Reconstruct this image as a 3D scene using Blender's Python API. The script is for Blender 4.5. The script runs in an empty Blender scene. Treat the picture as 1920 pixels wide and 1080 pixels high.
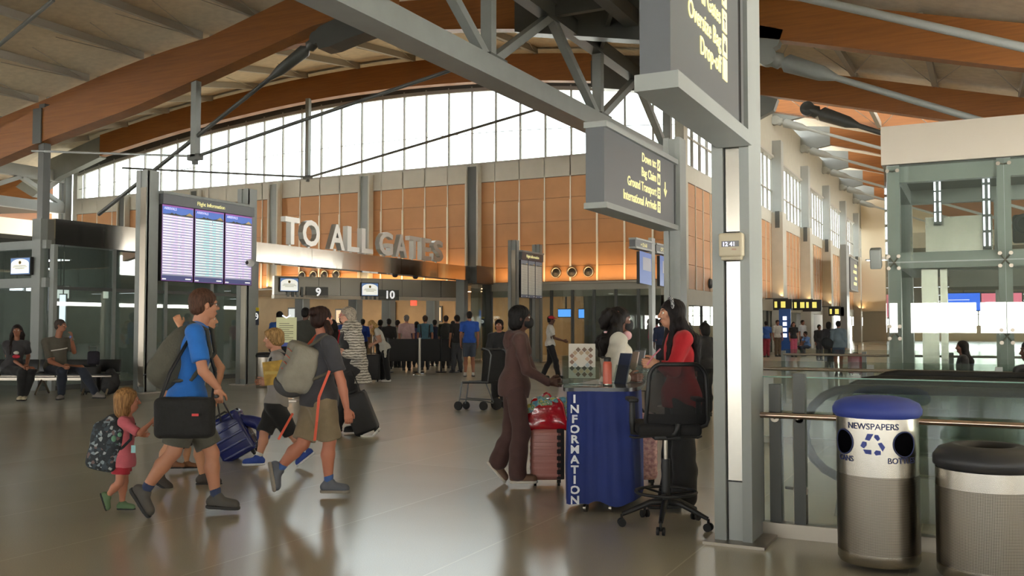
import bpy, bmesh, math, random
import numpy as np
from mathutils import Vector, Matrix
# ---------------------------------------------------------------- camera, sky, exposure
SC = bpy.context.scene
COL = SC.collection
F = 1740.0; HY = 611.0; HC = 1.5
PITCH = math.atan((HY-540)/F)
YAW = math.atan(875/math.hypot(F, 71))
cp, sp = math.cos(PITCH), math.sin(PITCH)
cy, sy = math.cos(YAW), math.sin(YAW)
cam = bpy.data.cameras.new('camera'); camo = bpy.data.objects.new('camera', cam); COL.objects.link(camo)
cam.sensor_width = 36; cam.lens = F/1920*36; cam.clip_end = 400; cam.clip_start = .05
camo.location = (0, 0, HC); camo.rotation_euler = (math.pi/2+PITCH, 0, YAW)
SC.camera = camo
SC.view_settings.view_transform = 'Standard'; SC.view_settings.look = 'None'
SC.view_settings.gamma = 1; SC.view_settings.exposure = 0.36
SC.cycles.use_denoising = True
SC.cycles.max_bounces = 7; SC.cycles.diffuse_bounces = 4; SC.cycles.glossy_bounces = 4
SC.cycles.transmission_bounces = 6; SC.cycles.transparent_max_bounces = 20
SC.cycles.sample_clamp_indirect = 4; SC.cycles.caustics_reflective = False; SC.cycles.caustics_refractive = False
W = bpy.data.worlds.new('world'); SC.world = W; W.use_nodes = True
bg = W.node_tree.nodes['Background']; bg.inputs[1].default_value = 1.0
_n = W.node_tree.nodes; _l = W.node_tree.links; _tc = _n.new('ShaderNodeTexCoord'); _sx = _n.new('ShaderNodeSeparateXYZ'); _l.new(_tc.outputs['Generated'], _sx.inputs[0])
_mr = _n.new('ShaderNodeMapRange'); _mr.inputs[1].default_value = -.12; _mr.inputs[2].default_value = .12; _l.new(_sx.outputs[2], _mr.inputs[0])
_mx = _n.new('ShaderNodeMix'); _mx.data_type = 'RGBA'; _mx.clamp_result = False; _mx.inputs['A'].default_value = (37, 36, 33, 1); _mx.inputs['B'].default_value = (4.5, 4.8, 5.0, 1)
_l.new(_mr.outputs[0], _mx.inputs['Factor']); _l.new(_mx.outputs['Result'], bg.inputs[0])

def area(name, loc, rot, sx, sy_, energy, color=(1, 1, 1)):
    l = bpy.data.lights.new(name, 'AREA'); l.shape = 'RECTANGLE'; l.size = sx; l.size_y = sy_; l.energy = energy; l.color = color
    o = bpy.data.objects.new(name, l); COL.objects.link(o); o.location = loc; o.rotation_euler = rot; return o

# ---------------------------------------------------------------- photo pixel -> place
def ray(px, py):
    r = (px-960)/F; u = (540-py)/F
    fy = cp-u*sp; fz = sp+u*cp
    return (r*cy-fy*sy, r*sy+fy*cy, fz)
def atZ(px, py, Z):
    r = (px-960)/F; u = (540-py)/F
    t = Z/(cp-u*sp); d = ray(px, py); return Vector((d[0]*t, d[1]*t, HC+d[2]*t))
def atx(px, py, x):
    d = ray(px, py); t = x/d[0]; return Vector((x, d[1]*t, HC+d[2]*t))
def aty(px, py, y):
    d = ray(px, py); t = y/d[1]; return Vector((d[0]*t, y, HC+d[2]*t))
def atz(px, py, z=0.0):
    d = ray(px, py); t = (z-HC)/d[2]; return Vector((d[0]*t, d[1]*t, z))
RT = Vector((cy, sy, 0)); FW = Vector((-sy, cy, 0)); UP = Vector((0, 0, 1))

# ---------------------------------------------------------------- materials
MATS = {}
def lin(c):
    if isinstance(c, str):
        c = tuple(int(c[i:i+2], 16)/255 for i in (0, 2, 4))
    return tuple((v/12.92 if v <= .04045 else ((v+.055)/1.055)**2.4) for v in c[:3])+(1,)
def mat(name, color='808080', rough=.5, metal=0.0, noise=0, nscale=8, bump=0, bscale=60, emit=0, spec=None, alpha=None, stretch=None, color2=None, coat=0, sheen=0):
    if name in MATS: return MATS[name]
    m = bpy.data.materials.new(name); m.use_nodes = True; nt = m.node_tree; N = nt.nodes; L = nt.links
    b = N['Principled BSDF']; c = lin(color)
    b.inputs['Base Color'].default_value = c; b.inputs['Roughness'].default_value = rough; b.inputs['Metallic'].default_value = metal
    if spec is not None: b.inputs['Specular IOR Level'].default_value = spec
    if coat: b.inputs['Coat Weight'].default_value = coat
    if sheen: b.inputs['Sheen Weight'].default_value = sheen
    if emit:
        b.inputs['Emission Color'].default_value = c; b.inputs['Emission Strength'].default_value = emit
    if alpha is not None: b.inputs['Alpha'].default_value = alpha
    if noise or bump:
        tc = N.new('ShaderNodeTexCoord'); mp = N.new('ShaderNodeMapping'); L.new(tc.outputs['Object'], mp.inputs[0])
        if stretch: mp.inputs['Scale'].default_value = stretch
        if noise:
            t = N.new('ShaderNodeTexNoise'); t.inputs['Scale'].default_value = nscale; t.inputs['Detail'].default_value = 5
            L.new(mp.outputs[0], t.inputs[0])
            r = N.new('ShaderNodeMix'); r.data_type = 'RGBA'
            c2 = lin(color2) if color2 else None
            r.inputs['A'].default_value = tuple(v*(1-noise) for v in c[:3])+(1,)
            r.inputs['B'].default_value = c2 or tuple(min(1, v*(1+noise)) for v in c[:3])+(1,)
            cr = N.new('ShaderNodeMapRange'); cr.inputs[1].default_value = .35; cr.inputs[2].default_value = .65
            L.new(t.outputs[0], cr.inputs[0]); L.new(cr.outputs[0], r.inputs['Factor']); L.new(r.outputs['Result'], b.inputs['Base Color'])
        if bump:
            t2 = N.new('ShaderNodeTexNoise'); t2.inputs['Scale'].default_value = bscale; t2.inputs['Detail'].default_value = 3
            L.new(mp.outputs[0], t2.inputs[0]); bu = N.new('ShaderNodeBump'); bu.inputs['Strength'].default_value = bump; bu.inputs['Distance'].default_value = .02
            L.new(t2.outputs[0], bu.inputs['Height']); L.new(bu.outputs[0], b.inputs['Normal'])
    MATS[name] = m; return m
def shader_mat(name, fn):
    if name in MATS: return MATS[name]
    m = bpy.data.materials.new(name); m.use_nodes = True
    fn(m.node_tree, m.node_tree.nodes['Principled BSDF']); MATS[name] = m; return m
def glass_mat(name, tint='dfeae6', refl=1.0, rough=.01, milk=0.0):
    if name in MATS: return MATS[name]
    m = bpy.data.materials.new(name); m.use_nodes = True; nt = m.node_tree; N = nt.nodes; L = nt.links
    for n in list(N):
        if n.type != 'OUTPUT_MATERIAL': N.remove(n)
    out = [n for n in N if n.type == 'OUTPUT_MATERIAL'][0]
    tr = N.new('ShaderNodeBsdfTransparent'); tr.inputs[0].default_value = lin(tint)
    gl = N.new('ShaderNodeBsdfGlossy'); gl.inputs[0].default_value = (refl, refl, refl, 1); gl.inputs['Roughness'].default_value = rough
    fr = N.new('ShaderNodeFresnel'); fr.inputs[0].default_value = 1.5
    geo = N.new('ShaderNodeNewGeometry'); io = N.new('ShaderNodeMix'); io.data_type = 'FLOAT'
    io.inputs['A'].default_value = 1.52; io.inputs['B'].default_value = 1/1.52
    L.new(geo.outputs['Backfacing'], io.inputs['Factor']); fr.inputs[0].default_value = 1.5
    mx = N.new('ShaderNodeMixShader'); ab = N.new('ShaderNodeMath'); ab.operation = 'MINIMUM'; ab.inputs[1].default_value = .55
    lw = N.new('ShaderNodeLayerWeight'); lw.inputs[0].default_value = .35
    pw = N.new('ShaderNodeMath'); pw.operation = 'MULTIPLY_ADD'; pw.inputs[1].default_value = .6; pw.inputs[2].default_value = .03
    L.new(lw.outputs['Fresnel'], pw.inputs[0]); L.new(pw.outputs[0], ab.inputs[0])
    N.remove(fr); N.remove(io); N.remove(geo)
    L.new(ab.outputs[0], mx.inputs[0]); L.new(tr.outputs[0], mx.inputs[1]); L.new(gl.outputs[0], mx.inputs[2])
    last = mx
    if milk:
        df = N.new('ShaderNodeBsdfDiffuse'); df.inputs[0].default_value = lin('98a8a0'); m2 = N.new('ShaderNodeMixShader'); m2.inputs[0].default_value = milk
        L.new(mx.outputs[0], m2.inputs[1]); L.new(df.outputs[0], m2.inputs[2]); last = m2
    L.new(last.outputs[0], out.inputs[0]); MATS[name] = m; return m

# ---------------------------------------------------------------- mesh builder
class MB:
    def __init__(s): s.v = []; s.f = []; s.sm = []; s.mi = []; s.cur = 0; s.mats = []
    def m(s, material):
        if material not in s.mats: s.mats.append(material)
        s.cur = s.mats.index(material); return s
    def add(s, vs, fs, smooth=False):
        o = len(s.v); s.v += [tuple(v) for v in vs]
        for f in fs: s.f.append(tuple(i+o for i in f)); s.sm.append(smooth); s.mi.append(s.cur)
        return s
    def box(s, a, b):
        x0, x1 = sorted((a[0], b[0])); y0, y1 = sorted((a[1], b[1])); z0, z1 = sorted((a[2], b[2]))
        return s.add([(x0,y0,z0),(x1,y0,z0),(x1,y1,z0),(x0,y1,z0),(x0,y0,z1),(x1,y0,z1),(x1,y1,z1),(x0,y1,z1)],
                     [(0,3,2,1),(4,5,6,7),(0,1,5,4),(1,2,6,5),(2,3,7,6),(3,0,4,7)])
    def rbox(s, c, size, R=None, bev=0.0):
        # box centred at c with optional rotation matrix and chamfered vertical/horizontal edges
        hx, hy, hz = [v/2 for v in size]
        if bev <= 0:
            vs = [(x*hx, y*hy, z*hz) for z in (-1, 1) for x, y in ((-1,-1),(1,-1),(1,1),(-1,1))]
            fs = [(0,3,2,1),(4,5,6,7),(0,1,5,4),(1,2,6,5),(2,3,7,6),(3,0,4,7)]
        else:
            bm = bmesh.new(); bmesh.ops.create_cube(bm, size=1)
            for v in bm.verts: v.co = Vector((v.co.x*size[0], v.co.y*size[1], v.co.z*size[2]))
            bmesh.ops.bevel(bm, geom=bm.edges[:], offset=bev, segments=3, affect='EDGES', profile=.5)
            bm.verts.index_update(); vs = [tuple(v.co) for v in bm.verts]; fs = [tuple(v.index for v in f.verts) for f in bm.faces]; bm.free()
        if R is not None: vs = [tuple(R @ Vector(v)) for v in vs]
        return s.add([(v[0]+c[0], v[1]+c[1], v[2]+c[2]) for v in vs], fs, bev > 0)
    def bar(s, a, b, w, h, up=(0, 0, 1)):
        a = Vector(a); b = Vector(b); d = (b-a).normalized(); u = Vector(up)
        if abs(d.dot(u)) > .99: u = Vector((0, 1, 0))
        r = d.cross(u).normalized(); u = r.cross(d).normalized(); vs = []
        for p in (a, b):
            for i, j in ((-1,-1),(1,-1),(1,1),(-1,1)): vs.append(p+r*(i*w/2)+u*(j*h/2))
        return s.add(vs, [(0,3,2,1),(4,5,6,7),(0,1,5,4),(1,2,6,5),(2,3,7,6),(3,0,4,7)])
    def tube(s, pts, r, n=12, caps=True, closed=False):
        pts = [Vector(p) for p in pts]; rs = r if isinstance(r, (list, tuple)) else [r]*len(pts)
        m = len(pts); rings = []; prev = None
        for i, p in enumerate(pts):
            if closed: d = pts[(i+1) % m]-pts[i-1]
            else: d = (pts[min(i+1, m-1)]-pts[max(i-1, 0)])
            d.normalize()
            if prev is None:
                u = Vector((0, 0, 1)) if abs(d.z) < .9 else Vector((1, 0, 0))
                u = (u-d*u.dot(d)).normalized()
            else:
                u = (prev-d*prev.dot(d)).normalized()
            prev = u; w = d.cross(u); rings.append([p+(u*math.cos(t)+w*math.sin(t))*rs[i] for t in [2*math.pi*k/n for k in range(n)]])
        vs = [v for r_ in rings for v in r_]; fs = []
        for i in range(m if closed else m-1):
            for k in range(n):
                a = i*n+k; b_ = i*n+(k+1) % n; j = (i+1) % m
                fs.append((a, b_, j*n+(k+1) % n, j*n+k))
        s.add(vs, fs, True)
        if caps and not closed: s.add(rings[0], [tuple(range(n))[::-1]]); s.add(rings[-1], [tuple(range(n))])
        return s
    def cyl(s, c, r, h, n=24, r2=None, axis='z', smooth=True):
        r2 = r if r2 is None else r2; c = Vector(c); vs = []
        for k, (rr, t) in enumerate(((r, 0), (r2, h))):
            for i in range(n):
                a = 2*math.pi*i/n; q = (rr*math.cos(a), rr*math.sin(a), t)
                if axis == 'x': q = (q[2], q[0], q[1])
                if axis == 'y': q = (q[1], q[2], q[0])
                vs.append(c+Vector(q))
        fs = [(i, (i+1) % n, n+(i+1) % n, n+i) for i in range(n)]
        s.add(vs, fs, smooth); s.add(vs[:n], [tuple(range(n))[::-1]]); s.add(vs[n:], [tuple(range(n))]); return s
    def lathe(s, c, prof, n=32, sx=1, sy_=1):
        vs = []; m = len(prof)
        for r, z in prof:
            for i in range(n):
                a = 2*math.pi*i/n; vs.append((c[0]+r*sx*math.cos(a), c[1]+r*sy_*math.sin(a), c[2]+z))
        fs = [(j*n+i, j*n+(i+1) % n, (j+1)*n+(i+1) % n, (j+1)*n+i) for j in range(m-1) for i in range(n)]
        return s.add(vs, fs, True)
    def prism(s, poly, axis, a, b, smooth=False):
        # poly: 2D points; axis = extrusion axis
        def P(u, v, t): return {'x': (t, u, v), 'y': (u, t, v), 'z': (u, v, t)}[axis]
        n = len(poly); vs = [P(u, v, a) for u, v in poly]+[P(u, v, b) for u, v in poly]
        s.add(vs, [(i, (i+1) % n, n+(i+1) % n, n+i) for i in range(n)], smooth)
        s.add(vs[:n], [tuple(range(n))[::-1]]); s.add(vs[n:], [tuple(range(n))]); return s
    def quad(s, a, b, c, d): return s.add([a, b, c, d], [(0, 1, 2, 3)])
    def grid(s, fn, nu, nv, smooth=True):
        vs = [fn(i/nu, j/nv) for j in range(nv+1) for i in range(nu+1)]
        return s.add(vs, [(j*(nu+1)+i, j*(nu+1)+i+1, (j+1)*(nu+1)+i+1, (j+1)*(nu+1)+i) for j in range(nv) for i in range(nu)], smooth)
    def xf(s, M):
        s.v = [tuple(M @ Vector(v)) for v in s.v]; return s
    def fixn(s, me):
        bm = bmesh.new(); bm.from_mesh(me); bmesh.ops.recalc_face_normals(bm, faces=bm.faces[:]); bm.to_mesh(me); bm.free()
    def build(s, name, material, parent=None, world=True, fix=True):
        me = bpy.data.meshes.new(name); v = s.v
        if parent is not None and world:
            o = Vector((0, 0, 0)); p = parent
            while p is not None: o += Vector(p.location); p = p.parent
            v = [(a[0]-o[0], a[1]-o[1], a[2]-o[2]) for a in v]
        me.from_pydata(v, [], s.f)
        ms = s.mats or [material]
        for q in ms: me.materials.append(q)
        me.polygons.foreach_set('use_smooth', s.sm)
        if len(ms) > 1: me.polygons.foreach_set('material_index', s.mi)
        if fix: s.fixn(me)
        me.update(); o = bpy.data.objects.new(name, me); COL.objects.link(o)
        if parent is not None: o.parent = parent
        return o
def tag(o, label=None, cat=None, group=None, kind=None):
    if label: o['label'] = label
    if cat: o['category'] = cat
    if group: o['group'] = group
    if kind: o['kind'] = kind
    return o
def thing(name, label, cat, loc=(0, 0, 0), rz=0, group=None):
    o = bpy.data.objects.new(name, None); COL.objects.link(o); o.location = loc; o.rotation_euler = (0, 0, rz); o.empty_display_size = .2
    return tag(o, label, cat, group)
def struct(name, mb, m, parent=None):
    o = mb.build(name, m, parent)
    if parent is None: o['kind'] = 'structure'
    return o
def copy_tree(o, parent=None):
    c = o.copy(); COL.objects.link(c); c.parent = parent
    for ch in o.children: copy_tree(ch, c)
    return c
def dup(o, loc, rz=None, label=None, group=None):
    c = copy_tree(o); c.location = loc
    if rz is not None: c.rotation_euler = (0, 0, rz)
    if label: c['label'] = label
    if group: c['group'] = group
    return c
_txt = {}
def text(mb, s, size, origin, right, up, depth=.004, align='LEFT', bold=0.0, sx=1.0, material=None):
    """real lettering as geometry: origin = baseline start, right/up = unit vectors"""
    key = (s, align, bold)
    if key not in _txt:
        cu = bpy.data.curves.new('t', 'FONT'); cu.body = s; cu.size = 1; cu.align_x = align; cu.extrude = .5; cu.offset = bold; cu.resolution_u = 3
        ob = bpy.data.objects.new('t', cu); COL.objects.link(ob)
        dg = bpy.context.evaluated_depsgraph_get(); ev = ob.evaluated_get(dg); me = ev.to_mesh()
        _txt[key] = ([tuple(v.co) for v in me.vertices], [tuple(p.vertices) for p in me.polygons]); ev.to_mesh_clear()
        bpy.data.objects.remove(ob); bpy.data.curves.remove(cu)
    vs, fs = _txt[key]; right = Vector(right).normalized(); up = Vector(up).normalized(); n = right.cross(up); o = Vector(origin)
    if material: mb.m(material)
    mb.add([o+right*(v[0]*size*sx)+up*(v[1]*size)+n*((v[2]+.5)*depth) for v in vs], fs); return mb
# ================================================================ MATERIALS OF THE BUILDING
def _floor(nt, b):
    N = nt.nodes; L = nt.links; tc = N.new('ShaderNodeTexCoord'); sx = N.new('ShaderNodeSeparateXYZ'); L.new(tc.outputs['Object'], sx.inputs[0])
    def math_(op, a, b_=None, c=None):
        n = N.new('ShaderNodeMath'); n.operation = op
        for i, v in enumerate((a, b_, c)):
            if v is None: continue
            if isinstance(v, (int, float)): n.inputs[i].default_value = v
            else: L.new(v, n.inputs[i])
        return n.outputs[0]
    # pale divider strips along the hall every 1.3 m, across every 5.2 m
    fx = math_('FRACT', math_('MULTIPLY', math_('ADD', sx.outputs[0], 4.31+130), 1/1.3))
    fy = math_('FRACT', math_('MULTIPLY', math_('ADD', sx.outputs[1], 100.6), 1/5.2))
    lx = math_('LESS_THAN', fx, .008); ly = math_('LESS_THAN', fy, .0015)
    ln = math_('MAXIMUM', lx, ly)
    # terrazzo fields of slightly different tone
    ix = math_('FLOOR', math_('MULTIPLY', math_('ADD', sx.outputs[0], 4.31+130), 1/2.6)); iy = math_('FLOOR', math_('MULTIPLY', math_('ADD', sx.outputs[1], 100.6), 1/5.2))
    cx = N.new('ShaderNodeCombineXYZ'); L.new(ix, cx.inputs[0]); L.new(iy, cx.inputs[1])
    wn = N.new('ShaderNodeTexWhiteNoise'); L.new(cx.outputs[0], wn.inputs[0])
    sp_ = N.new('ShaderNodeTexNoise'); sp_.inputs['Scale'].default_value = 140; sp_.inputs['Detail'].default_value = 2; L.new(tc.outputs['Object'], sp_.inputs[0])
    bg_ = N.new('ShaderNodeTexNoise'); bg_.inputs['Scale'].default_value = .5; L.new(tc.outputs['Object'], bg_.inputs[0])
    v = math_('ADD', math_('MULTIPLY', wn.outputs[0], .22), math_('ADD', math_('MULTIPLY', sp_.outputs[0], .5), math_('MULTIPLY', bg_.outputs[0], .5)))
    mr = N.new('ShaderNodeMapRange'); mr.inputs[1].default_value = .25; mr.inputs[2].default_value = .95; L.new(v, mr.inputs[0])
    m1 = N.new('ShaderNodeMix'); m1.data_type = 'RGBA'; m1.inputs['A'].default_value = lin('aaa494'); m1.inputs['B'].default_value = lin('d0cab9'); L.new(mr.outputs[0], m1.inputs['Factor'])
    m2 = N.new('ShaderNodeMix'); m2.data_type = 'RGBA'; L.new(m1.outputs['Result'], m2.inputs['A']); m2.inputs['B'].default_value = lin('d4ccba'); L.new(ln, m2.inputs['Factor'])
    L.new(m2.outputs['Result'], b.inputs['Base Color'])
    b.inputs['Roughness'].default_value = .2; b.inputs['Specular IOR Level'].default_value = .62
    bu = N.new('ShaderNodeBump'); bu.inputs['Strength'].default_value = .05; bu.inputs['Distance'].default_value = .01
    b2 = N.new('ShaderNodeTexNoise'); b2.inputs['Scale'].default_value = 3; L.new(tc.outputs['Object'], b2.inputs[0]); L.new(b2.outputs[0], bu.inputs['Height']); L.new(bu.outputs[0], b.inputs['Normal'])
M_FLOOR = shader_mat('terrazzo', _floor)
M_WOOD = mat('glulam', '91581f', .5, noise=.12, nscale=2.2, stretch=(.4, 1, 9), bump=.04)
M_STEEL = mat('grey_steel', '868a87', .45, noise=.04, nscale=2)
M_STEELD = mat('dark_grey_steel', '4c4e4b', .45, noise=.05, nscale=2)
M_STEELL = mat('light_grey_steel', 'a3a7a4', .4, noise=.03, nscale=2)
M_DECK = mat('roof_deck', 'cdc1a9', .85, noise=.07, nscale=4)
M_PURL = mat('purlin_paint', 'aaa69b', .6)
M_PANEL = mat('orange_panel', 'ab7b4f', .55, noise=.05, nscale=1.2, bump=.02)
M_BATT = mat('panel_strip', 'd8d4c4', .35)
M_GAP = mat('panel_joint', '5b4030', .8)
M_FASC = mat('fascia_panel', 'b4b0a2', .6, noise=.03, nscale=2)
M_SS = mat('brushed_stainless', 'b5b0a6', .26, metal=1, noise=.06, nscale=5, stretch=(1, 1, .15))
M_SSP = mat('wavy_stainless', 'b9b5ac', .12, metal=1, bump=.25, bscale=1.3, stretch=(1, 1, .3))
M_SSB = mat('satin_stainless', '9c9488', .34, metal=1)
M_GLASS = glass_mat('hall_glass', 'e8efeb', milk=.17)
M_GLASSC = glass_mat('clear_glass', 'eef4f1')
M_GLASSG = glass_mat('green_glass', 'f0f4f1', milk=.05)
M_GEDGE = mat('glass_edge', '5f8a7a', .2)
M_BLACK = mat('black_plastic', '121212', .5)
M_BLACKR = mat('black_rubber', '0d0d0d', .7)
M_WALLG = mat('warm_grey_wall', '8d877b', .8, noise=.04, nscale=2)
M_WALLC = mat('cream_wall', 'c9bda6', .8)
M_CREAM = mat('sign_letter_cream', 'ece4a8', .5, emit=.35)
M_SIGN = mat('sign_face_grey', '54575a', .38)
M_WHITE = mat('white_paint', 'e8e8e4', .6)
M_LAMP = mat('lamp_glow', 'fff1d8', .5, emit=9)
M_LAMPW = mat('warm_lamp_glow', 'ffc890', .5, emit=9)
M_EXIT = mat('red_glow', 'ff3020', .5, emit=3)
M_CEILB = mat('interior_ceiling', 'b3a58f', .9)

# ================================================================ FLOOR
mb = MB()
HX0, HX1, HY0, HY1 = .75, 11.5, 7.75, 10.9     # stair well of the escalators
mb.box((-60.4, -14, -.3), (HX0, 130, 0)); mb.box((HX1, -14, -.3), (30, 130, 0)); mb.box((HX0, -14, -.3), (HX1, HY0, 0)); mb.box((HX0, HY1, -.3), (HX1, 130, 0))
struct('floor', mb, M_FLOOR)
mb = MB(); mb.box((HX0, HY0-.02, -4.2), (HX1, HY1+.02, -4.0)); struct('floor_lower', mb, M_FLOOR)['kind'] = 'structure'

# ================================================================ ROOF
# underside-of-beam height across the hall for the ordinary frames
P1 = [(-60, 7.6), (-52, 9.0), (-45, 10.6), (-37, 11.75), (-29.5, 12.35), (-24.5, 12.45), (-19, 12.2), (-14, 11.6), (-10.5, 11.0), (-7, 10.15), (-5, 9.65), (.7, 8.2), (6, 6.9), (14, 5.0), (24, 3.6)]
P25 = [(-60, 5.6), (-45, 7.9), (-37.4, 9.35), (-34, 9.9), (-32.2, 10.2), (-29.3, 10.75), (-25.9, 11.15), (-23, 11.35), (-19.8, 11.37), (-16.6, 11.2), (-12.8, 10.7), (-10.5, 10.3), (-7, 9.8), (-5, 9.3), (.7, 7.78), (6, 6.5), (14, 4.6), (24, 3.3)]
def interp(P, x):
    if x <= P[0][0]: return P[0][1]
    for (a, b), (c, d) in zip(P, P[1:]):
        if x <= c: t = (x-a)/(c-a); return b+(d-b)*t
    return P[-1][1]
def smoothP(P, x): return (interp(P, x-1.6)+interp(P, x)+interp(P, x+1.6))/3
def zb(x, y):
    z = smoothP(P1, x)
    if y > 40 and x > -12: z += min(1, (y-40)/12)*(3.1 if x < -7 else 3.1*max(.75, 1-(x+7)*.03))
    return z
def beam(name, label, y, xs, zf, dep=1.15, w=.42, m=None, group=None):
    """curved timber rib lying in a plane across the hall"""
    o = MB(); n = len(xs); vs = []
    for x in xs:
        z = zf(x); vs += [(x, y-w/2, z), (x, y+w/2, z), (x, y+w/2, z+dep), (x, y-w/2, z+dep)]
    fs = [(4*i+a, 4*i+(a+1) % 4, 4*i+4+(a+1) % 4, 4*i+4+a) for i in range(n-1) for a in range(4)]+[(0, 3, 2, 1), (4*n-4, 4*n-3, 4*n-2, 4*n-1)]
    o.add(vs, fs)
    b = o.build(name, m or M_WOOD); return tag(b, label, 'roof beam', group)
def fr(a, b, n): return [a+(b-a)*i/n for i in range(n+1)]
beam('roof_beam', 'lit curved timber beam running above the arched window band', 35.3, fr(-43, -14, 24), lambda x: zb(x, 35.3)-.05)
beam('roof_beam', 'timber beam glimpsed just above and below the big foreground beam, left of the steel truss', 25.5, fr(-44, -12.6, 24), lambda x: smoothP(P25, x), 1.0)
BY = 20.0
_bp = [aty(px, py, BY-.25) for px, py in ((-200, 375), (-60, 322), (0, 298), (85, 262), (240, 205), (370, 148), (500, 88), (587, 48), (650, 30), (700, 12))]
def zbig(x): return interp([(p.x, p.z) for p in _bp], x)
bigb = beam('roof_beam', 'big dark orange foreground timber beam rising from the left edge to the truss', BY, fr(-33, -13.5, 24), zbig, 1.08, .5)
plate_pts = [aty(px, py, BY-.3) for px, py in ((588, 62), (600, 50), (640, 30), (690, 25), (690, 60), (660, 70), (618, 88), (598, 92))]
# grey steel haunches tie the timber ribs to the central truss
def plate(name, label, cat, y, poly, th, m, parent=None, group=None):
    o = MB(); o.prism(poly, 'y', y-th/2, y+th/2); b = o.build(name, m, parent)
    if parent is None: tag(b, label, cat, group)
    return b
plate('steel_haunch', 'dark grey steel gusset under the right end of the big foreground beam', 'steel haunch', BY-.05, [(p.x, p.z) for p in plate_pts], .56, M_STEELD)
for y, lab in ((25.5, 'deep dark grey steel haunch behind the truss top chord, nearer'), (35.3, 'grey steel haunch above the right end of the arched window')):
    PP = P25 if y < 30 else P1
    off = 0
    plate('steel_haunch', lab, 'steel haunch', y, [(-12.6 if y < 30 else -14, smoothP(PP, -12.6)-.1), (-8.4, smoothP(PP, -8.4)-.3), (-8.4, smoothP(PP, -8.4)+1.0), (-12.6 if y < 30 else -14, smoothP(PP, -12.6)+1.0)], .5, M_STEELD)
plate('steel_haunch', 'grey steel haunch at the left foot of the beam over the arched window', 'steel haunch', 35.3, [(-48.5, 8.9), (-46.3, 9.9), (-43, 10.75), (-43, 11.9), (-47, 11.0), (-50, 9.6)], .45, M_STEEL)
for y, x0 in ((25.5, -5.05), (35.3, -7.05)):
    b = beam('roof_beam', 'upper dark timber beam running off to the top right corner' if y < 30 else 'second timber beam below it, right of the stainless column', y, fr(-8.4, 14, 16), (lambda x, PP=(P25 if y < 30 else P1): smoothP(PP, x)), 1.1)
    plate('steel_haunch', 'grey steel gusset carrying the tie rod of the %s right beam' % ('upper' if y < 30 else 'second'), 'steel haunch', y-.03, [(x0-2.6, smoothP(P1, x0-2.6)-.5), (x0-.2, smoothP(P1, x0)-.85), (x0+.35, smoothP(P1, x0)-.6), (x0+.5, smoothP(P1, x0)-.2), (x0-2.6, smoothP(P1, x0-2.6)+.2)], .36, M_STEEL)
FARY = [45.0, 54.8, 64.4, 74.1, 83.9, 93.5, 103]
for i, y in enumerate(FARY):
    z0 = lambda x, y=y: zb(x, y)-.1
    beam('roof_beam', 'bright orange timber beam in the row receding over the right side, %s' % ('nearest', 'second', 'third', 'fourth', 'fifth', 'sixth', 'farthest')[i], y, fr(-8.6, 14, 10), z0, 1.2)
    plate('steel_haunch', 'grey steel haunch with round pin in the row above the clerestory windows, %s' % ('nearest', 'second', 'third', 'fourth', 'fifth', 'sixth', 'farthest')[i], 'steel haunch', y, [(-12, zb(-10, y)-1.0), (-10.4, zb(-10, y)-.75), (-8.6, zb(-8.6, y)-.12), (-8.6, zb(-8.6, y)+1.1), (-12, zb(-10, y)+1.2)], .4, M_STEEL)
# deck: bays between frames, following the ribs
def deck(y0, y1, xs, f, up=1.5):
    o = MB(); n = len(xs)
    vs = [(x, y, f(x)+up+k) for k in (0, .15) for y in (y0, y1) for x in xs]
    fs = []
    for i in range(n-1):
        fs += [(i, i+1, n+i+1, n+i), (2*n+i, 2*n+i+1, 3*n+i+1, 3*n+i)]
    o.add(vs, fs, True); return o
def roofz(x): return smoothP(P1, x)
def roof2(x, y):
    t_ = max(0, min(1, (y-25.5)/9.8)); return (smoothP(P25, x)+1.28)*(1-t_)+(smoothP(P1, x)+1.38)*t_
o = MB(); xs_ = fr(-60, 25, 60); n = len(xs_); ys_ = [-14, 25.5, 28, 31, 35.3, 37.2]
o.add([(x, y, roof2(x, y)+k) for k in (0, .15) for y in ys_ for x in xs_], [(k*6*n+j*n+i, k*6*n+j*n+i+1, k*6*n+(j+1)*n+i+1, k*6*n+(j+1)*n+i) for k in (0, 1) for j in range(5) for i in range(n-1)], True); ceil = struct('ceiling', o, M_DECK)
o = deck(37.2, 118, fr(-11, 25, 30), lambda x: zb(x, 60)-.1); struct('ceiling_far', o, M_DECK)

pg = None
def purlins(y0, y1, xs, label, group, w=.17, h=.27):
    for x in xs:
        z0, z1 = roof2(x, y0)-.14, roof2(x, y1)-.14
        o = MB(); o.bar((x, y0, z0), (x, y1, z1), w, h)
        for yy, s_, zz in ((y0, 1, z0), (y1, -1, z1)):                     # thin sway rods running up to the deck
            for d in (-.9, .9): o.tube([(x, yy+.1*s_, zz-.1), (x+d, yy+3.1*s_, roof2(x+d, yy+3.1*s_)-.02)], .014, 5)
        tag(o.build('roof_purlin', M_PURL), label, 'roof purlin', group)
pxs = [-28.7+3.05*k for k in range(-5, 6)]
purlins(25.8, 35.1, pxs, 'slender pale purlin under the sunlit roof deck behind the big timber beam', 'pale purlins behind the big timber beam')
purlins(3, 25.3, pxs[:9], 'long purlin under the shaded roof deck in the upper left', 'purlins under the shaded upper left deck')
purlins(25.8, 35.0, fr(-6.5, 12, 7), 'pale purlin between the first two timber beams on the right', 'pale purlins between the right timber beams')
purlins(35.6, 45, fr(-6.5, 12, 7), 'pale purlin behind the second timber beam on the right', 'pale purlins behind the second right timber beam')
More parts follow.
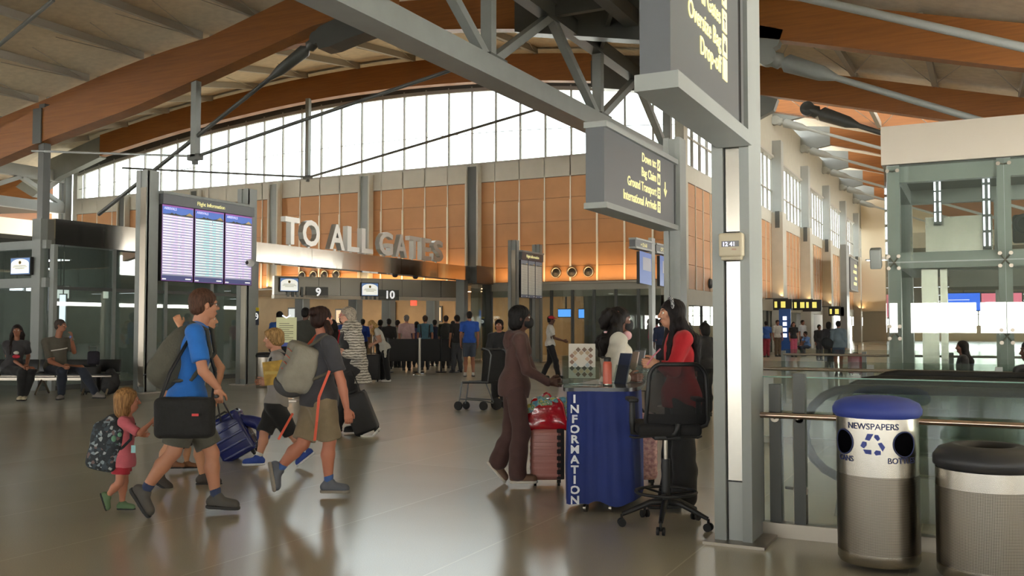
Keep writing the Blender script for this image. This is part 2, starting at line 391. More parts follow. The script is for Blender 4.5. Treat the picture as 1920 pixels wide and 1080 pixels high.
# tie rods with clevis ends
def rod(label, a, b, r=.055, m=None, clev=True, group=None):
    a = Vector(a); b = Vector(b); d = (b-a).normalized()
    o = MB(); o.tube([a, b], r, 10)
    t = thing('tie_rod', label, 'tie rod', a, group=group); o.build('rod', m or M_STEELD, t)
    if clev:
        c = MB(); c.tube([a, a+d*.35, a+d*.42, a+d*.55, a+d*1.5, a+d*1.9], [r*2.2, r*2.6, r*1.3, r*2.9, r*2.4, r*1.05], 12)
        c.cyl(a+Vector((0, -.2, 0)), r*2.9, .28, 20, axis='y'); c.build('clevis', m or M_STEELD, t)
    return t
P = lambda px, py, y: aty(px, py, y)
rod('dark tie rod dropping left from the big timber beam to the glass corner', P(598, 74, BY-.1), P(185, 402, BY-.1), .06)
rod('thin tie rod from the nearer hanging strut rising right past the arched window', P(366, 294, BY-.1), P(850, 130, BY-.1), .05, clev=False)
rod('thin pale tie rod running left from the nearer hanging strut', P(366, 293, BY-.1), P(60, 283, BY-.1), .035, M_STEELL, clev=False)
rod('thin tie rod from the farther strut rising right across the arched window', P(577, 333, 35.0), P(1015, 203, 35.0), .06, clev=False)
rod('thin tie rod running left from the farther strut along the window sill', P(577, 332, 35.0), P(230, 315, 35.0), .05, clev=False)
rod('grey rod crossing the top left corner of the roof', P(100, 0, 14.5), P(-20, 100, 14.5), .05, M_STEEL, clev=False)
def strut(label, x, y, z0, z1, w=.14):
    t = thing('hanging_strut', label, 'strut', (x, y, z0)); o = MB(); o.box((x-w/2, y-w/2, z0), (x+w/2, y+w/2, z1)); o.build('post', M_STEEL, t)
    k = MB(); k.box((x-.22, y-.1, z0-.1), (x+.22, y+.1, z0+.06)); k.cyl((x, y, z0-.22), .09, .4, 14); k.build('node_plate', M_STEELD, t)
p = P(366, 294, BY-.1); strut('grey square strut hanging from the big timber beam', p.x, BY-.1, p.z, zbig(p.x)+.1, .2)
p = P(577, 332, 35.0); strut('grey strut standing between window and timber beam at the arched window', p.x, 35.0, p.z, zb(p.x, 35.3)+.02, .2)
# column carrying the left end of the big beam
p = P(84, 260, BY)
t = thing('roof_column', 'dark slender steel column under the left of the big timber beam', 'column', (p.x, BY, 0)); o = MB(); o.box((p.x-.13, BY-.13, 0), (p.x+.13, BY+.13, zbig(p.x)+1.3)); o.build('shaft', M_STEELD, t)
o = MB(); o.box((p.x-.2, BY-.3, zbig(p.x)-.02), (p.x+.2, BY-.26, zbig(p.x)+1.12)); o.build('splice_plate', M_STEELD, t)
# right-hand tie rods
rod('thick grey tie rod falling right across the top right corner', P(1500, -6, 22.3), P(1990, 105, 22.3), .1, M_STEELL, clev=False)
rod('tie rod with long clevis below the upper right timber beam', P(1440, 108, 25.2), P(1700, 185, 25.2)+(P(1700, 185, 25.2)-P(1440, 108, 25.2))*.9, .085, M_STEEL)
rod('dark tie rod with clevis below the second right timber beam', P(1515, 205, 35.0), P(1660, 252, 35.0)+(P(1660, 252, 35.0)-P(1515, 205, 35.0))*.6, .09, M_STEELD)
for i, y in enumerate(FARY[1:]):
    a = Vector((-10.3, y-.2, 13.4-.02*(y-50)*0)); rod('pale tie rod with round clevis in the receding row over the right side, %s' % ('nearest', 'second', 'third', 'fourth', 'fifth', 'farthest')[i], a, a+Vector((14, 0, -5.2)), .09, M_STEELL)

# ================================================================ CENTRAL TRUSS (x = -10.6)
TX = -10.7
t = thing('roof_truss', 'grey steel box truss running diagonally overhead into the hall', 'roof truss', (TX, 6, 7.4))
def zc(y): return 7.42+.012*(y-12)
o = MB(); n = 8
o.add([(TX+sx_*.34, y, zc(y)+dz) for y in (3, 36.0) for sx_, dz in ((-1, 0), (1, 0), (1, .52), (-1, .52))], [(0, 1, 5, 4), (1, 2, 6, 5), (2, 3, 7, 6), (3, 0, 4, 7), (0, 3, 2, 1), (4, 5, 6, 7)])
o.build('bottom_chord', M_STEEL, t)
for sx_ in (0, 1.9):
    o = MB(); o.box((TX+sx_-.2, 3, 10.15), (TX+sx_+.2, 36, 10.6)); o.build('top_chord', M_STEELD, t)
for y in (12.6, 20.0, 27.4, 34.8):
    o = MB(); o.box((TX-.15, y-.13, zc(y)+.45), (TX+.15, y+.13, 10.2)); o.build('web_post', M_STEEL, t)
    o = MB(); o.box((TX-.3, y-.45, zc(y)+.5), (TX+.3, y+.45, zc(y)+.6)); o.build('gusset', M_STEELD, t)
    for s2 in (-1, 1):
        if y > 34 and s2 > 0: continue
        o = MB(); o.bar((TX, y+.15*s2, zc(y)+.55), (TX, y+3.68*s2, 10.25), .22, .24, (1, 0, 0)); o.build('web_diagonal', M_STEEL, t)
for y in (8.9, 16.3, 23.7, 31.1):
    o = MB(); o.bar((TX, y, 10.38), (TX+1.9, y, 10.38), .2, .3); o.build('cross_tie', M_STEELD, t)
    o = MB(); o.bar((TX+.1, y+3.7, 10.36), (TX+1.9, y, 10.36), .12, .2); o.build('cross_tie', M_STEELD, t)

# ================================================================ END WALL WITH THE ARCHED CLERESTORY (y = 36.3)
EY = 36.3; EX0, EX1 = -46.3, -10.5
SILL = 8.72; FAS = 7.92; PB = 3.4
w = MB(); w.box((EX0, EY, FAS), (EX1, EY+.35, SILL)); w.box((EX0-.35, EY, 0), (EX0, EY+.35, 11.4)); wall_end = struct('wall_end', w, M_FASC)
# orange panels below the fascia
o = MB().m(M_PANEL); NP = 1.215; x = EX1
xs = []
k = 0
while EX1-.1-NP*k > EX0: xs.append(EX1-.1-NP*k); k += 1
for a in xs:
    lo = max(a-NP, EX0); z = PB
    for z1 in (4.05, 5.0, 6.0, 7.0, FAS-.02):
        o.m(M_PANEL).box((lo+.012, EY+.03, z+.008), (a-.012, EY+.09, z1-.008)); z = z1
o.m(M_GAP).box((EX0, EY+.09, PB), (EX1, EY+.3, FAS)); struct('panel_cladding', o, M_PANEL, wall_end)
o = MB()
for a in xs[1:]: o.box((a-.035, EY-.03, PB), (a+.035, EY+.05, 6.9)); o.box((a-.02, EY, 6.9), (a+.02, EY+.04, SILL))
struct('panel_strips', o, M_BATT, wall_end)
# joints in the fascia are the strips above; pilasters
for i, (x0, lab) in enumerate(((-42.3, 'left of the flight board, partly hidden'), (-36.9, 'right beside the big flight board'), (-31.5, 'above the left end of the stainless canopy'), (-25.95, 'behind the second L of the canopy letters'), (-20.1, 'above the right end of the stainless canopy'))):
    t = thing('wall_pilaster', 'grey steel channel pilaster on the orange wall, '+lab, 'pilaster', (x0, EY, PB))
    o = MB(); o.box((x0-.33, EY-.34, PB), (x0-.25, EY, SILL-.05)); o.box((x0+.25, EY-.34, PB), (x0+.33, EY, SILL-.05)); o.build('flange', M_FASC, t)
    o = MB(); o.box((x0-.25, EY-.22, PB), (x0+.25, EY, SILL-.1)); o.build('web_plate', M_STEELD if i in (0, 1, 4) else M_STEEL, t)
# clerestory: mullions, transoms, glass up to the rib
wz = lambda x: zb(x, 36)-.02
win = MB(); mx = [a for a in xs]
for a in mx: win.box((a-.03, EY+.08, SILL), (a+.03, EY+.2, wz(a)+.1))
win.box((EX0, EY+.04, SILL), (EX1, EY+.25, SILL+.1))
for a, b in zip(mx, mx[1:]+[EX0]):
    win.bar((a, EY+.14, wz(a)-.05), (b, EY+.14, wz(b)-.05), .14, .16)
for a, b in zip(mx, mx[1:]+[EX0]):
    win.bar((a, EY+.14, 8.72+(wz(a)-8.72)*.42), (b, EY+.14, 8.72+(wz(b)-8.72)*.42), .03, .025)
window1 = struct('window_1', win, mat('window_frame', 'a9a59c', .5))
g = MB()
for a, b in zip(mx, mx[1:]+[EX0]): g.quad((b, EY+.15, SILL), (a, EY+.15, SILL), (a, EY+.15, wz(a)), (b, EY+.15, wz(b)))
struct('pane', g, M_GLASSC, window1)
# wall piece closing the arch to the deck
g = MB()
for a, b in zip(mx, mx[1:]+[EX0]): g.add([(b, EY+.1, wz(b)), (a, EY+.1, wz(a)), (a, EY+.1, roof2(a, EY)), (b, EY+.1, roof2(b, EY))], [(0, 1, 2, 3)])
struct('trim_1', g, M_STEELD)
# air nozzles low on the orange wall, with the warm up-lights that wash it
nz = None
def nozzle(x, y, z, label, group):
    t = thing('air_nozzle', label, 'air nozzle', (x, y, z), group=group)
    a = MB(); a.lathe((0, 0, 0), [(.2, 0), (.235, .02), (.235, .09), (.2, .1), (.17, .06)], 24); M4 = Matrix.Translation((x, y, z)) @ Matrix.Rotation(math.pi/2, 4, 'X'); a.xf(M4); a.build('ring', M_SSB, t)
    c = MB(); c.lathe((0, 0, 0), [(.18, .03), (.16, .07), (.1, .05), (.05, .08), (.0, .08)], 20); c.xf(M4); c.build('cone', M_BLACK, t); return t
for px in (1043, 1073, 1104): nozzle(aty(px, 512, EY).x, EY+.02, 3.78, 'round black air nozzle low on the orange wall right of the small flight board', 'air nozzles right of the small flight board')
for x in (-41.2+.0, ): pass
for px in (567, 588, 609, 631): nozzle(aty(px, 516, EY).x, EY+.02, 3.98, 'round black air nozzle in the orange glow under the stainless canopy', 'air nozzles under the stainless canopy')
# ledge between glass front and orange wall, real up-lights sit on it
def uplight(x, y, n=1):
    return
o = MB(); o.box((-46, EY-.45, PB-.12), (-12, EY+.02, PB-.04)); struct('trim_2', o, M_FASC)
area('wall_washer', (-15.2, EY-.42, 3.5), (math.radians(180-22), 0, 0), 7.5, .12, 60, (1, .62, .28))
area('wall_washer', (-26.5, EY-.42, 3.5), (math.radians(180-22), 0, 0), 13, .12, 170, (1, .62, .28))
# lower front of the block right of the canopy: fascia band + glass screens
o = MB(); o.box((-19.3, EY-.05, 2.75), (-11.3, EY+.1, PB-.12))
struct('trim_3', o, M_FASC)
t = thing('glass_screen', 'tall glass screen wall with dark posts below the orange wall', 'glass screen', (-15, EY, 0))
for a, b in zip(fr(-19.0, -11.3, 8), fr(-19.0, -11.3, 8)[1:]):
    g = MB(); g.box((a+.03, EY-.5, .05), (b-.03, EY-.485, 3.0)); g.build('glass_panel', M_GLASSG, t)
    g = MB(); g.box((a-.05, EY-.58, 0), (a+.05, EY-.44, 3.0)); g.build('post', M_STEELD, t)
# ================================================================ SIDE WALL OF THE BLOCK (x = -10.5)
RX = -10.5; RY1 = 104
w = MB(); w.box((RX-.3, EY, FAS-.55), (RX, RY1, 8.02)); w.box((RX-.3, EY, 2.35), (RX, RY1, 3.0)); w.box((RX-.3, EY, 11.3), (RX, RY1, 14.2)); w.box((RX-.35, EY-.05, 0), (RX+.03, EY+.5, 12)); wall_right_block = struct('wall_block', w, M_FASC)
o = MB()
y = EY+.5
while y < RY1-1:
    z = 3.0
    for z1 in (4.0, 5.2, 6.4, FAS-.57): o.m(M_PANEL).box((RX-.1, y+.012, z+.008), (RX-.02, y+1.2-.012, z1-.008)); z = z1
    y += 1.2
o.m(M_GAP).box((RX-.25, EY, 3.0), (RX-.1, RY1, FAS-.55)); struct('panel_cladding', o, M_PANEL, wall_right_block)
o = MB(); y = EY+.5
while y < RY1-1: o.box((RX-.03, y-.02, 3), (RX+.02, y+.02, FAS-.55)); y += 1.2
struct('panel_strips', o, M_BATT, wall_right_block)
wn = MB(); gl = MB(); y = EY+.5
while y < RY1-1:
    wn.box((RX-.2, y-.035, 8.0), (RX-.08, y+.035, 11.3)); y += 1.2
wn.box((RX-.2, EY, 9.3), (RX-.1, RY1, 9.36)); wn.box((RX-.25, EY, 8.0), (RX-.02, RY1, 8.1)); wn.box((RX-.25, EY, 11.2), (RX+.12, RY1, 11.32))
window2 = struct('window_2', wn, mat('window_frame'))
gl.quad((RX-.14, EY, 8), (RX-.14, RY1, 8), (RX-.14, RY1, 11.3), (RX-.14, EY, 11.3)); struct('pane', gl, M_GLASSC, window2)
ord_ = ('nearest the corner', 'second from the corner', 'third from the corner', 'fourth', 'fifth', 'sixth', 'farthest')
for i, y in enumerate([44.8]+FARY[1:]):
    t = thing('wall_pilaster', 'grey-gold pilaster on the receding orange side wall, '+ord_[i], 'pilaster', (RX, y, 0))
    o = MB(); o.box((RX-.05, y-.75, 0), (RX+.62, y+.35, 8.0)); o.build('shaft', M_FASC, t)
    o = MB(); o.box((RX+.0, y-.4, 8.0), (RX+.5, y+.35, 12.2)); o.build('upper_post', M_STEELL, t)
    o = MB(); o.box((RX+.2, y-.8, 7.1), (RX+.45, y-.74, 8.05)); o.build('cap_plate', M_STEELD, t)
for yy in (40.2, 42.0): 
    p = Vector((RX, yy, 3.35)); t = thing('air_nozzle', 'small dark round air nozzle low on the orange side wall', 'air nozzle', p, group='air nozzles on the orange side wall')
    a = MB(); a.lathe((0, 0, 0), [(.0, .05), (.15, .05), (.2, .09), (.22, 0)], 20); a.xf(Matrix.Translation(p) @ Matrix.Rotation(math.pi/2, 4, 'Y')); a.build('ring', M_BLACK, t)
area('wall_washer', (RX+.5, 70, 3.2), (0, math.radians(180+20), 0), .12, 60, 420, (1, .66, .32))
# doors / glass under it
t = thing('glass_screen', 'row of glass doors with steel posts below the orange side wall', 'glass screen', (RX, 70, 0))
for y in fr(EY+.5, 60, 10):
    g = MB(); g.box((RX-.1, y+.05, .02), (RX-.085, y+2.3, 2.35)); g.build('glass_panel', M_GLASSG, t)
    g = MB(); g.box((RX-.15, y-.05, 0), (RX-.03, y+.05, 2.35)); g.build('post', M_STEELD, t)
# interior behind these fronts
w = MB(); w.box((-46, 52, 0), (-14.9, 52.3, 3.3)); struct('wall_inner', w, M_WALLG)
w = MB(); w.box((-15, EY+.4, 0), (-14.8, RY1, 3.2)); struct('wall_inner_side', w, M_WALLG)
w = MB(); w.box((-46, EY+.3, 3.3), (-10.6, 118, 3.42)); struct('ceiling_inner', w, M_CEILB)
# far end of the hall
w = MB(); w.box((-12, RY1, 4.1), (30, RY1+.4, 17)); w.box((-12, RY1, 0), (30, RY1+.4, 1.55)); struct('wall_far', w, mat('far_cream', 'd8c9ae', .8))
w = MB()
for x in fr(-12, 30, 21): w.box((x-.06, RY1+.1, 1.55), (x+.06, RY1+.2, 4.1))
w.box((-12, RY1+.1, 2.6), (30, RY1+.2, 2.68)); window3 = struct('window_3', w, mat('window_frame'))
w = MB(); w.quad((-12, RY1+.15, 1.55), (30, RY1+.15, 1.55), (30, RY1+.15, 4.1), (-12, RY1+.15, 4.1)); struct('pane', w, M_GLASSC, window3)
w = MB(); w.box((-10.4, RY1-9, 2.9), (-5.5, RY1-4, 4.6)); w.box((-10.4, RY1-5, 4.6), (-3.6, RY1-4.6, 15)); w.box((-10.4, RY1-5, 0), (-6.6, RY1-4.6, 3)); struct('wall_far_return', w, mat('far_cream'))
w = MB(); w.box((30, -14, 0), (30.4, 118, 3.2)); struct('wall_right', w, M_WALLC)
w = MB(); w.box((-60.4, -14, 0), (-60, 60, 2.6)); w.box((-60.4, -14, 5.0), (-60, 60, 9)); struct('wall_left', w, M_WALLC)
w = MB(); w.box((-60, -14.4, 0), (30, -14, 1.2)); w.box((-60, -14.4, 2.5), (30, -14, 14))
for x in fr(-60, 30, 30): w.box((x-.08, -14.3, 1.2), (x+.08, -14.1, 2.5))
struct('wall_back', w, mat('back_wall', '958672', .8))
w = MB(); w.box((-31, 6, 0), (-30.7, 21.2, 3.4)); w.box((-31, 21.2, 0), (-19.8, 21.35, 3.4)); struct('wall_vestibule', w, mat('vestibule_grey', '7a817a', .8, noise=.15, nscale=1))
w = MB(); w.box((-31, 14.5, 3.42), (-19.75, 21.3, 3.55)); w.box((-31, 6, 3.5), (-19.8, 14.45, 3.6)); struct('ceiling_vestibule', w, mat('vestibule_ceiling', '6a6a62', .9))
o = MB(); o.box((-60, -26, -.3), (30, -14.4, -.1)); struct('floor_light_block_back', o, mat('light_block_dark', '3a3834', .9))  # unseen dark slab added behind the hall to block light from below
o = MB(); o.box((30.4, -14, -.3), (50, 118, -.1)); struct('floor_light_block_right', o, mat('light_block_dark'))  # same added light blocker, right side
o = MB(); o.box((-70, -14, -.3), (-60.4, 60, -.1)); struct('floor_light_block_left', o, mat('light_block_dark'))  # same added light blocker, left side
area('ticket_hall_fill', (-27, 39.5, 3.2), (0, 0, 0), 16, 6, 260, (1, .72, .42))  # added warm fill without a fixture, boosts the small counter ceiling lights
# ================================================================ GLASS FRONT WITH THE STAINLESS CANOPY (x = -19.2)
GX = -19.2
t = thing('entrance_canopy', 'long mirror-like stainless steel canopy band carrying the big letters', 'canopy', (GX, 28, 3.4))
ce = fr(21.2, 34.2, 5)
for a, b in zip(ce, ce[1:]):
    o = MB(); o.box((GX-.55, a+.008, 3.42), (GX+.02, b-.008, 4.0)); o.build('fascia_panel', M_SSP, t)
for y in (21.3, 34.1):
    o = MB(); o.box((GX-.5, y-.16, 0), (GX-.1, y+.16, 3.45)); o.build('post', M_STEEL, t)
for y in (28.9, 30.3):
    o = MB(); o.lathe((GX-.2, y, 3.42), [(.0, -.12), (.08, -.1), (.11, -.04), (.11, 0)], 14); o.build('camera_dome', M_BLACK, t)
for w_, p0, p1 in (('TO', 537, 607), ('ALL', 620, 706), ('GATES', 713, 837)):
    y0 = atx(p0, 470, GX).y; y1 = atx(p1, 490, GX).y
    adv = {'TO': 1.36, 'ALL': 1.86, 'GATES': 3.27}[w_]
    # each letter is its own solid metal letter
    W_ = {'T': .62, 'O': .79, 'A': .68, 'L': .57, 'G': .76, 'E': .62, 'S': .66}; tot = sum(W_[c] for c in w_)
    y = y0
    for c in w_:
        wd = W_[c]/tot*(y1-y0); o = MB()
        text(o, c, 1.12, (GX-.3, y, 4.07), (0, 1, 0), (0, 0, 1), .2, bold=.025)
        ys = [v[1] for v in o.v]; mn, mx_ = min(ys), max(ys); k = (wd*.84)/(mx_-mn)
        o.v = [(v[0], y+wd*.08+(v[1]-mn)*k, v[2]) for v in o.v]
        zs = [v[2] for v in o.v]; o.v = [(v[0], v[1], 4.07+(v[2]-min(zs))*(.86/(max(zs)-min(zs)))) for v in o.v]
        o.box((GX-.25, y+wd*.45, 4.0), (GX-.2, y+wd*.55, 4.1))
        nm = {'TO': 'first word', 'ALL': 'second word', 'GATES': 'third word'}[w_]
        n_ = w_[:0]; i = None
        lab = 'solid brushed metal letter %s on the canopy, in its %s' % (c, nm)
        if w_ == 'ALL' and c == 'L': lab = 'solid brushed metal letter L on the canopy, %s L of the middle word' % ('first' if y < y0+(y1-y0)*.6 else 'last')
        b = o.build('sign_letter', mat('letter_metal', 'c0beb6', .36, metal=.55), None); b['label'] = lab; b['category'] = 'letter'; b['group'] = 'metal letters on the canopy'
        y += wd
# the glass wall that runs left from the canopy
def glass_wall(label, xa, ya, yb, n, ztop, band, bandm, zb_=0, x2=None):
    t = thing('glass_wall', label, 'glass wall', (xa, (ya+yb)/2, 0)); e = fr(ya, yb, n)
    for a, b in zip(e, e[1:]):
        o = MB(); o.box((xa-.02, a+.05, .12), (xa, b-.05, band-.04)); o.build('glass_panel', M_GLASS, t)
    for a in e:
        o = MB(); o.box((xa-.12, a-.05, 0), (xa+.03, a+.05, band)); o.build('post', M_STEEL, t)
    if ztop > band:
        o = MB(); o.box((xa-.5, ya-.02, band), (xa+.02, yb+.02, ztop)); o.build('top_band', bandm, t)
    o = MB(); o.box((xa-.1, ya, 0), (xa+.02, yb, .12)); o.box((xa-.08, ya, 2.35), (xa+.01, yb, 2.43)); o.build('rails', M_STEELD, t)
    return t
glass_wall('glass wall with polished dark band, left of and behind the big flight board', GX, 14.5, 21.1, 4, 4.0, 3.4, M_SSP)
t = thing('glass_wall', 'narrow grey framed glass bay beside the right end of the canopy', 'glass wall', (GX, 35.2, 0))
o = MB(); o.box((GX-.02, 34.35, .1), (GX, 35.8, 3.1)); o.build('glass_panel', M_GLASSG, t)
o = MB(); o.box((GX-.6, 34.3, 3.3), (GX+.3, 35.8, 4.05)); o.box((GX-.2, 35.7, 0), (GX+.2, 35.83, 3.3)); o.build('frame', M_STEELD, t)
# far left: lower glass front turning the corner
t = thing('glass_wall', 'low glass vestibule at the far left behind the bench', 'glass wall', (GX-2, 14, 0))
for a, b in zip(fr(-27, -19.3, 4), fr(-27, -19.3, 4)[1:]):
    o = MB(); o.box((a+.05, 14.4, .1), (b-.05, 14.42, 3.3)); o.build('glass_panel', M_GLASSG, t)
    o = MB(); o.box((a-.06, 14.36, 0), (a+.06, 14.48, 3.42)); o.build('post', M_STEEL, t)
o = MB(); o.box((-27, 14.34, 3.3), (-19.3, 14.5, 3.5)); o.box((-27, 14.34, 2.4), (-19.3, 14.5, 2.62)); o.build('header', M_STEEL, t)
o = MB(); o.box((-19.75, 14.3, 0), (-19.45, 14.52, 4.0)); o.build('corner_post', M_STEEL, t)
# screen notice above it
def notice(label, c, w, h, right, parentname='wall_screen', group=None):
    """black framed screen showing a pale notice with an emblem"""
    c = Vector(c); right = Vector(right).normalized(); n = right.cross(UP)
    t = thing('wall_screen', label, 'screen', c, group=group)
    def fr_(o, w, h, d0, d1): o.add([c+right*(sx_*w/2)+UP*(sz*h/2)+n*d for d in (d0, d1) for sx_, sz in ((-1,-1),(1,-1),(1,1),(-1,1))], [(0,3,2,1),(4,5,6,7),(0,1,5,4),(1,2,6,5),(2,3,7,6),(3,0,4,7)])
    o = MB(); fr_(o, w, h, -.08, 0); o.build('casing', M_BLACK, t)
    o = MB().m(mat('screen_blue', '5878a8', .3, emit=.5)); fr_(o, w*.93, h*.9, 0, .006)
    pts = []
    for k in range(21):
        a = math.pi*k/20; pts.append((math.cos(a)*w*.44, h*.12+math.sin(a)*h*.28))
    pts += [(-w*.44, -h*.4), (w*.44, -h*.4)]
    o.m(mat('screen_pale', 'dcdcd0', .3, emit=.75)); vs = [c+right*u+UP*v+n*.01 for u, v in pts]; o.add(vs, [tuple(range(len(vs)))])
    o.m(mat('emblem_gold', 'a08838', .5)); q = [c+right*(math.cos(a)*w*.07)+UP*(h*.2+math.sin(a)*h*.1)+n*.013 for a in [k*math.pi/6 for k in range(12)]]; o.add(q, [tuple(range(12))])
    o.m(M_BLACK); q = [c+right*(math.cos(a)*w*.03+.01)+UP*(h*.21+math.sin(a)*h*.05)+n*.015 for a in [k*math.pi/3 for k in range(6)]]; o.add(q, [tuple(range(6))])
    for k, (ww, zz) in enumerate(((.34, .02), (.4, -.06), (.26, -.14))):
        o.m(mat('screen_text', '8d8a74', .5)); q = [c+right*(a*w*ww/1)+UP*(h*(zz+b))+n*.014 for a, b in ((-.9, 0), (.9, 0), (.9, .03), (-.9, .03))]; o.add(q, [(0, 1, 2, 3)])
    o.build('screen_picture', M_BLACK, t); return t
p = aty(38, 499, 14.2); notice('pale notice screen with round top on the far left glass vestibule', p, .72, .42, (1, 0, 0))
# ================================================================ TICKET COUNTER AREA SEEN UNDER THE CANOPY
A = Vector((-25.1, 28.8, 0)); B = aty(862, 563, 35.75); B.z = 0; rt = (B-A).normalized(); nn = rt.cross(UP)
L_ = (B-A).length
t = thing('counter_fascia', 'long grey metal fascia over the ticket counters, numbered 9 and 10', 'fascia', A)
def strip(o, a, b, z0, z1, d0, d1): o.add([A+rt*u+UP*z+nn*d for d in (d0, d1) for u, z in ((a, z0), (b, z0), (b, z1), (a, z1))], [(0,3,2,1),(4,5,6,7),(0,1,5,4),(1,2,6,5),(2,3,7,6),(3,0,4,7)])
e = fr(0, L_, 9)
for a, b in zip(e, e[1:]):
    o = MB(); strip(o, a+.01, b-.01, 2.75, 3.5, -.3, 0); o.build('metal_panel', mat('counter_panel', '8f8a80', .4, metal=.5), t)
o = MB(); strip(o, 0, L_, 2.6, 2.74, -.35, .05); o.build('light_edge', mat('counter_edge', 'c8c0b0', .5), t)
def onf(px, py):       # pixel -> distance along the fascia
    d = Vector(ray(px, py)); C0 = Vector((0, 0, HC)); k = (A-C0).dot(nn)/d.dot(nn); p = C0+d*k; return (p-A).dot(rt), p.z, p
for px, py, s_ in ((596, 551, '9'), (730, 556, '10')):
    u, z, p = onf(px, py); o = MB(); strip(o, u-.52, u+.42, z-.16, z+.28, .0, .05); b = o.build('number_plate', M_STEELD, t)
    o = MB(); text(o, s_, .46, p+nn*.06+rt*-.12*len(s_)+UP*-.08, rt, UP, .02, bold=.02); o.build('number', mat('number_white', 'f0f0f0', .5, emit=.6), b)
    for k in range(4):
        o = MB(); strip(o, u-1.3+k*.19, u-1.3+k*.19+.1, z-.14, z+.26, .05, .07); o.build('louvre', M_STEELD if k % 2 else M_STEEL, b)
for px, py, lab in ((541, 534, 'notice screen over the counters, left of the number nine'), (692, 543, 'notice screen over the counters, between the numbers nine and ten')):
    u, z, p = onf(px, py); notice(lab, p+nn*.1, .78, .58, rt)
for i, u in enumerate((1.3, 3.6, 5.1, 7.2)):
    t2 = thing('counter_column', 'column under the counter fascia, %s' % ('first from the left, dark', 'second, dark grey', 'third, between 9 and 10', 'fourth, pale edged')[i], 'column', A+rt*u)
    o = MB(); c = A+rt*u-nn*.5; o.box((c.x-.2, c.y-.2, 0), (c.x+.2, c.y+.2, 2.75)); o.build('shaft', M_STEELD if i in (0, 1) else M_STEEL, t2)
    o = MB(); o.box((c.x+.2, c.y-.2, 0), (c.x+.24, c.y+.2, 2.7)); o.build('edge_trim', M_STEELL, t2)
for i, px in enumerate((863, 893)):
    p = aty(px, 640, 35.9 if i == 0 else 35.4); t2 = thing('counter_column', 'cream painted post %s the right end of the counter fascia' % ('under', 'just right of')[i], 'column', (p.x, p.y, 0))
    o = MB(); o.box((p.x-.17, p.y-.15, 0), (p.x+.17, p.y+.15, 3.3)); o.build('shaft', M_WALLC, t2)
# back-of-house: warm lit counters
w = MB(); w.box((-40, 44.0, 0), (-15.2, 44.3, 3.3)); struct('wall_counter', w, mat('counter_wall', 'a8906c', .7, noise=.1, nscale=1))
def light_fix(label, c, sx_, sy_, m, cat='ceiling light', name='ceiling_light', group=None):
    t = thing(name, label, cat, c, group=group); o = MB(); o.box((c[0]-sx_/2, c[1]-sy_/2, c[2]-.03), (c[0]+sx_/2, c[1]+sy_/2, c[2])); o.build('diffuser', m, t)
    o = MB(); o.box((c[0]-sx_/2-.04, c[1]-sy_/2-.04, c[2]-.01), (c[0]+sx_/2+.04, c[1]+sy_/2+.04, c[2]+.02)); o.build('frame', M_STEELL, t)
for x, y in ((-33, 39), (-29, 39), (-25, 39), (-21, 39), (-31, 42), (-27, 42), (-23, 42), (-19, 42)):
    light_fix('warm ceiling light over the ticket counters', (x, y, 3.29), 1.4, .25, M_LAMPW, group='warm ceiling lights over the ticket counters')
for i, (px, w_, h_, z_) in enumerate(((555, 1.6, 1.1, 1.5), (640, 1.2, .9, 1.6), (725, .9, 1.3, 1.55), (812, .9, .9, 1.7))):
    p = aty(px, 600, 43.7); t2 = thing('back_counter_screen', 'lit back-wall panel behind the ticket counters, %s' % ('leftmost', 'second from left', 'third from left', 'rightmost')[i], 'panel', (p.x, 43.9, z_))
    o = MB(); o.box((p.x-w_/2, 43.9, z_), (p.x+w_/2, 43.98, z_+h_)); o.build('frame', M_STEELD, t2); o = MB(); o.box((p.x-w_/2+.08, 43.88, z_+.08), (p.x+w_/2-.08, 43.9, z_+h_-.08)); o.build('panel', mat('back_panel%d' % (i % 2), 'd8c4a0' if i % 2 else 'c8d0d0', .5, emit=.5), t2)
for i, px in enumerate((575, 660, 745, 835)):
    p = aty(px, 640, 41); t2 = thing('ticket_counter', 'dark ticket counter desk under the fascia, %s' % ('first from left', 'second from left', 'third from left', 'fourth from left')[i], 'counter', (p.x, 41, 0))
    o = MB(); o.box((p.x-1.1, 40.7, 0), (p.x+1.1, 41.3, 1.02)); o.build('body', M_STEELD, t2); o = MB(); o.box((p.x-1.2, 40.6, 1.02), (p.x+1.2, 41.4, 1.1)); o.build('top', M_SSB, t2)
    o = MB(); o.box((p.x-.3, 41.0, 1.1), (p.x+.3, 41.06, 1.5)); o.build('monitor', M_BLACK, t2)
p = aty(775, 568, 38); t2 = thing('exit_sign', 'small red exit light under the ceiling beyond the counters', 'exit sign', (p.x, 38, p.z)); o = MB(); o.box((p.x-.15, 38, p.z-.12), (p.x+.15, 38.06, p.z+.12)); o.build('lamp', M_EXIT, t2); o = MB(); o.box((p.x-.02, 38, p.z+.12), (p.x+.02, 38.04, 3.3)); o.build('hanger', M_STEEL, t2)

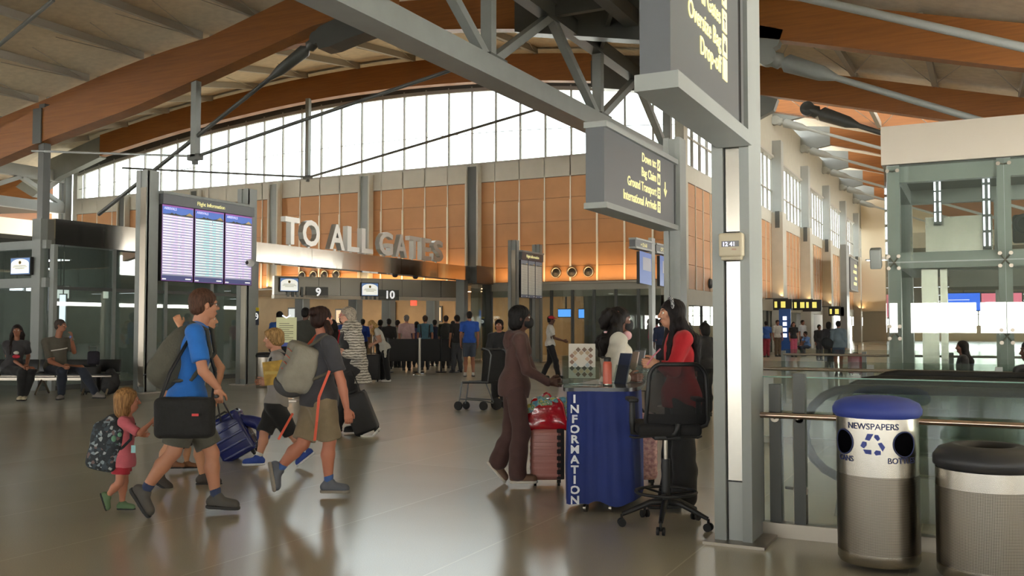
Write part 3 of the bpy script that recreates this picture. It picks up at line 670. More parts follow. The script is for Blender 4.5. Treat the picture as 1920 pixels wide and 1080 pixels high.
# ================================================================ WHITE TRUSS AND LEFT-HAND BACKGROUND
t = thing('white_truss', 'white painted steel truss ending at the left edge of the arched wall', 'roof truss', (-46.9, 30, 8))
for z0, z1 in ((9.7, 10.35), (7.95, 8.5)):
    o = MB(); o.box((-47.1, 20, z0), (-46.7, 36.2, z1)); o.build('chord', M_STEELL, t)
for a, b in (((-46.9, 30.5, 8.5), (-46.9, 33.2, 9.7)), ((-46.9, 33.2, 9.7), (-46.9, 35.9, 8.4)), ((-46.9, 27.8, 9.7), (-46.9, 30.5, 8.5))):
    o = MB(); o.bar(a, b, .22, .3, (1, 0, 0)); o.build('web_diagonal', M_STEELL, t)
for y in (36.0,):
    tt = thing('roof_column', 'paired grey steel column at the left corner of the orange wall', 'column', (-46.9, y, 0)); o = MB(); o.box((-47.2, y-.2, 0), (-46.95, y+.2, 10.6)); o.box((-46.8, y-.2, 0), (-46.6, y+.2, 10.6)); o.build('shaft', M_STEEL, tt)
for i, (y, z) in enumerate(((36, 9.2), (46, 9.0), (56, 8.8))):
    xe = -1.34*y; b = beam('roof_beam', 'lit timber beam in the distant left roof behind the white truss, %s' % ('nearest', 'middle', 'farthest')[i], y, fr(xe-34, xe, 10), lambda x, z=z, xe=xe: z-((x-xe+12)/20)**2*.9, 1.2)
o = MB(); n = 13; ys_ = (22, 40, 64)
o.add([(-1.34*max(y, 34)-.5-3*i, y, 11.6-((i*3-12)/20)**2*.9) for y in ys_ for i in range(n)], [(j*n+i, j*n+i+1, (j+1)*n+i+1, (j+1)*n+i) for j in range(2) for i in range(n-1)], True); struct('ceiling_outer', o, mat('outer_deck_shaded', '6e5f4c', .9))  # deck colour darkened here to stand in for shade
w = MB(); w.box((-130, 62, 0), (-80.8, 62.3, 13)); struct('wall_outer', w, M_WALLG)
w = MB(); w.box((-190, -14, -.3), (-70, 62, -.02)); w.box((-190, 62, -.3), (-60, 200, -.02)); struct('floor_light_block_outer', w, mat('light_block_dark'))  # unseen slabs added to keep the lower world glow off the outer ceiling


# ================================================================ FLIGHT BOARDS
def _screen(nt, b, seed, dep=False):
    pass
def flight_board(label, x, y0, y1, zt, panel_z, header, main=True):
    t = thing('flight_board', label, 'flight information board', (x, (y0+y1)/2, 0))
    pw = .34 if main else .3
    for y in (y0, y1):
        o = MB(); o.box((x-.16, y-pw/2, 0), (x-.02, y+pw/2, zt)); o.box((x+.04, y-pw/2, 0), (x+.18, y+pw/2, zt)); o.box((x-.16, y-pw/2+.02, 0), (x+.18, y-pw/2+.07, zt-.02)); b = o.build('post', M_STEEL, t)
        c = MB(); c.box((x+.0, y-pw/2-.015, .15), (x+.17, y-pw/2+.02, zt-.4)); c.build('stainless_insert', M_SSB, b)
        c = MB(); c.box((x-.26, y-.3, 0), (x+.28, y+.3, .03)); c.build('base_plate', M_SSB, b)
    z0, z1, zh = panel_z; a = y0+pw/2+.02; b_ = y1-pw/2+.12
    o = MB(); o.box((x+.02, a, z1), (x+.3, b_, zh)); hd = o.build('header', M_SIGN, t)
    o = MB(); o.box((x+.0, a-.02, zh), (x+.33, b_+.02, zh+.06)); o.build('header_cap', M_STEEL, hd)
    o = MB(); sz = (zh-z1)*.55; text(o, header, sz, (x+.302, (a+b_)/2-sz*.1, z1+(zh-z1)*.32), (0, 1, 0), (0, 0, 1), .01, align='CENTER', bold=.012); o.build('lettering', M_CREAM, hd)
    n = 3; w = (b_-a)/n
    tints = (('cdbfe0', 'e6dcd6'), ('a9cfd0', 'cfe6d2'), ('cdbde0', 'e2d8d4')) if main else (('a9a89a', 'b4b0a0'), ('a7a698', 'b2aea0'), ('a5a498', 'b0ac9e'))
    rnd = random.Random(4)
    for k in range(n):
        ya, yb = a+k*w+.015, a+(k+1)*w-.015
        o = MB(); o.box((x+.04, ya, z0), (x+.24, yb, z1-.01)); s_ = o.build('display', M_BLACK, t)
        H = z1-z0; X = x+.246
        p_ = MB(); E_ = .62 if main else .3
        def q(m, u0, u1, v0, v1, d=0): p_.m(m).quad((X+d, ya+(yb-ya)*u0, z0+H*v0), (X+d, ya+(yb-ya)*u1, z0+H*v0), (X+d, ya+(yb-ya)*u1, z0+H*v1), (X+d, ya+(yb-ya)*u0, z0+H*v1))
        c1 = mat('board_row%s%d' % (main, k), tints[k][0], .4, emit=E_); c2 = mat('board_gap%s' % main, '8c8fa2' if main else '8a8c84', .4, emit=E_*.8)
        sky = mat('board_sky%s' % main, '3a62b4' if main else '6f7c86', .4, emit=E_*.8); foot = mat('board_foot%s' % main, '454a78' if main else '5c6070', .4, emit=E_*.7); ed = mat('board_edge%s' % main, '8a4a9c' if main else '6a6a78', .4, emit=E_*.7)
        q(ed, .01, .99, .005, .995); q(foot, .02, .98, .01, .075, .001); q(c2, .02, .98, .075, .87, .001); q(sky, .02, .98, .87, .975, .001)
        # skyline silhouettes in the banner
        p_.m(mat('board_hill%s' % main, '3c3f36', .5, emit=.1))
        pts = [(.02, .868), (.98, .868), (.98, .885), (.93, .905), (.85, .915), (.72, .89), (.6, .88), (.45, .89), (.42, .9), (.38, .885), (.3, .9), (.25, .885), (.1, .875), (.02, .878)]
        p_.add([(X+.002, ya+(yb-ya)*u, z0+H*v) for u, v in pts], [tuple(range(len(pts)))])
        p_.m(mat('board_tent%s' % main, 'b09a6a', .5, emit=.3)); p_.add([(X+.0025, ya+(yb-ya)*u, z0+H*v) for u, v in ((.74, .885), (.97, .885), (.86, .925))], [(0, 1, 2)])
        rows = 22
        wht = mat('board_text%s' % main, 'f4f2f6' if main else 'c6c4b8', .4, emit=E_*1.1); drk = mat('board_dark', '30303c', .5)
        for r in range(rows):
            v1 = .862-r*(.78/rows); v0 = v1-.78/rows*.62
            q(c1, .035, .965, v0, v1, .0015)
            q(wht, .05, .05+.28*rnd.uniform(.8, 1.3), v0+.008, v1-.006, .002); q(wht, .5, .5+.12*rnd.uniform(.7, 1.2), v0+.008, v1-.006, .002); q(wht, .72, .72+.2*rnd.uniform(.6, 1.1), v0+.008, v1-.006, .002)
            if rnd.random() < .15: q(drk, .58, .6, v0+.006, v1-.006, .003)
        q(wht, .03, .15, .02, .035, .002); q(wht, .75, .93, .03, .045, .002)
        p_.build('screen_picture', M_BLACK, s_, fix=False)
        if main:
            tx = MB(); text(tx, 'ARRIVALS', .085, (X+.004, ya+.06, z0+H*.935), (0, 1, 0), (0, 0, 1), .002, bold=.01); tx.build('banner_lettering', mat('board_caption', 'c8c8ec', .5, emit=.7), s_)
    return t
X_ = -16.74
fb = flight_board('big three-panel flight information board between two tall grey posts', X_, 14.95, 18.15, 5.0, (2.52, 4.27, 4.5), 'Flight Information')
o = MB(); p = atx(469, 493, X_+.3); o.lathe((0, 0, 0), [(.0, .12), (.05, .11), (.09, .07), (.1, 0), (.09, -.06)], 20); o.xf(Matrix.Translation(p) @ Matrix.Rotation(math.pi/2, 4, 'X')); c = o.build('camera_housing', mat('camera_white', 'd0d0cc', .4), fb)
o = MB(); o.lathe((0, 0, 0), [(.0, .13), (.03, .125), (.05, .1)], 16); o.xf(Matrix.Translation(p+Vector((.0, -.015, 0))) @ Matrix.Rotation(math.pi/2, 4, 'X')); o.build('camera_lens', M_BLACK, c)
o = MB(); o.box((X_+.1, p.y, p.z-.03), (p.x+.02, 18.2, p.z+.03)); o.build('camera_arm', M_STEEL, fb)
flight_board('small distant three-panel flight information board in front of the orange wall', -16.3, 32.55, 34.75, 4.86, (2.62, 4.12, 4.42), 'Flight Information', False)
# restroom notices on the glass
def pictosign(label, c, w, h, right):
    c = Vector(c); right = Vector(right); n = right.cross(UP); t = thing('restroom_sign', label, 'sign', c)
    o = MB(); o.m(mat('sign_navy', '1e2a40', .5)); o.add([c+right*(a*w/2)+UP*(b*h/2)+n*d for d in (0, .02) for a, b in ((-1,-1),(1,-1),(1,1),(-1,1))], [(0,3,2,1),(4,5,6,7),(0,1,5,4),(1,2,6,5),(2,3,7,6),(3,0,4,7)])
    o.m(mat('sign_yellow', 'c8b020', .5)); o.add([c+right*(a*w/2)+UP*b+n*.022 for a, b in ((-1, h*.3), (1, h*.3), (1, h*.5), (-1, h*.5))], [(0, 1, 2, 3)]); o.build('board', M_BLACK, t)
    k = MB(); R_ = w*.3
    k.tube([c+right*(math.cos(a)*R_)+UP*(math.sin(a)*R_)+n*.03 for a in [i*math.pi/12 for i in range(-12, 10)]], .014, 6); k.tube([c+right*.0+UP*R_*1.1+n*.03, c+right*.0+n*.03, c+right*R_*.8+n*.03], .014, 6); k.build('pictogram', mat('number_white'), t)
p = atx(478, 593, GX+.03); pictosign('small dark blue sign with white wheelchair picture and yellow top beside the big flight board', p, .3, .52, (0, 1, 0))
p = aty(905, 603, 35.6); pictosign('tiny dark sign with yellow top on the glass by the man in the blue shirt', p, .2, .42, (1, 0, 0))

# ================================================================ HANGING / POST SIGNS
def post_sign(label, x, y0, y1, z0, z1, th, post=None):
    t = thing('direction_sign', label, 'direction sign', (x, (y0+y1)/2, 0 if post else z0))
    o = MB(); o.box((x-th, y0, z0), (x, y1, z1)); f = o.build('panel', M_SIGN, t)
    o = MB(); o.box((x-th-.02, y0-.03, z0-.09), (x+.05, y1+.02, z0)); o.build('lower_rail', M_STEEL, t)
    o = MB(); o.box((x-th-.02, y0-.03, z1), (x+.05, y1+.02, z1+.09)); o.build('upper_rail', M_STEEL, t)
    o = MB(); o.box((x, y1-.11, z0+.02), (x+.006, y1-.09, z1-.02)); o.build('shadow_gap', M_BLACK, t)
    if post:
        o = MB(); o.box((x-.24, y1, 0), (x-.14, y1+.4, post)); o.box((x-.02, y1, 0), (x+.08, y1+.4, post)); o.box((x-.2, y1+.04, 0), (x+.04, y1+.1, post-.02)); p_ = o.build('post', M_STEEL, t)
        o = MB(); o.box((x-.35, y1-.1, 0), (x+.2, y1+.5, .03)); o.build('base_plate', M_SSB, p_)
    return t, f
def lines(t, x, rows, size, ypic, bold=.008, icon=.9):
    for (s, z, ic) in rows:
        o = MB(); text(o, s, size, (x+.001, ypic-size*.32, z), (0, 1, 0), (0, 0, 1), .006, align='RIGHT', bold=bold, sx=.92); o.build('lettering', M_CREAM, t)
        h = size*icon; k = MB().m(M_CREAM); k.box((x, ypic, z-size*.14), (x+.006, ypic+h*.8, z-size*.14+h))
        k.m(M_SIGN); yc, zc_ = ypic+h*.39, z-size*.14+h*.5; X = x+.0062
        def pq(*pts): k.add([(X, yc+u*h, zc_+v*h) for u, v in pts], [tuple(range(len(pts)))])
        if ic == 'bag': pq((-.22, -.28), (.22, -.28), (.22, .1), (-.22, .1)); pq((-.09, .1), (.09, .1), (.09, .26), (-.09, .26))
        elif ic == 'person': pq((-.08, -.35), (.08, -.35), (.08, .12), (-.08, .12)); pq((-.22, .0), (.22, .0), (.2, .1), (-.2, .1)); pq((-.07, .2), (.07, .2), (.07, .34), (-.07, .34))
        elif ic == 'stairs': pq((-.3, -.3), (-.1, -.3), (.25, .15), (.25, .3), (.1, .3), (-.2, -.15), (-.3, -.15))
        elif ic == 'bus': pq((-.25, -.2), (.25, -.2), (.25, .0), (-.25, .0)); pq((-.2, .06), (.2, .06), (.16, .25), (-.16, .25))
        k.build('pictogram', M_CREAM, t)
SX = -1.42
t1, f1 = post_sign('huge dark hanging direction sign at the top edge, Oversize Bag Drop-off', SX, 4.68, 6.38, 2.83, 4.6, .17)
lines(f1, SX, [('Drop-off', 3.085, None), ('Oversize Bag', 3.235, 'bag'), ('All Gates', 3.395, 'person'), ('Up to', 3.56, 'stairs')], .15, 5.79, icon=.92)
o = MB(); o.box((SX-.1, 6.24, 2.86), (SX+.003, 6.255, 4.6)); o.build('shadow_gap', M_BLACK, f1)
t2, f2 = post_sign('dark direction sign on a tall grey post, Down to Bag Claim and Ground Transport', -4.99, 13.02, 16.72, 3.36, 4.5, .3, 5.02)
lines(f2, -4.99, [('Down to:', 4.255, 'stairs'), ('Bag Claim', 4.01, 'bag'), ('Ground Transport', 3.765, 'bus'), ('International Arrivals', 3.52, 'person')], .215, 15.61, bold=.012)
o = MB(); X = -4.986; o.box((X-.004, 16.03, 3.86), (X+.004, 16.07, 4.08)); o.add([(X+.004, 15.95, 3.93), (X+.004, 15.99, 3.96), (X+.004, 16.05, 3.87), (X+.004, 16.11, 3.96), (X+.004, 16.15, 3.93), (X+.004, 16.05, 3.8)], [(0, 1, 2, 3, 4, 5)]); o.build('arrow', M_CREAM, f2)
# two-screen post in the middle distance
mx_ = -9.6; t = thing('monitor_post', 'thin grey post with two small blue screens and arrow signs by the orange corner', 'monitor post', (mx_, 29.5, 0))
o = MB(); o.box((mx_-.14, 29.45, 0), (mx_-.02, 29.8, 4.42)); o.build('post', M_STEELL, t)
for k, (ya, yb, s_) in enumerate(((27.75, 29.4, '\u2190 12 A-B'), (29.85, 31.2, 'C F 2'))):
    o = MB(); o.box((mx_-.2, ya, 4.0), (mx_, yb, 4.22)); o.build('sign_box', M_SIGN, t)
    o = MB(); o.box((mx_-.22, ya-.02, 4.22), (mx_+.04, yb+.02, 4.28)); o.box((mx_-.22, ya-.02, 3.94), (mx_+.04, yb+.02, 4.0)); o.build('rail', M_STEELL, t)
    o = MB(); text(o, s_.replace('\u2190', '+'), .17, (mx_+.002, (ya+yb)/2, 4.04), (0, 1, 0), (0, 0, 1), .005, align='CENTER', bold=.012); o.build('lettering', M_CREAM, t)
    o = MB().m(M_BLACK).box((mx_-.12, ya+.45, 2.85), (mx_-.02, yb, 3.88)); o.m(mat('screen_blue2', '3c5c9c', .3, emit=.5)).quad((mx_-.015, ya+.45, 2.87), (mx_-.015, yb, 2.83), (mx_-.015, yb, 3.86), (mx_-.015, ya+.45, 3.9))
    o.m(mat('screen_grey', '8d8f9c', .3, emit=.35)).quad((mx_-.01, ya+.75, 3.3), (mx_-.01, yb-.08, 3.28), (mx_-.01, yb-.08, 3.7), (mx_-.01, ya+.75, 3.72)); o.build('screen', M_BLACK, t)
# far post sign on the right
t4, f4 = post_sign('far dark direction sign on a grey post, left of the lift', -8.0, 69, 73.5, 4.1, 6.3, .4)
o = MB(); o.box((-8.3, 66.0, 0), (-7.9, 67.4, 7.0)); o.build('post', M_STEEL, t4)
o = MB()
for z, w_ in ((5.75, 1.5), (5.3, 2.2), (4.85, 1.4), (4.45, 2.0)):
    k = w_/6
    for q in range(5): o.box((-8.0, 72.9-w_+q*k*1.1, z), (-7.98, 72.9-w_+q*k*1.1+k*.75, z+.22))
o.build('lettering', M_CREAM, f4)
# ================================================================ NEAR COLUMN
cx0, cx1, cya, cyb = -1.665, -1.405, 6.45, 6.86
t = thing('sign_column', 'tall grey steel column with stainless insert, right of the information desk', 'column', (-1.55, 6.4, 0))
for x0, x1 in ((cx0, cx0+.08), (cx1-.066, cx1)):
    o = MB(); o.box((x0, cya, .02), (x1, cyb, 6.5)); o.build('flange', M_STEEL, t)
o = MB(); o.box((cx0+.08, cya+.06, .02), (cx1-.066, cyb-.06, 6.5)); o.build('web_plate', M_BLACK, t)
for z0, z1 in ((.02, .42), (.43, 1.95), (2.16, 4.5)):
    o = MB(); o.box((cx0+.092, cya+.03, z0), (cx1-.068, cya+.06, z1)); o.build('stainless_insert', M_SS if z0 > .1 else M_STEELL, t)
o = MB(); o.box((cx0-.06, cya-.1, 0), (cx1+.1, cyb+.1, .02)); o.build('base_plate', M_SSB, t)
o = MB(); o.rbox(((cx0+cx1)/2+.015, cya-.03, 2.06), (.165, .09, .165), bev=.015); d = o.build('clock_box', mat('beige_plastic', 'b5ab92', .5), t)
o = MB(); o.rbox(((cx0+cx1)/2+.015, cya-.02, 1.97), (.14, .07, .03), bev=.006); o.build('lower_lip', mat('beige_plastic'), d)
o = MB(); o.box((cx0+.085, cya-.078, 2.045), (cx0+.205, cya-.074, 2.085)); o.build('display_window', mat('lcd', '5b5a58', .3), d)
o = MB(); text(o, '12 41', .04, (cx0+.09, cya-.079, 2.05), (1, 0, 0), (0, 0, 1), .001, bold=.02); o.build('digits', mat('lcd_digit', 'dfe0ff', .5, emit=1.2), d)
o = MB(); text(o, 'FIRE', .018, (cx0+.155, cya-.0765, 2.02), (1, 0, 0), (0, 0, 1), .001); o.build('red_lettering', mat('red_ink', '9a5040', .5), d)

# ================================================================ LIFT (glass elevator) at y = 15
EYF = 15.0
t = thing('glass_lift', 'glass lift tower with stainless steel crown on the right', 'lift', (1.2, 16.5, 0))
for a, b in ((-1.27, .93), (.94, 3.2)):
    o = MB(); o.box((a, EYF-.08, 3.92), (b, EYF+.0, 4.5)); o.build('crown_panel', mat('crown_steel', 'bfb7aa', .3, metal=.85, bump=.12, bscale=1.6, stretch=(1, 1, .2)), t)
o = MB(); o.box((-1.27, EYF, 3.92), (-1.2, EYF+3.2, 4.5)); o.build('crown_side', mat('crown_steel'), t)
o = MB(); o.box((-1.2, EYF+.0, 4.44), (3.2, EYF+3.2, 4.5)); o.box((-1.2, EYF+.1, 3.9), (3.2, EYF+3.1, 3.95)); o.build('roof_slab', M_STEELD, t)
for x in (-1.12, .36):
    for y in (EYF+.14, EYF+3.0):
        o = MB(); o.box((x-.09, y-.09, 0), (x+.09, y+.09, 3.92)); o.build('corner_post', M_STEELL, t)
for z in (2.48, 3.78, .15):
    o = MB(); o.box((-1.12, EYF+.08, z-.12), (3.2, EYF+.24, z+.12)); o.box((-1.2, EYF+.1, z-.12), (-1.04, EYF+3.1, z+.12)); o.box((-1.12, EYF+2.9, z-.12), (3.2, EYF+3.06, z+.12)); o.build('ring_beam', M_STEELL, t)
for a, b in ((-1.19, .355), (.365, 3.1)):
    for z0, z1 in ((.1, 2.44), (2.46, 3.9)):
        o = MB(); o.box((a, EYF-.03, z0), (b, EYF-.018, z1)); o.build('glass_panel', M_GLASSG, t)
o = MB(); o.box((-1.24, EYF, .1), (-1.228, EYF+3, 3.9)); o.build('glass_panel', M_GLASSG, t)
for x, z in ((-1.12, 2.45), (.36, 2.45), (-1.12, 1.4), (.36, 1.35), (.36, 3.83), (-1.12, 3.83)):
    o = MB()
    for dx in (-.07, .07):
        for dz in (-.09, .09) if 1.3 < z < 3 else (0,): o.tube([(x, EYF+.05, z), (x+dx, EYF-.02, z+dz)], .012, 8); o.cyl((x+dx, EYF-.045, z+dz), .028, .02, 16, axis='y')
    o.build('glass_fitting', M_SSB, t)
o = MB(); o.box((-.72, EYF+.9, 2.62), (.22, EYF+2.2, 3.2)); o.build('cab_panel', M_SS, t)
o = MB(); o.box((-.78, EYF+.7, 0), (-.55, EYF+.95, 2.4)); o.box((-.52, EYF+.8, 0), (-.42, EYF+.95, 2.4)); o.build('door_jamb', M_SS, t)
o = MB(); o.box((-.4, EYF+.9, 2.1), (3.2, EYF+2.4, 2.36)); o.build('landing_soffit', mat('lift_soffit', '85827a', .7), t)
for x in (.62, .95):
    o = MB(); o.rbox((x, EYF+.8, 2.95), (.28, .2, .42), bev=.04); o.tube([(x+.1*math.cos(a), EYF+.68, 3.02+.12*math.sin(a)) for a in [k*math.pi/6 for k in range(13)]], .03, 8); o.build('machine_pulley', M_BLACKR, t)
for x in (-1.02, -.27, .02): pass
t = thing('loudspeaker', 'small grey speaker box fixed to the left edge of the lift tower', 'loudspeaker', (-1.4, EYF-.1, 2.5)); o = MB(); o.rbox((-1.37, EYF-.02, 2.52), (.16, .18, .3), Matrix.Rotation(.3, 3, 'X'), .02); o.build('housing', M_STEEL, t); o = MB(); o.box((-1.3, EYF+.0, 2.5), (-1.2, EYF+.06, 2.54)); o.build('bracket', M_SSB, t)
# slim light strips standing inside the glass
for i, (px, z0, z1) in enumerate(((1676, 2.62, 3.8), (1758, 3.1, 3.9), (1850, 2.7, 3.9))):
    x = aty(px, 400, EYF+.6).x; t = thing('strip_light', 'pair of thin white light strips inside the lift tower, %s' % ('left', 'middle', 'right')[i], 'strip light', (x, EYF+.6, z0))
    for dx in (-.035, .035):
        o = MB()
        n = 5
        for k in range(n):
            za = z0+(z1-z0)*k/n; zb_ = z0+(z1-z0)*(k+.82)/n; o.box((x+dx-.012, EYF+.6, za), (x+dx+.012, EYF+.62, zb_))
        o.build('tube', mat('tube_white', 'f4f8ff', .5, emit=3), t)
    o = MB(); o.box((x-.06, EYF+.62, z0-.05), (x+.06, EYF+.65, z1+.05)); o.build('backing', M_STEELD, t)
# screens and bright shopfronts beyond the lift
def far_screen(label, px, py, w, h, y, col, e=1.2, rows=2):
    p = aty(px, py, y); t = thing('wall_screen', label, 'screen', (p.x, y, p.z)); o = MB(); o.box((p.x-w/2-.05, y, p.z-h/2-.05), (p.x+w/2+.05, y+.1, p.z+h/2+.05)); o.build('casing', M_BLACK, t)
    o = MB(); o.box((p.x-w/2, y-.02, p.z-h/2), (p.x+w/2, y, p.z+h/2)); s_ = o.build('screen_picture', mat('fs'+col, col, .4, emit=e), t)
    o = MB()
    for k in range(rows): o.box((p.x-w*.4, y-.03, p.z+h*(.1-.25*k)), (p.x+w*.15, y-.02, p.z+h*(.14-.25*k)))
    o.build('screen_lines', mat('white_ink', 'e8eeff', .5, emit=1), s_)
    o = MB(); o.box((p.x-.03, y+.03, p.z+h/2), (p.x+.03, y+.07, 3.52)); o.build('hanger', M_STEELD, t)
far_screen('bright blue screen seen through the lift glass', 1807, 566, 1.6, .8, 48, '2c66e0')
far_screen('pink screen seen through the lift glass, far right', 1878, 572, 1.5, 1.0, 44, 'c86478')
for i, y in enumerate((30, 40, 52, 66, 82)):
    light_fix('long ceiling strip light in the right-hand hall, %s' % ('nearest', 'second', 'third', 'fourth', 'farthest')[i], (4, y, 3.5), 14, .12, mat('tube_white'), group=None)
o = MB(); o.prism([(-2.1, 26), (-7.6, 95), (30, 95), (30, 26)], 'z', 3.5, 3.9); struct('ceiling_mezzanine', o, M_CEILB)
# ================================================================ GUARDRAIL in front of the escalators
GY = 6.85
t = thing('glass_guardrail', 'glass guardrail with round steel handrail in front of the escalators', 'guardrail', (.5, GY, 0))
o = MB(); o.box((-1.46, GY-.06, 0), (3.2, GY+.06, .1)); o.build('base_shoe', M_SSB, t)
for a, b in ((-1.42, -1.2), (-1.1, 1.0), (1.02, 3.1)):
    o = MB(); o.box((a, GY-.008, .1), (b, GY+.008, 1.13)); o.build('glass_panel', M_GLASSG, t)
    o = MB(); o.box((a, GY-.0085, 1.13), (b, GY+.0085, 1.138)); o.build('glass_edge', M_GEDGE, t)
o = MB(); o.box((-1.19, GY-.03, .1), (-1.11, GY+.06, 1.16)); o.build('post', M_STEELD, t)
o = MB(); o.box((-1.36, GY-.02, .1), (-1.28, GY+.08, 1.08)); o.build('post', M_STEELD, t)
o = MB(); o.tube([(-1.62, GY-.1, .865), (3.2, GY-.1, .865)], .021, 12); o.build('handrail', mat('handrail_steel', 'c0a898', .25, metal=1), t)
for x in (-1.32, -1.15, .98): 
    o = MB(); o.tube([(x, GY-.02, .84), (x, GY-.1, .85)], .01, 8); o.cyl((x, GY-.03, .84), .03, .05, 14, axis='y'); o.build('bracket', M_SSB, t)
# small caster arm on the gate in the guardrail
o = MB(); o.tube([(-1.27, GY+.1, .33), (-1.17, GY+.06, .33)], .012, 8); o.cyl((-1.15, GY-.0, .33), .05, .03, 18, axis='y'); o.build('hinge_wheel', M_SSB, t)
# farther guardrails (along the hall) behind
for i, (x0, x1, y) in enumerate(((-2.6, 3, 12.2), (-3.4, 2.5, 18.5))):
    t = thing('glass_guardrail', 'glass guardrail with pale steel top rail %s' % ('just beyond the escalators', 'farther off beneath the woman in the denim jacket')[i], 'guardrail', (0, y, 0))
    o = MB(); o.tube([(x0, y, .95), (x1, y, .95)], .022, 10); o.build('handrail', M_SSB, t)
    o = MB(); o.box((x0, y+.05, .08), (x1, y+.06, 1.05)); o.build('glass_panel', M_GLASSG, t)
    o = MB(); o.box((x0, y, 0), (x1, y+.1, .08)); o.build('base_shoe', M_SSB, t)
    for x in fr(x0, x1, 4):
        o = MB(); o.box((x-.04, y-.01, 0), (x+.04, y+.04, 1.02)); o.build('post', M_STEEL, t)
# ================================================================ ESCALATORS
def belt_path(x0, y, top=1.0, r=.36, xe=2.4, zbot=.28):
    pts = []
    for k in range(0, 11):                       # newel: half circle at the left end
        a = math.pi/2+math.pi*k/10; pts.append((x0+r+math.cos(a)*r, y, top-r+math.sin(a)*r))
    pts = pts[::-1]
    pts = [(xe, y, zbot)]+pts
    xb = 1.35
    pts += [(x0+r+.4, y, top+.0), (xb-.35, y, top), (xb, y, top-.03), (xb+.3, y, top-.14), (xb+3.6, y, top-2.1), (xb+6, y, top-3.5)]
    return pts
for i, (ya, yb) in enumerate(((7.85, 9.05), (9.35, 10.6))):
    t = thing('escalator', '%s escalator with black rubber handrails behind the guardrail' % ('nearer', 'farther')[i], 'escalator', (1.0, (ya+yb)/2, 0))
    for k, y in enumerate((ya, yb)):
        x0 = -1.28+.1*k+(.0 if i == 0 else .05)
        bp = belt_path(x0, y)
        o = MB(); o.tube(bp[1:], .036, 10); o.build('rubber_handrail', M_BLACKR, t)
        g = MB(); pl = [(p[0], p[2]-.0) for p in bp[1:]]
        # glass balustrade: fan between belt and skirt
        up_ = [(p[0], p[2]) for p in bp[11:]]; low = [(x, max(z-.85, -4) if x > 1.3 else .12) for x, z in up_]
        arc = [(p[0], p[2]) for p in bp[1:11]]
        poly = [(-.9, .12)]+[q for q in arc if q[1] > .28]+up_+low[::-1]
        g.prism(poly, 'y', y-.006, y+.006); g.build('glass_balustrade', M_GLASSG, t)
        s_ = MB(); s_.prism([(-1.05, .0), (-1.0, .3), (-.7, .34), (1.3, .34), (1.6, .26), (7.4, -3.2), (7.4, -3.9), (1.3, .0)], 'y', y-.09, y+.09); s_.build('skirt', mat('escalator_skirt', 'b8b8ae', .4, metal=.5), t)
    o = MB(); o.box((-.9, ya+.1, .0), (1.2, yb-.1, .02)); o.build('landing_plate', M_SSB, t)
    for k in range(9):
        x = 1.2+.4*k; z = -.2*max(0, k-0)
        if k > 2: x = 1.2+.8+(k-2)*.36
        o = MB(); o.box((x, ya+.11, z-.24), (x+.42, yb-.11, z)); 
        for j in range(12): o.box((x, ya+.13+j*(yb-ya-.26)/12, z), (x+.42, ya+.15+j*(yb-ya-.26)/12, z+.008))
        o.build('step', mat('step_metal', '8b8b84', .4, metal=.6), t)
    o = MB(); 
    for k in range(5): pass
# ================================================================ BINS
def bin_body(t, x, y, r, h, q=.62, n=48):
    perf = shader_mat('perforated_steel', _perf)
    o = MB(); o.lathe((x, y, 0), [(r*.96, .03), (r, .05), (r, .1)], n); o.build('foot_ring', M_SS, t, world=False)
    o = MB(); o.lathe((x, y, 0), [(r, .1), (r, h*q)], n); o.build('perforated_shell', perf, t, world=False)
    o = MB(); o.lathe((x, y, 0), [(r, h*q), (r, h)], n); up_ = o.build('upper_band', M_SS, t, world=False)
    return up_
def _perf(nt, b):
    N = nt.nodes; L = nt.links; tc = N.new('ShaderNodeTexCoord'); sx = N.new('ShaderNodeSeparateXYZ'); L.new(tc.outputs['Object'], sx.inputs[0])
    at = N.new('ShaderNodeMath'); at.operation = 'ARCTAN2'; L.new(sx.outputs[1], at.inputs[0]); L.new(sx.outputs[0], at.inputs[1])
    mu = N.new('ShaderNodeMath'); mu.operation = 'MULTIPLY'; mu.inputs[1].default_value = 210/6.28318; L.new(at.outputs[0], mu.inputs[0])
    mz = N.new('ShaderNodeMath'); mz.operation = 'MULTIPLY'; mz.inputs[1].default_value = 120; L.new(sx.outputs[2], mz.inputs[0])
    cx = N.new('ShaderNodeCombineXYZ'); L.new(mu.outputs[0], cx.inputs[0]); L.new(mz.outputs[0], cx.inputs[1])
    vo = N.new('ShaderNodeTexVoronoi'); vo.voronoi_dimensions = '2D'; vo.inputs['Scale'].default_value = 1; vo.inputs['Randomness'].default_value = 0; L.new(cx.outputs[0], vo.inputs['Vector'])
    cr = N.new('ShaderNodeMapRange'); cr.inputs[1].default_value = .28; cr.inputs[2].default_value = .36; L.new(vo.outputs['Distance'], cr.inputs[0])
    mx = N.new('ShaderNodeMix'); mx.data_type = 'RGBA'; mx.inputs['A'].default_value = lin('24221f'); mx.inputs['B'].default_value = lin('918a7e'); L.new(cr.outputs[0], mx.inputs['Factor'])
    L.new(mx.outputs['Result'], b.inputs['Base Color']); b.inputs['Metallic'].default_value = 1; b.inputs['Roughness'].default_value = .32
def on_cyl(x, y, r, ang, z): return Vector((x+r*math.cos(ang), y+r*math.sin(ang), z))
def cyl_text(mb, s, size, x, y, r, ang, z, material=None, bold=.01):
    tmp = MB(); text(tmp, s, size, (0, 0, 0), (1, 0, 0), (0, 0, 1), .002, align='CENTER', bold=bold)
    vs = [on_cyl(x, y, r+.001-v[1], ang+v[0]/r, z+v[2]) for v in tmp.v]; mb.add(vs, tmp.f)
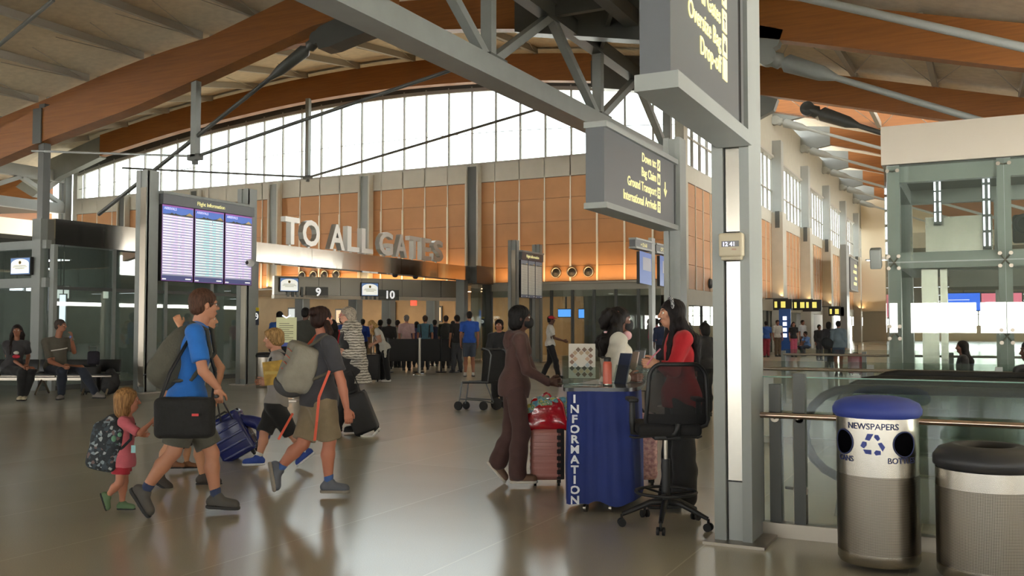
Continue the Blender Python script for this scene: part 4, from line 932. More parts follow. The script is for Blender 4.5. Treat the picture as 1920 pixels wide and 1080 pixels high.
M_BBLUE = mat('bin_blue', '2f3f8e', .55); M_BINK = mat('bin_ink', '26305e', .5)
pb = atz(1636, 1072, 0); bx, by = pb.x+.02, pb.y+.2; R1 = .245; H1 = .93
t = thing('recycling_bin', 'stainless steel recycling bin with blue domed top, Newspapers Cans Bottles', 'recycling bin', (bx, by, 0))
ub = bin_body(t, 0, 0, R1, H1)
for c in t.children: pass
o = MB(); o.lathe((0, 0, 0), [(R1+.002, H1-.0), (R1+.02, H1+.02), (R1+.022, H1+.05), (R1+.005, H1+.085), (R1-.05, H1+.112), (R1*.5, H1+.125), (0, H1+.128)], 48); o.build('domed_top', M_BBLUE, t, world=False)
fa = math.atan2(-by, -bx)      # the side that faces the camera position
fa = -math.pi/2-.02
ink = MB(); cyl_text(ink, 'NEWSPAPERS', .052, 0, 0, R1, fa+.0, H1-.062); ink.build('lettering', M_BINK, ub, world=False)
for a, s_ in ((-.86, 'CANS'), (.86, 'BOTTLES')):
    ink = MB(); cyl_text(ink, s_, .048, 0, 0, R1, fa+a*.86, H1-.265); ink.build('lettering', M_BINK, ub, world=False)
    ring = lambda rr: [on_cyl(0, 0, R1+.003, fa+a*.93+math.cos(k*math.pi/16)*.075*rr/R1, H1-.15+math.sin(k*math.pi/16)*.076*rr) for k in range(32)]
    pts = ring(1); o = MB(); vs_ = [v for rr in (.001, .25, .5, .75, 1) for v in ring(rr)]; o.add(vs_, [(j*32+k, j*32+(k+1) % 32, (j+1)*32+(k+1) % 32, (j+1)*32+k) for j in range(4) for k in range(32)]); o.build('opening', mat('void_black', '08080a', 1, spec=0), ub, world=False)
    o = MB(); o.tube([Vector((q.x, q.y, q.z))*1.0 for q in pts], .004, 6, closed=True); o.build('opening_rim', M_BINK, ub, world=False)
# recycling arrows
o = MB()
for poly in ([(445, 355), (495, 355), (460, 418), (420, 410)], [(505, 362), (535, 362), (552, 395), (530, 418), (500, 385)], [(530, 440), (562, 428), (592, 470), (570, 510)], [(497, 522), (515, 500), (555, 505), (555, 540), (512, 547)], [(403, 500), (475, 500), (475, 540), (425, 537)], [(380, 470), (400, 428), (432, 430), (435, 460), (410, 490)]):
    o.add([on_cyl(0, 0, R1+.004, fa+(u-485)*.00067/R1, H1-.152-(v-450)*.00067) for u, v in poly], [tuple(range(len(poly)))])
o.build('recycling_emblem', mat('emblem_blue', '2a3a86', .5), ub, world=False)
pb = atz(1845, 1110, 0); bx2, by2 = pb.x+.03, pb.y+.27; R2_ = .283; H2 = .66
t = thing('litter_bin', 'stainless steel litter bin with rounded black ring top, cut by the bottom right corner', 'litter bin', (bx2, by2, 0))
bin_body(t, 0, 0, R2_, H2, .84)
o = MB(); o.lathe((0, 0, 0), [(R2_-.01, H2), (R2_+.012, H2+.02), (R2_+.012, H2+.07), (R2_-.02, H2+.115), (R2_-.09, H2+.14), (R2_-.13, H2+.135), (R2_-.14, H2+.1), (R2_-.14, H2-.05)], 48); o.build('ring_top', mat('bin_black', '26272a', .45), t, world=False)
o = MB(); o.lathe((0, 0, 0), [(0, H2-.05), (R2_-.14, H2-.05)], 32); o.build('liner', M_BLACK, t, world=False)
# ================================================================ SMOOTH BODIES (distance field -> one continuous surface)
def rotm(yaw=0, pitch=0, roll=0):
    return Matrix.Rotation(yaw, 3, 'Z') @ Matrix.Rotation(pitch, 3, 'X') @ Matrix.Rotation(roll, 3, 'Y')
def V(*a): return np.array(a, float)
class SDF:
    def __init__(s, vox=.01): s.p = []; s.vox = vox
    def cap(s, a, b, ra, rb=None, k=.02, op='u'): s.p.append(('cap', np.array(a, float), np.array(b, float), ra, ra if rb is None else rb, k, op)); return s
    def ell(s, c, r, R=None, k=.02, op='u'): s.p.append(('ell', np.array(c, float), np.array(r if hasattr(r, '__len__') else (r, r, r), float), np.array(R) if R is not None else None, 0, k, op)); return s
    def box(s, c, h, R=None, rnd=.01, k=.01, op='u'): s.p.append(('box', np.array(c, float), np.array(h, float), np.array(R) if R is not None else None, rnd, k, op)); return s
    def chain(s, pts, rs, k=.015):
        for i in range(len(pts)-1): s.cap(pts[i], pts[i+1], rs[i], rs[i+1], k)
        return s
    def bounds(s, q):
        if q[0] == 'cap':
            r = max(q[3], q[4]); return np.minimum(q[1], q[2])-r, np.maximum(q[1], q[2])+r
        r = np.linalg.norm(q[2]) if q[3] is not None else q[2]+0
        r = r+(q[4] if q[0] == 'box' else 0); return q[1]-r, q[1]+r
    def mesh(s, disp=None, clip=None):
        vox = s.vox; lo = np.array([1e9]*3); hi = -lo
        for q in s.p:
            if q[6] != 'u': continue
            a, b = s.bounds(q); lo = np.minimum(lo, a); hi = np.maximum(hi, b)
        lo = lo-3*vox; n = np.ceil((hi+3*vox-lo)/vox).astype(int)+1
        D = np.full(n, 1.0, np.float32)
        ax = [lo[i]+vox*np.arange(n[i]) for i in range(3)]
        for q in s.p:
            a, b = s.bounds(q); pad = q[5]+2.5*vox
            i0 = np.clip(np.floor((a-pad-lo)/vox).astype(int), 0, n-1); i1 = np.clip(np.ceil((b+pad-lo)/vox).astype(int)+1, 0, n)
            if (i1 <= i0).any(): continue
            sl = tuple(slice(i0[i], i1[i]) for i in range(3))
            X, Y, Z = np.meshgrid(ax[0][sl[0]], ax[1][sl[1]], ax[2][sl[2]], indexing='ij')
            if q[0] == 'cap':
                pa = (X-q[1][0], Y-q[1][1], Z-q[1][2]); ba = q[2]-q[1]; l2 = max(float(ba @ ba), 1e-12)
                h = np.clip((pa[0]*ba[0]+pa[1]*ba[1]+pa[2]*ba[2])/l2, 0, 1)
                d = np.sqrt((pa[0]-ba[0]*h)**2+(pa[1]-ba[1]*h)**2+(pa[2]-ba[2]*h)**2)-(q[3]+(q[4]-q[3])*h)
            else:
                P_ = [X-q[1][0], Y-q[1][1], Z-q[1][2]]
                if q[3] is not None:
                    R = q[3]; P_ = [R[0, i]*P_[0]+R[1, i]*P_[1]+R[2, i]*P_[2] for i in range(3)]
                if q[0] == 'ell':
                    r = q[2]; k0 = np.sqrt(sum((P_[i]/r[i])**2 for i in range(3))); k1 = np.sqrt(sum((P_[i]/r[i]**2)**2 for i in range(3)))+1e-9
                    d = k0*(k0-1)/k1
                    d = np.where(k0 < 1e-3, -r.min(), d)
                else:
                    w = [np.abs(P_[i])-q[2][i] for i in range(3)]
                    d = np.sqrt(sum(np.maximum(v, 0)**2 for v in w))+np.minimum(np.maximum(np.maximum(w[0], w[1]), w[2]), 0)-q[4]
            E = D[sl]; k = max(q[5], 1e-4)
            if q[6] == 'u':
                h = np.clip(.5+.5*(E-d)/k, 0, 1); D[sl] = E*(1-h)+d*h-k*h*(1-h)
            elif q[6] == 's':
                h = np.clip(.5-.5*(E+d)/k, 0, 1); D[sl] = E*(1-h)+(-d)*h+k*h*(1-h)
        if disp is not None or clip is not None:
            X, Y, Z = np.meshgrid(*ax, indexing='ij')
            if disp is not None: D += disp(X, Y, Z)
            if clip is not None:
                for (c, nrm) in clip:
                    nrm = np.array(nrm, float); nrm /= np.linalg.norm(nrm); D = np.maximum(D, (X-c[0])*nrm[0]+(Y-c[1])*nrm[1]+(Z-c[2])*nrm[2])
        return surface_nets(D, lo, vox)
def surface_nets(D, lo, vox):
    S = D < 0; n = D.shape
    cnt = np.zeros(tuple(m-1 for m in n), np.int32); acc = np.zeros(cnt.shape+(3,), np.float32)
    def sub(a, o): return a[tuple(slice(o[i], n[i]-1+o[i]) for i in range(3))]
    for axis in range(3):
        o1, o2 = [a for a in range(3) if a != axis]
        for u in (0, 1):
            for v in (0, 1):
                oa = [0, 0, 0]; oa[o1] = u; oa[o2] = v; ob = list(oa); ob[axis] = 1
                a = sub(D, oa); b = sub(D, ob); m = (a < 0) != (b < 0)
                den = a-b; t = np.where(m, a/np.where(den == 0, 1, den), 0)
                cnt += m; acc[..., axis] += t*m
                acc[..., o1] += u*m; acc[..., o2] += v*m
    idx = np.full(cnt.shape, -1, np.int64); ok = cnt > 0; c = np.argwhere(ok); idx[ok] = np.arange(len(c))
    vs = (c+acc[ok]/cnt[ok][:, None])*vox+lo
    fs = []
    for axis in range(3):
        o1, o2 = [(1, 2), (2, 0), (0, 1)][axis]
        sl_a = [slice(1, n[i]-1) for i in range(3)]; sl_b = list(sl_a)
        sl_a[axis] = slice(0, n[axis]-1); sl_b[axis] = slice(1, n[axis])
        a = S[tuple(sl_a)]; b = S[tuple(sl_b)]
        for flip, m in ((False, a & ~b), (True, ~a & b)):
            e = np.argwhere(m)
            if not len(e): continue
            base = e.copy()
            for i in range(3):
                if i != axis: base[:, i] += 1
            def g(du, dv):
                q = base.copy(); q[:, o1] -= du; q[:, o2] -= dv; return idx[q[:, 0], q[:, 1], q[:, 2]]
            quad = [g(1, 1), g(0, 1), g(0, 0), g(1, 0)]
            if flip: quad = quad[::-1]
            fs.append(np.stack(quad, 1))
    return vs, np.concatenate(fs) if fs else np.zeros((0, 4), int)
def np_obj(name, parts, m, parent=None, local=True):
    """parts: list of (verts, quads[, matindex]) -> one mesh object"""
    vs = []; fs = []; mi = []; o = 0
    for p in parts:
        vs.append(p[0]); fs.append(p[1]+o); o += len(p[0]); mi.append(np.full(len(p[1]), p[2] if len(p) > 2 else 0))
    v = np.concatenate(vs); f = np.concatenate(fs); mi = np.concatenate(mi)
    me = bpy.data.meshes.new(name); me.vertices.add(len(v)); me.vertices.foreach_set('co', v.astype(np.float32).ravel())
    me.loops.add(f.size); me.loops.foreach_set('vertex_index', f.astype(np.int32).ravel())
    me.polygons.add(len(f)); me.polygons.foreach_set('loop_start', np.arange(0, f.size, 4, dtype=np.int32)); me.polygons.foreach_set('loop_total', np.full(len(f), 4, np.int32))
    me.polygons.foreach_set('use_smooth', np.ones(len(f), bool)); me.polygons.foreach_set('material_index', mi.astype(np.int32))
    for q in (m if isinstance(m, (list, tuple)) else [m]): me.materials.append(q)
    me.update(calc_edges=True); me.validate()
    ob = bpy.data.objects.new(name, me); COL.objects.link(ob); ob.parent = parent; return ob
def folds(amp, f, seed=0, dirs=None):
    def fn(X, Y, Z):
        s = seed*1.7
        return (amp*(np.sin(f*X+2.1*np.sin(f*.6*Z+s)+s)*np.sin(f*.8*Y+s*2+1.3*np.sin(f*.5*Z))+.6*np.sin(f*1.3*Z+2*np.sin(f*.7*X+s)+np.cos(f*.9*Y)))).astype(np.float32)
    return fn
# ================================================================ PEOPLE
def ndir(deg, pitch=0):
    a = math.radians(deg); p = math.radians(pitch); h = RT*math.cos(a)+FW*math.sin(a); return (h*math.cos(p)+UP*math.sin(p)).normalized()
def A_(v): return np.array(tuple(v), float)
def frame(f, u=UP):
    f = Vector(f).normalized(); u = Vector(u); r = f.cross(u).normalized(); u = r.cross(f).normalized()
    return np.array([[r.x, f.x, u.x], [r.y, f.y, u.y], [r.z, f.z, u.z]])      # columns: right, forward, up
def cutend(S, q, d, r=.16):
    d = Vector(d).normalized(); R = frame(d, UP if abs(d.z) < .9 else FW)
    S.box(A_(Vector(q)+d*.1), V(r, .1, r), R, .001, .004, 's')
def hand_parts(S, wr, d, nrm, thumb, curl=.5, s=1.0, spread=1.0):
    """palm, four unequal bent fingers and a thumb from its side. d = pointing direction, nrm = palm side"""
    d = Vector(d).normalized(); nrm = Vector(nrm); nrm = (nrm-d*nrm.dot(d)).normalized(); t = d.cross(nrm).normalized()
    if t.dot(Vector(thumb)) < 0: t = -t
    wr = Vector(wr)
    S.cap(A_(wr), A_(wr+d*.03*s), .024*s, .024*s, .01)
    for k in (-1.5, -.5, .5, 1.5): S.cap(A_(wr+d*.02*s+t*k*.010*s), A_(wr+d*.085*s+t*k*.019*s), .0135*s, .0115*s, .012)
    L = {1.5: .072, .5: .082, -.5: .076, -1.5: .06}
    for k, l in L.items():
        p = wr+d*.085*s+t*k*.0195*s*spread; a = curl*.6; dd = d
        for j, fr_ in enumerate((.45, .32, .23)):
            q = p+(d*math.cos(a)+nrm*math.sin(a))*l*fr_*s; S.cap(A_(p), A_(q), (.0095-.0008*j)*s, (.0088-.0008*j)*s, .003); p = q; a += curl*.75
    p = wr+d*.025*s+t*.022*s; q = p+(t*.75+d*.75+nrm*.35).normalized()*.042*s; r = q+(d*.95+t*.25+nrm*(.3+curl*.5)).normalized()*.034*s; e = r+(d*.9+nrm*(.3+curl*.6)).normalized()*.024*s
    S.cap(A_(p), A_(q), .0135*s, .0115*s, .01); S.cap(A_(q), A_(r), .011*s, .0098*s, .003); S.cap(A_(r), A_(e), .0098*s, .0085*s, .003)
def head_mesh(c, f, s, vox, tilt=0, female=False, neck=None):
    """c centre of head, f facing, s scale, returns mesh parts and frame"""
    R = frame(f); c = A_(c)
    def T(x, y, z): return c+R @ (np.array([x, y, z])*s)
    S = SDF(vox); k = .02*s
    S.ell(T(0, -.016, .035), V(.075, .094, .083)*s, R, k); S.ell(T(0, .02, -.02), V(.061, .068, .088)*s, R, k)
    S.ell(T(0, .034, -.075), V(.043 if female else .049, .046, .034)*s, R, k*.8)
    S.cap(T(0, .083, .022), T(0, .107, -.022), .0075*s, .0115*s, .012*s); S.cap(T(-.011, .094, -.027), T(.011, .094, -.027), .008*s, .008*s, .006*s)
    S.cap(T(-.04, .074, .03), T(.04, .074, .03), .011*s, .011*s, .014*s)
    for sx_ in (-1, 1):
        S.ell(T(sx_*.031, .09, .01), V(.016, .012, .010)*s, R, .01*s, 's'); S.ell(T(sx_*.041, .064, -.02), V(.022, .02, .02)*s, R, .02*s)
        S.ell(T(sx_*.077, -.006, -.002), V(.010, .019, .03)*s, R, .006*s)
    S.cap(T(-.018, .083, -.055), T(.018, .083, -.055), .007*s, .007*s, .005*s); S.cap(T(-.015, .082, -.067), T(.015, .082, -.067), .008*s, .008*s, .005*s)
    S.ell(T(0, .09, -.061), V(.024, .012, .002)*s, R, .004*s, 's')
    if neck is not None: S.cap(T(0, -.022, -.05), A_(neck), .05*s, .058*s, .03*s)
    return S.mesh(), T, R
def person(label, Z, base, sh, hip, head, face=0, hface=None, hpitch=0, s=1.0, female=False, skin='b98468', armR=None, armL=None, legR=None, legL=None,
           top=None, bottom=None, shoes='333333', socks=None, hair=None, vox=.011, handR=None, handL=None, footR=None, footL=None, group=None, w=1.0, belly=0, name='person', sit=False, cat='person', bare_mat=None, eyes=True, mask=None, glasses=None, bust=0, hs=None, gz=0.0):
    """every joint is given as (x, y, depth) along the line of sight and turned into a place in the hall"""
    g0 = atz(base[0], base[1], 0) if len(base) == 2 else Vector(base)
    if Z is None: Z = g0.dot(FW)
    g = Vector((g0.x, g0.y, gz)); t = thing(name, label, cat, g, group=group)
    Zc = g.dot(FW) if len(base) == 2 and Z is None else Z
    def J(p): return p if isinstance(p, Vector) else atZ(p[0], p[1], Zc+(p[2] if len(p) > 2 else 0))-g
    fwd = ndir(face); right = fwd.cross(UP)
    hipc = J(hip); neck = J(sh); up = (neck-hipc).normalized(); hd = J(head)
    if len(sh) < 3: pass
    fw2 = (fwd-up*fwd.dot(up)).normalized(); Rt = frame(fw2, up); L = (neck-hipc).length
    shw = (.165 if female else .19)*s*w; hw = .088*s*w
    SH = {1: neck-up*.045*s+right*shw, -1: neck-up*.045*s-right*shw}; HP = {1: hipc+right*hw-up*.02, -1: hipc-right*hw-up*.02}
    info = dict(thing=t, J=J, SH=SH, HP=HP, fwd=fwd, right=right, up=up, neck=neck, hip=hipc, g=g)
    ms = mat('skin_'+skin, skin, .55, noise=.05, nscale=6)
    arms = {}; legs = {}
    for sd, a in ((1, armR), (-1, armL)):
        if a is None: el = SH[sd]-UP*.28*s+right*sd*.04*s; wr = el-UP*.25*s+fwd*.05*s
        else: el, wr = J(a[0]), J(a[1])
        arms[sd] = (el, wr)
    for sd, a in ((1, legR), (-1, legL)):
        if a is None: kn = HP[sd]-UP*(HP[sd].z*.47)+fwd*.02; an = Vector((HP[sd].x, HP[sd].y, .085*s))
        else: kn, an = J(a[0]), J(a[1])
        legs[sd] = (kn, an)
    info['arms'] = arms; info['legs'] = legs
    # ---- body skin: one continuous surface
    B = SDF(vox)
    def torso(S, e=0.0, k=.05):
        S.ell(A_(hipc+up*L*.70), V((.148 if female else .165)*w*s+e, (.098+.01*w)*s+e, .19*s+e), Rt, k)
        S.ell(A_(hipc+up*L*.36+fw2*belly*.5), V((.118 if female else .145)*w*s+e, (.09+belly)*s+e, .15*s+e), Rt, k)
        S.ell(A_(hipc+up*L*.02-fw2*.012), V((.165 if female else .158)*w*s+e, .115*w*s+e, .125*s+e), Rt, k)
        if bust:
            for sd in (1, -1): S.ell(A_(hipc+up*L*.68+fw2*.075*s+right*sd*.07*s), V(.06*s+e, .05*s+e, .06*s+e)*bust, Rt, .03)
        for sd in (1, -1): S.cap(A_(neck-up*.015*s), A_(SH[sd]), .048*s+e, .05*s+e, .04)
    torso(B, -.012)
    B.cap(A_(neck-up*.03), A_(hd-UP*.08*s), .058*s if not female else .05*s, .05*s if not female else .044*s, .03)
    for sd in (1, -1):
        el, wr = arms[sd]; B.cap(A_(SH[sd]), A_(el), .046*s*w, .037*s*w, .025); B.cap(A_(el), A_(el+(wr-el)*.35), .038*s*w, .037*s*w, .012); B.cap(A_(el+(wr-el)*.35), A_(wr), .037*s*w, .026*s, .012)
        kn, an = legs[sd]; B.cap(A_(HP[sd]), A_(kn), .082*s*w, .053*s*w, .04); B.cap(A_(kn), A_(kn+(an-kn)*.33-fwd*.012*s), .05*s*w, .056*s*w, .02); B.cap(A_(kn+(an-kn)*.33-fwd*.012*s), A_(an), .056*s*w, .034*s, .02)
    parts = [B.mesh()]
    hf = ndir(face if hface is None else hface, hpitch)
    hv = .0065 if vox < .013 else (.009 if vox < .016 else .012)
    hs = hs or s
    hm, T, R = head_mesh(hd, hf, hs, hv, female=female, neck=neck-up*.02); parts.append(hm)
    info['T'] = T; info['R'] = R
    for sd, hh in ((1, handR), (-1, handL)):
        if hh == 'none': continue
        el, wr = arms[sd]; S = SDF(.0048 if vox < .013 else .0075)
        d = (wr-el).normalized(); hh = hh or {}
        dd = Vector(hh.get('d', tuple(d))) if not isinstance(hh.get('d'), (int, float)) else ndir(hh['d'])
        n_ = Vector(hh.get('n', tuple(-right*sd))); hand_parts(S, wr, dd, n_, hh.get('t', tuple(fwd*.9+UP*.3)), hh.get('curl', .6), s)
        parts.append(S.mesh())
    np_obj('body', parts, ms, t)
    if eyes and vox < .016:
        o = MB().m(mat('eye_white', 'd8d4cc', .3))
        for sx_ in (-1, 1): o.lathe((0, 0, 0), [(.0, -.011), (.008, -.008), (.011, 0), (.008, .008), (0, .011)], 12) if False else None
        def ball(o, c, r, n=10):
            vs = []; fs = []
            for i in range(n+1):
                th = math.pi*i/n
                for j in range(n): ph = 2*math.pi*j/n; vs.append((c[0]+r*math.sin(th)*math.cos(ph), c[1]+r*math.sin(th)*math.sin(ph), c[2]+r*math.cos(th)))
            for i in range(n):
                for j in range(n): fs.append((i*n+j, i*n+(j+1) % n, (i+1)*n+(j+1) % n, (i+1)*n+j))
            o.add(vs, fs, True)
        for sx_ in (-1, 1): ball(o, T(sx_*.031, .0745, .009), .0118*s)
        o.m(mat('iris_dark', '2a1c14', .2))
        for sx_ in (-1, 1): ball(o, T(sx_*.031, .0795, .009), .0078*s)
        o.m(mat('lip_'+skin, '9a5048', .5)); 
        o.build('eyes', None, t, world=False)
        o = MB(); o.tube([T(-.02, .088, -.061), T(-.008, .0925, -.06), (T(0, .0935, -.061)), T(.008, .0925, -.06), T(.02, .088, -.061)], [.002*s, .0045*s, .005*s, .0045*s, .002*s], 8); o.build('mouth', mat('lip_'+skin), t, world=False)
        if hair and hair[0] not in ('cap',):
            o = MB()
            for sx_ in (-1, 1): o.tube([T(sx_*.016, .086, .031), T(sx_*.032, .086, .037), T(sx_*.048, .074, .032)], .0035*s, 6)
            o.build('eyebrows', mat('brow_'+hair[1], hair[1], .8), t, world=False)
    # ---- clothes
    mk = lambda c, **k: mat('cloth_'+c, c, .85, bump=.12, bscale=90, sheen=.1, noise=.06, nscale=14, **k) if isinstance(c, str) else c
    if top:
        S = SDF(vox); e = top.get('e', .014); torso(S, e, .06)
        sl = top.get('sleeve', .62); fl = top.get('flare', .016)
        for sd in (1, -1):
            el, wr = arms[sd]
            r0 = .054*s*w+e*.6
            if sl <= 0: continue
            if sl <= 1:
                q = SH[sd]+(el-SH[sd])*sl; S.cap(A_(SH[sd]), A_(q+(el-SH[sd])*.08), r0, .046*s*w+fl, .03); cutend(S, q+(el-SH[sd])*.04, el-SH[sd], .085*s)
            else:
                S.cap(A_(SH[sd]), A_(el), r0, .043*s*w+fl, .03); S.cap(A_(el), A_(el+(wr-el)*(sl-1)), .043*s*w+fl, .031*s+fl, .015)
        e2 = top.get('tail', e+.016)
        if not top.get('tuck'): S.ell(A_(hipc+up*L*.04-fw2*.012), V((.165 if female else .158)*w*s+e2, .115*w*s+e2, .13*s+e2), Rt, .05)
        if top.get('hem', 0): S.cap(A_(hipc-up*top['hem']*.4), A_(hipc-up*top['hem']), .115*s*w+e2, .12*s*w+e2, .06)
        clip = [(A_(neck+up*.045*s+fw2*.0), A_(up*1.0+fw2*.35)), (A_(hipc-up*(top.get('hem', 0)+.03)), A_(-up))]
        if sl > 0:
            pass
        b = np_obj(top.get('name', 'shirt'), [S.mesh(folds(top.get('fold', .006), 26, hash(label) % 7))if False else S.mesh(folds(top.get('fold', .005), 24, len(label) % 7), clip)], mk(top['m']), t)
        info['top'] = b
        if sl <= 1 and sl > 0: pass
    if bottom:
        S = SDF(vox); e = bottom.get('e', .012); to = bottom.get('to', 2); fl = bottom.get('flare', .02)
        S.ell(A_(hipc+up*.02-fw2*.01), V((.168 if female else .16)*w*s+e, .115*w*s+e, .12*s+e), Rt, .05)
        S.cap(A_(hipc), A_(hipc+up*bottom.get('rise', .06)), .115*w*s, .11*w*s, .05)
        for sd in (1, -1):
            kn, an = legs[sd]
            if to <= 1: q = HP[sd]+(kn-HP[sd])*to; S.cap(A_(HP[sd]), A_(q), .094*s*w+e, .062*s*w+fl+(1-to)*.03, .03)
            else:
                S.cap(A_(HP[sd]), A_(kn), .090*s*w+e, .06*s*w+e+fl*.3, .04); q = kn+(an-kn)*(to-1); S.cap(A_(kn), A_(kn+(q-kn)*.4-fwd*.01), .06*s*w+e+fl*.3, .058*s*w+e+fl*.4, .03); S.cap(A_(kn+(q-kn)*.4-fwd*.01), A_(q), .058*s*w+e+fl*.4, .038*s+e+fl, .03)
        if to <= 1:
            for sd in (1, -1):
                kn, an = legs[sd]; q = HP[sd]+(kn-HP[sd])*to; cutend(S, q, kn-HP[sd], .125*s)
        clip = [(A_(hipc+up*(bottom.get('rise', .06)+.0)), A_(up))]
        info['bottom'] = np_obj(bottom.get('name', 'trousers' if to > 1 else 'shorts'), [S.mesh(folds(bottom.get('fold', .004), 22, 3), clip)], mk(bottom['m']), t)
    for sd, ft in ((1, footR), (-1, footL)):
        kn, an = legs[sd]
        ft = ft or {}
        fd = ndir(ft.get('deg', face), ft.get('pitch', 0)); roll = ft.get('roll', 0)
        u_ = (UP-fd*fd.z).normalized() if abs(fd.z) < .9 else -fwd*(1 if fd.z > 0 else -1)*-1
        if abs(fd.z) >= .9: u_ = (fwd-fd*fwd.dot(fd)).normalized()
        Rf = frame(fd, u_)
        drop = ft.get('drop', .052)
        c = an+fd*.055*s-Vector(Rf[:, 2])*drop*s
        if 'skinfoot' not in ft:
            S = SDF(.0075 if vox < .013 else .011); up3 = Vector(Rf[:, 2])
            heel = c-fd*.09*s; toe = c+fd*.10*s
            S.cap(A_(heel+up3*.012*s), A_(toe+up3*.0), .037*s, .034*s, .02); S.cap(A_(c+fd*.03*s+up3*.008), A_(toe-fd*.02*s), .043*s, .042*s, .02)
            S.cap(A_(heel+up3*.02*s), A_(an+up3*.012), .036*s, .04*s, .02); S.cap(A_(c-fd*.01+up3*.02*s), A_(an+fd*.025*s), .04*s, .036*s, .02)
            sole = ft.get('sole', .03)
            b = np_obj('shoe', [S.mesh(None, [(A_(c-up3*.03*s), A_(-up3)), (A_(an+up3*.035*s), A_(up3))])], mat('shoe_'+shoes, shoes, .7, bump=.1, bscale=120), t)
            S = SDF(.007 if vox < .013 else .011); S.cap(A_(heel-up3*.022*s), A_(toe-up3*.022*s), .042*s, .041*s, .01); S.cap(A_(c+fd*.02*s-up3*.022*s), A_(toe-fd*.03*s-up3*.022*s), .048*s, .047*s, .01)
            np_obj('sole', [S.mesh(None, [(A_(c-up3*.038*s), A_(-up3)), (A_(c-up3*.012*s), A_(up3))])], mat('sole_'+ft.get('solec', '2a2a2a'), ft.get('solec', '2a2a2a'), .7), b)
        if socks:
            S = SDF(.008); S.cap(A_(an-UP*.01), A_(an+(kn-an)*ft.get('sock', .16)), .039*s, .043*s, .01); np_obj('sock', [S.mesh()], mk(socks), t)
    # ---- hair
    if hair:
        hair_mesh(info, hair, hs, vox, hd, hf, neck, fwd, up)
    if mask:
        S = SDF(.006); S.ell(T(0, .055, -.045), V(.066, .062, .052)*s, R, .01); S.ell(T(0, .0, -.03), V(.074, .085, .2)*s, R, .004, 's') if False else None
        S.cap(T(0, .09, -.02), T(0, .085, -.06), .028*s, .03*s, .02)
        b = np_obj('face_mask', [S.mesh(None, [(T(0, .03, 0), R @ V(0, -1, 0))])], mat('cloth_'+mask, mask, .85), t)
        o = MB()
        for sx_ in (-1, 1): o.tube([T(sx_*.06, .035, -.03), T(sx_*.077, -.005, .015), T(sx_*.08, -.024, .0)], .0022*s, 6)
        o.build('ear_loop', mat('cloth_'+mask), b, world=False)
    if glasses:
        o = MB()
        for sx_ in (-1, 1):
            o.tube([T(sx_*.034+.024*math.cos(a), .098-.002, .008+.017*math.sin(a)) for a in [k*math.pi/8 for k in range(16)]], .0022*s, 6, closed=True)
            o.tube([T(sx_*.058, .094, .014), T(sx_*.076, .03, .014), T(sx_*.08, -.02, .006)], .0024*s, 6)
        o.tube([T(-.01, .1, .012), T(.01, .1, .012)], .002*s, 6); o.build('glasses', mat('frame_'+glasses, glasses, .4), t, world=False)
    return info
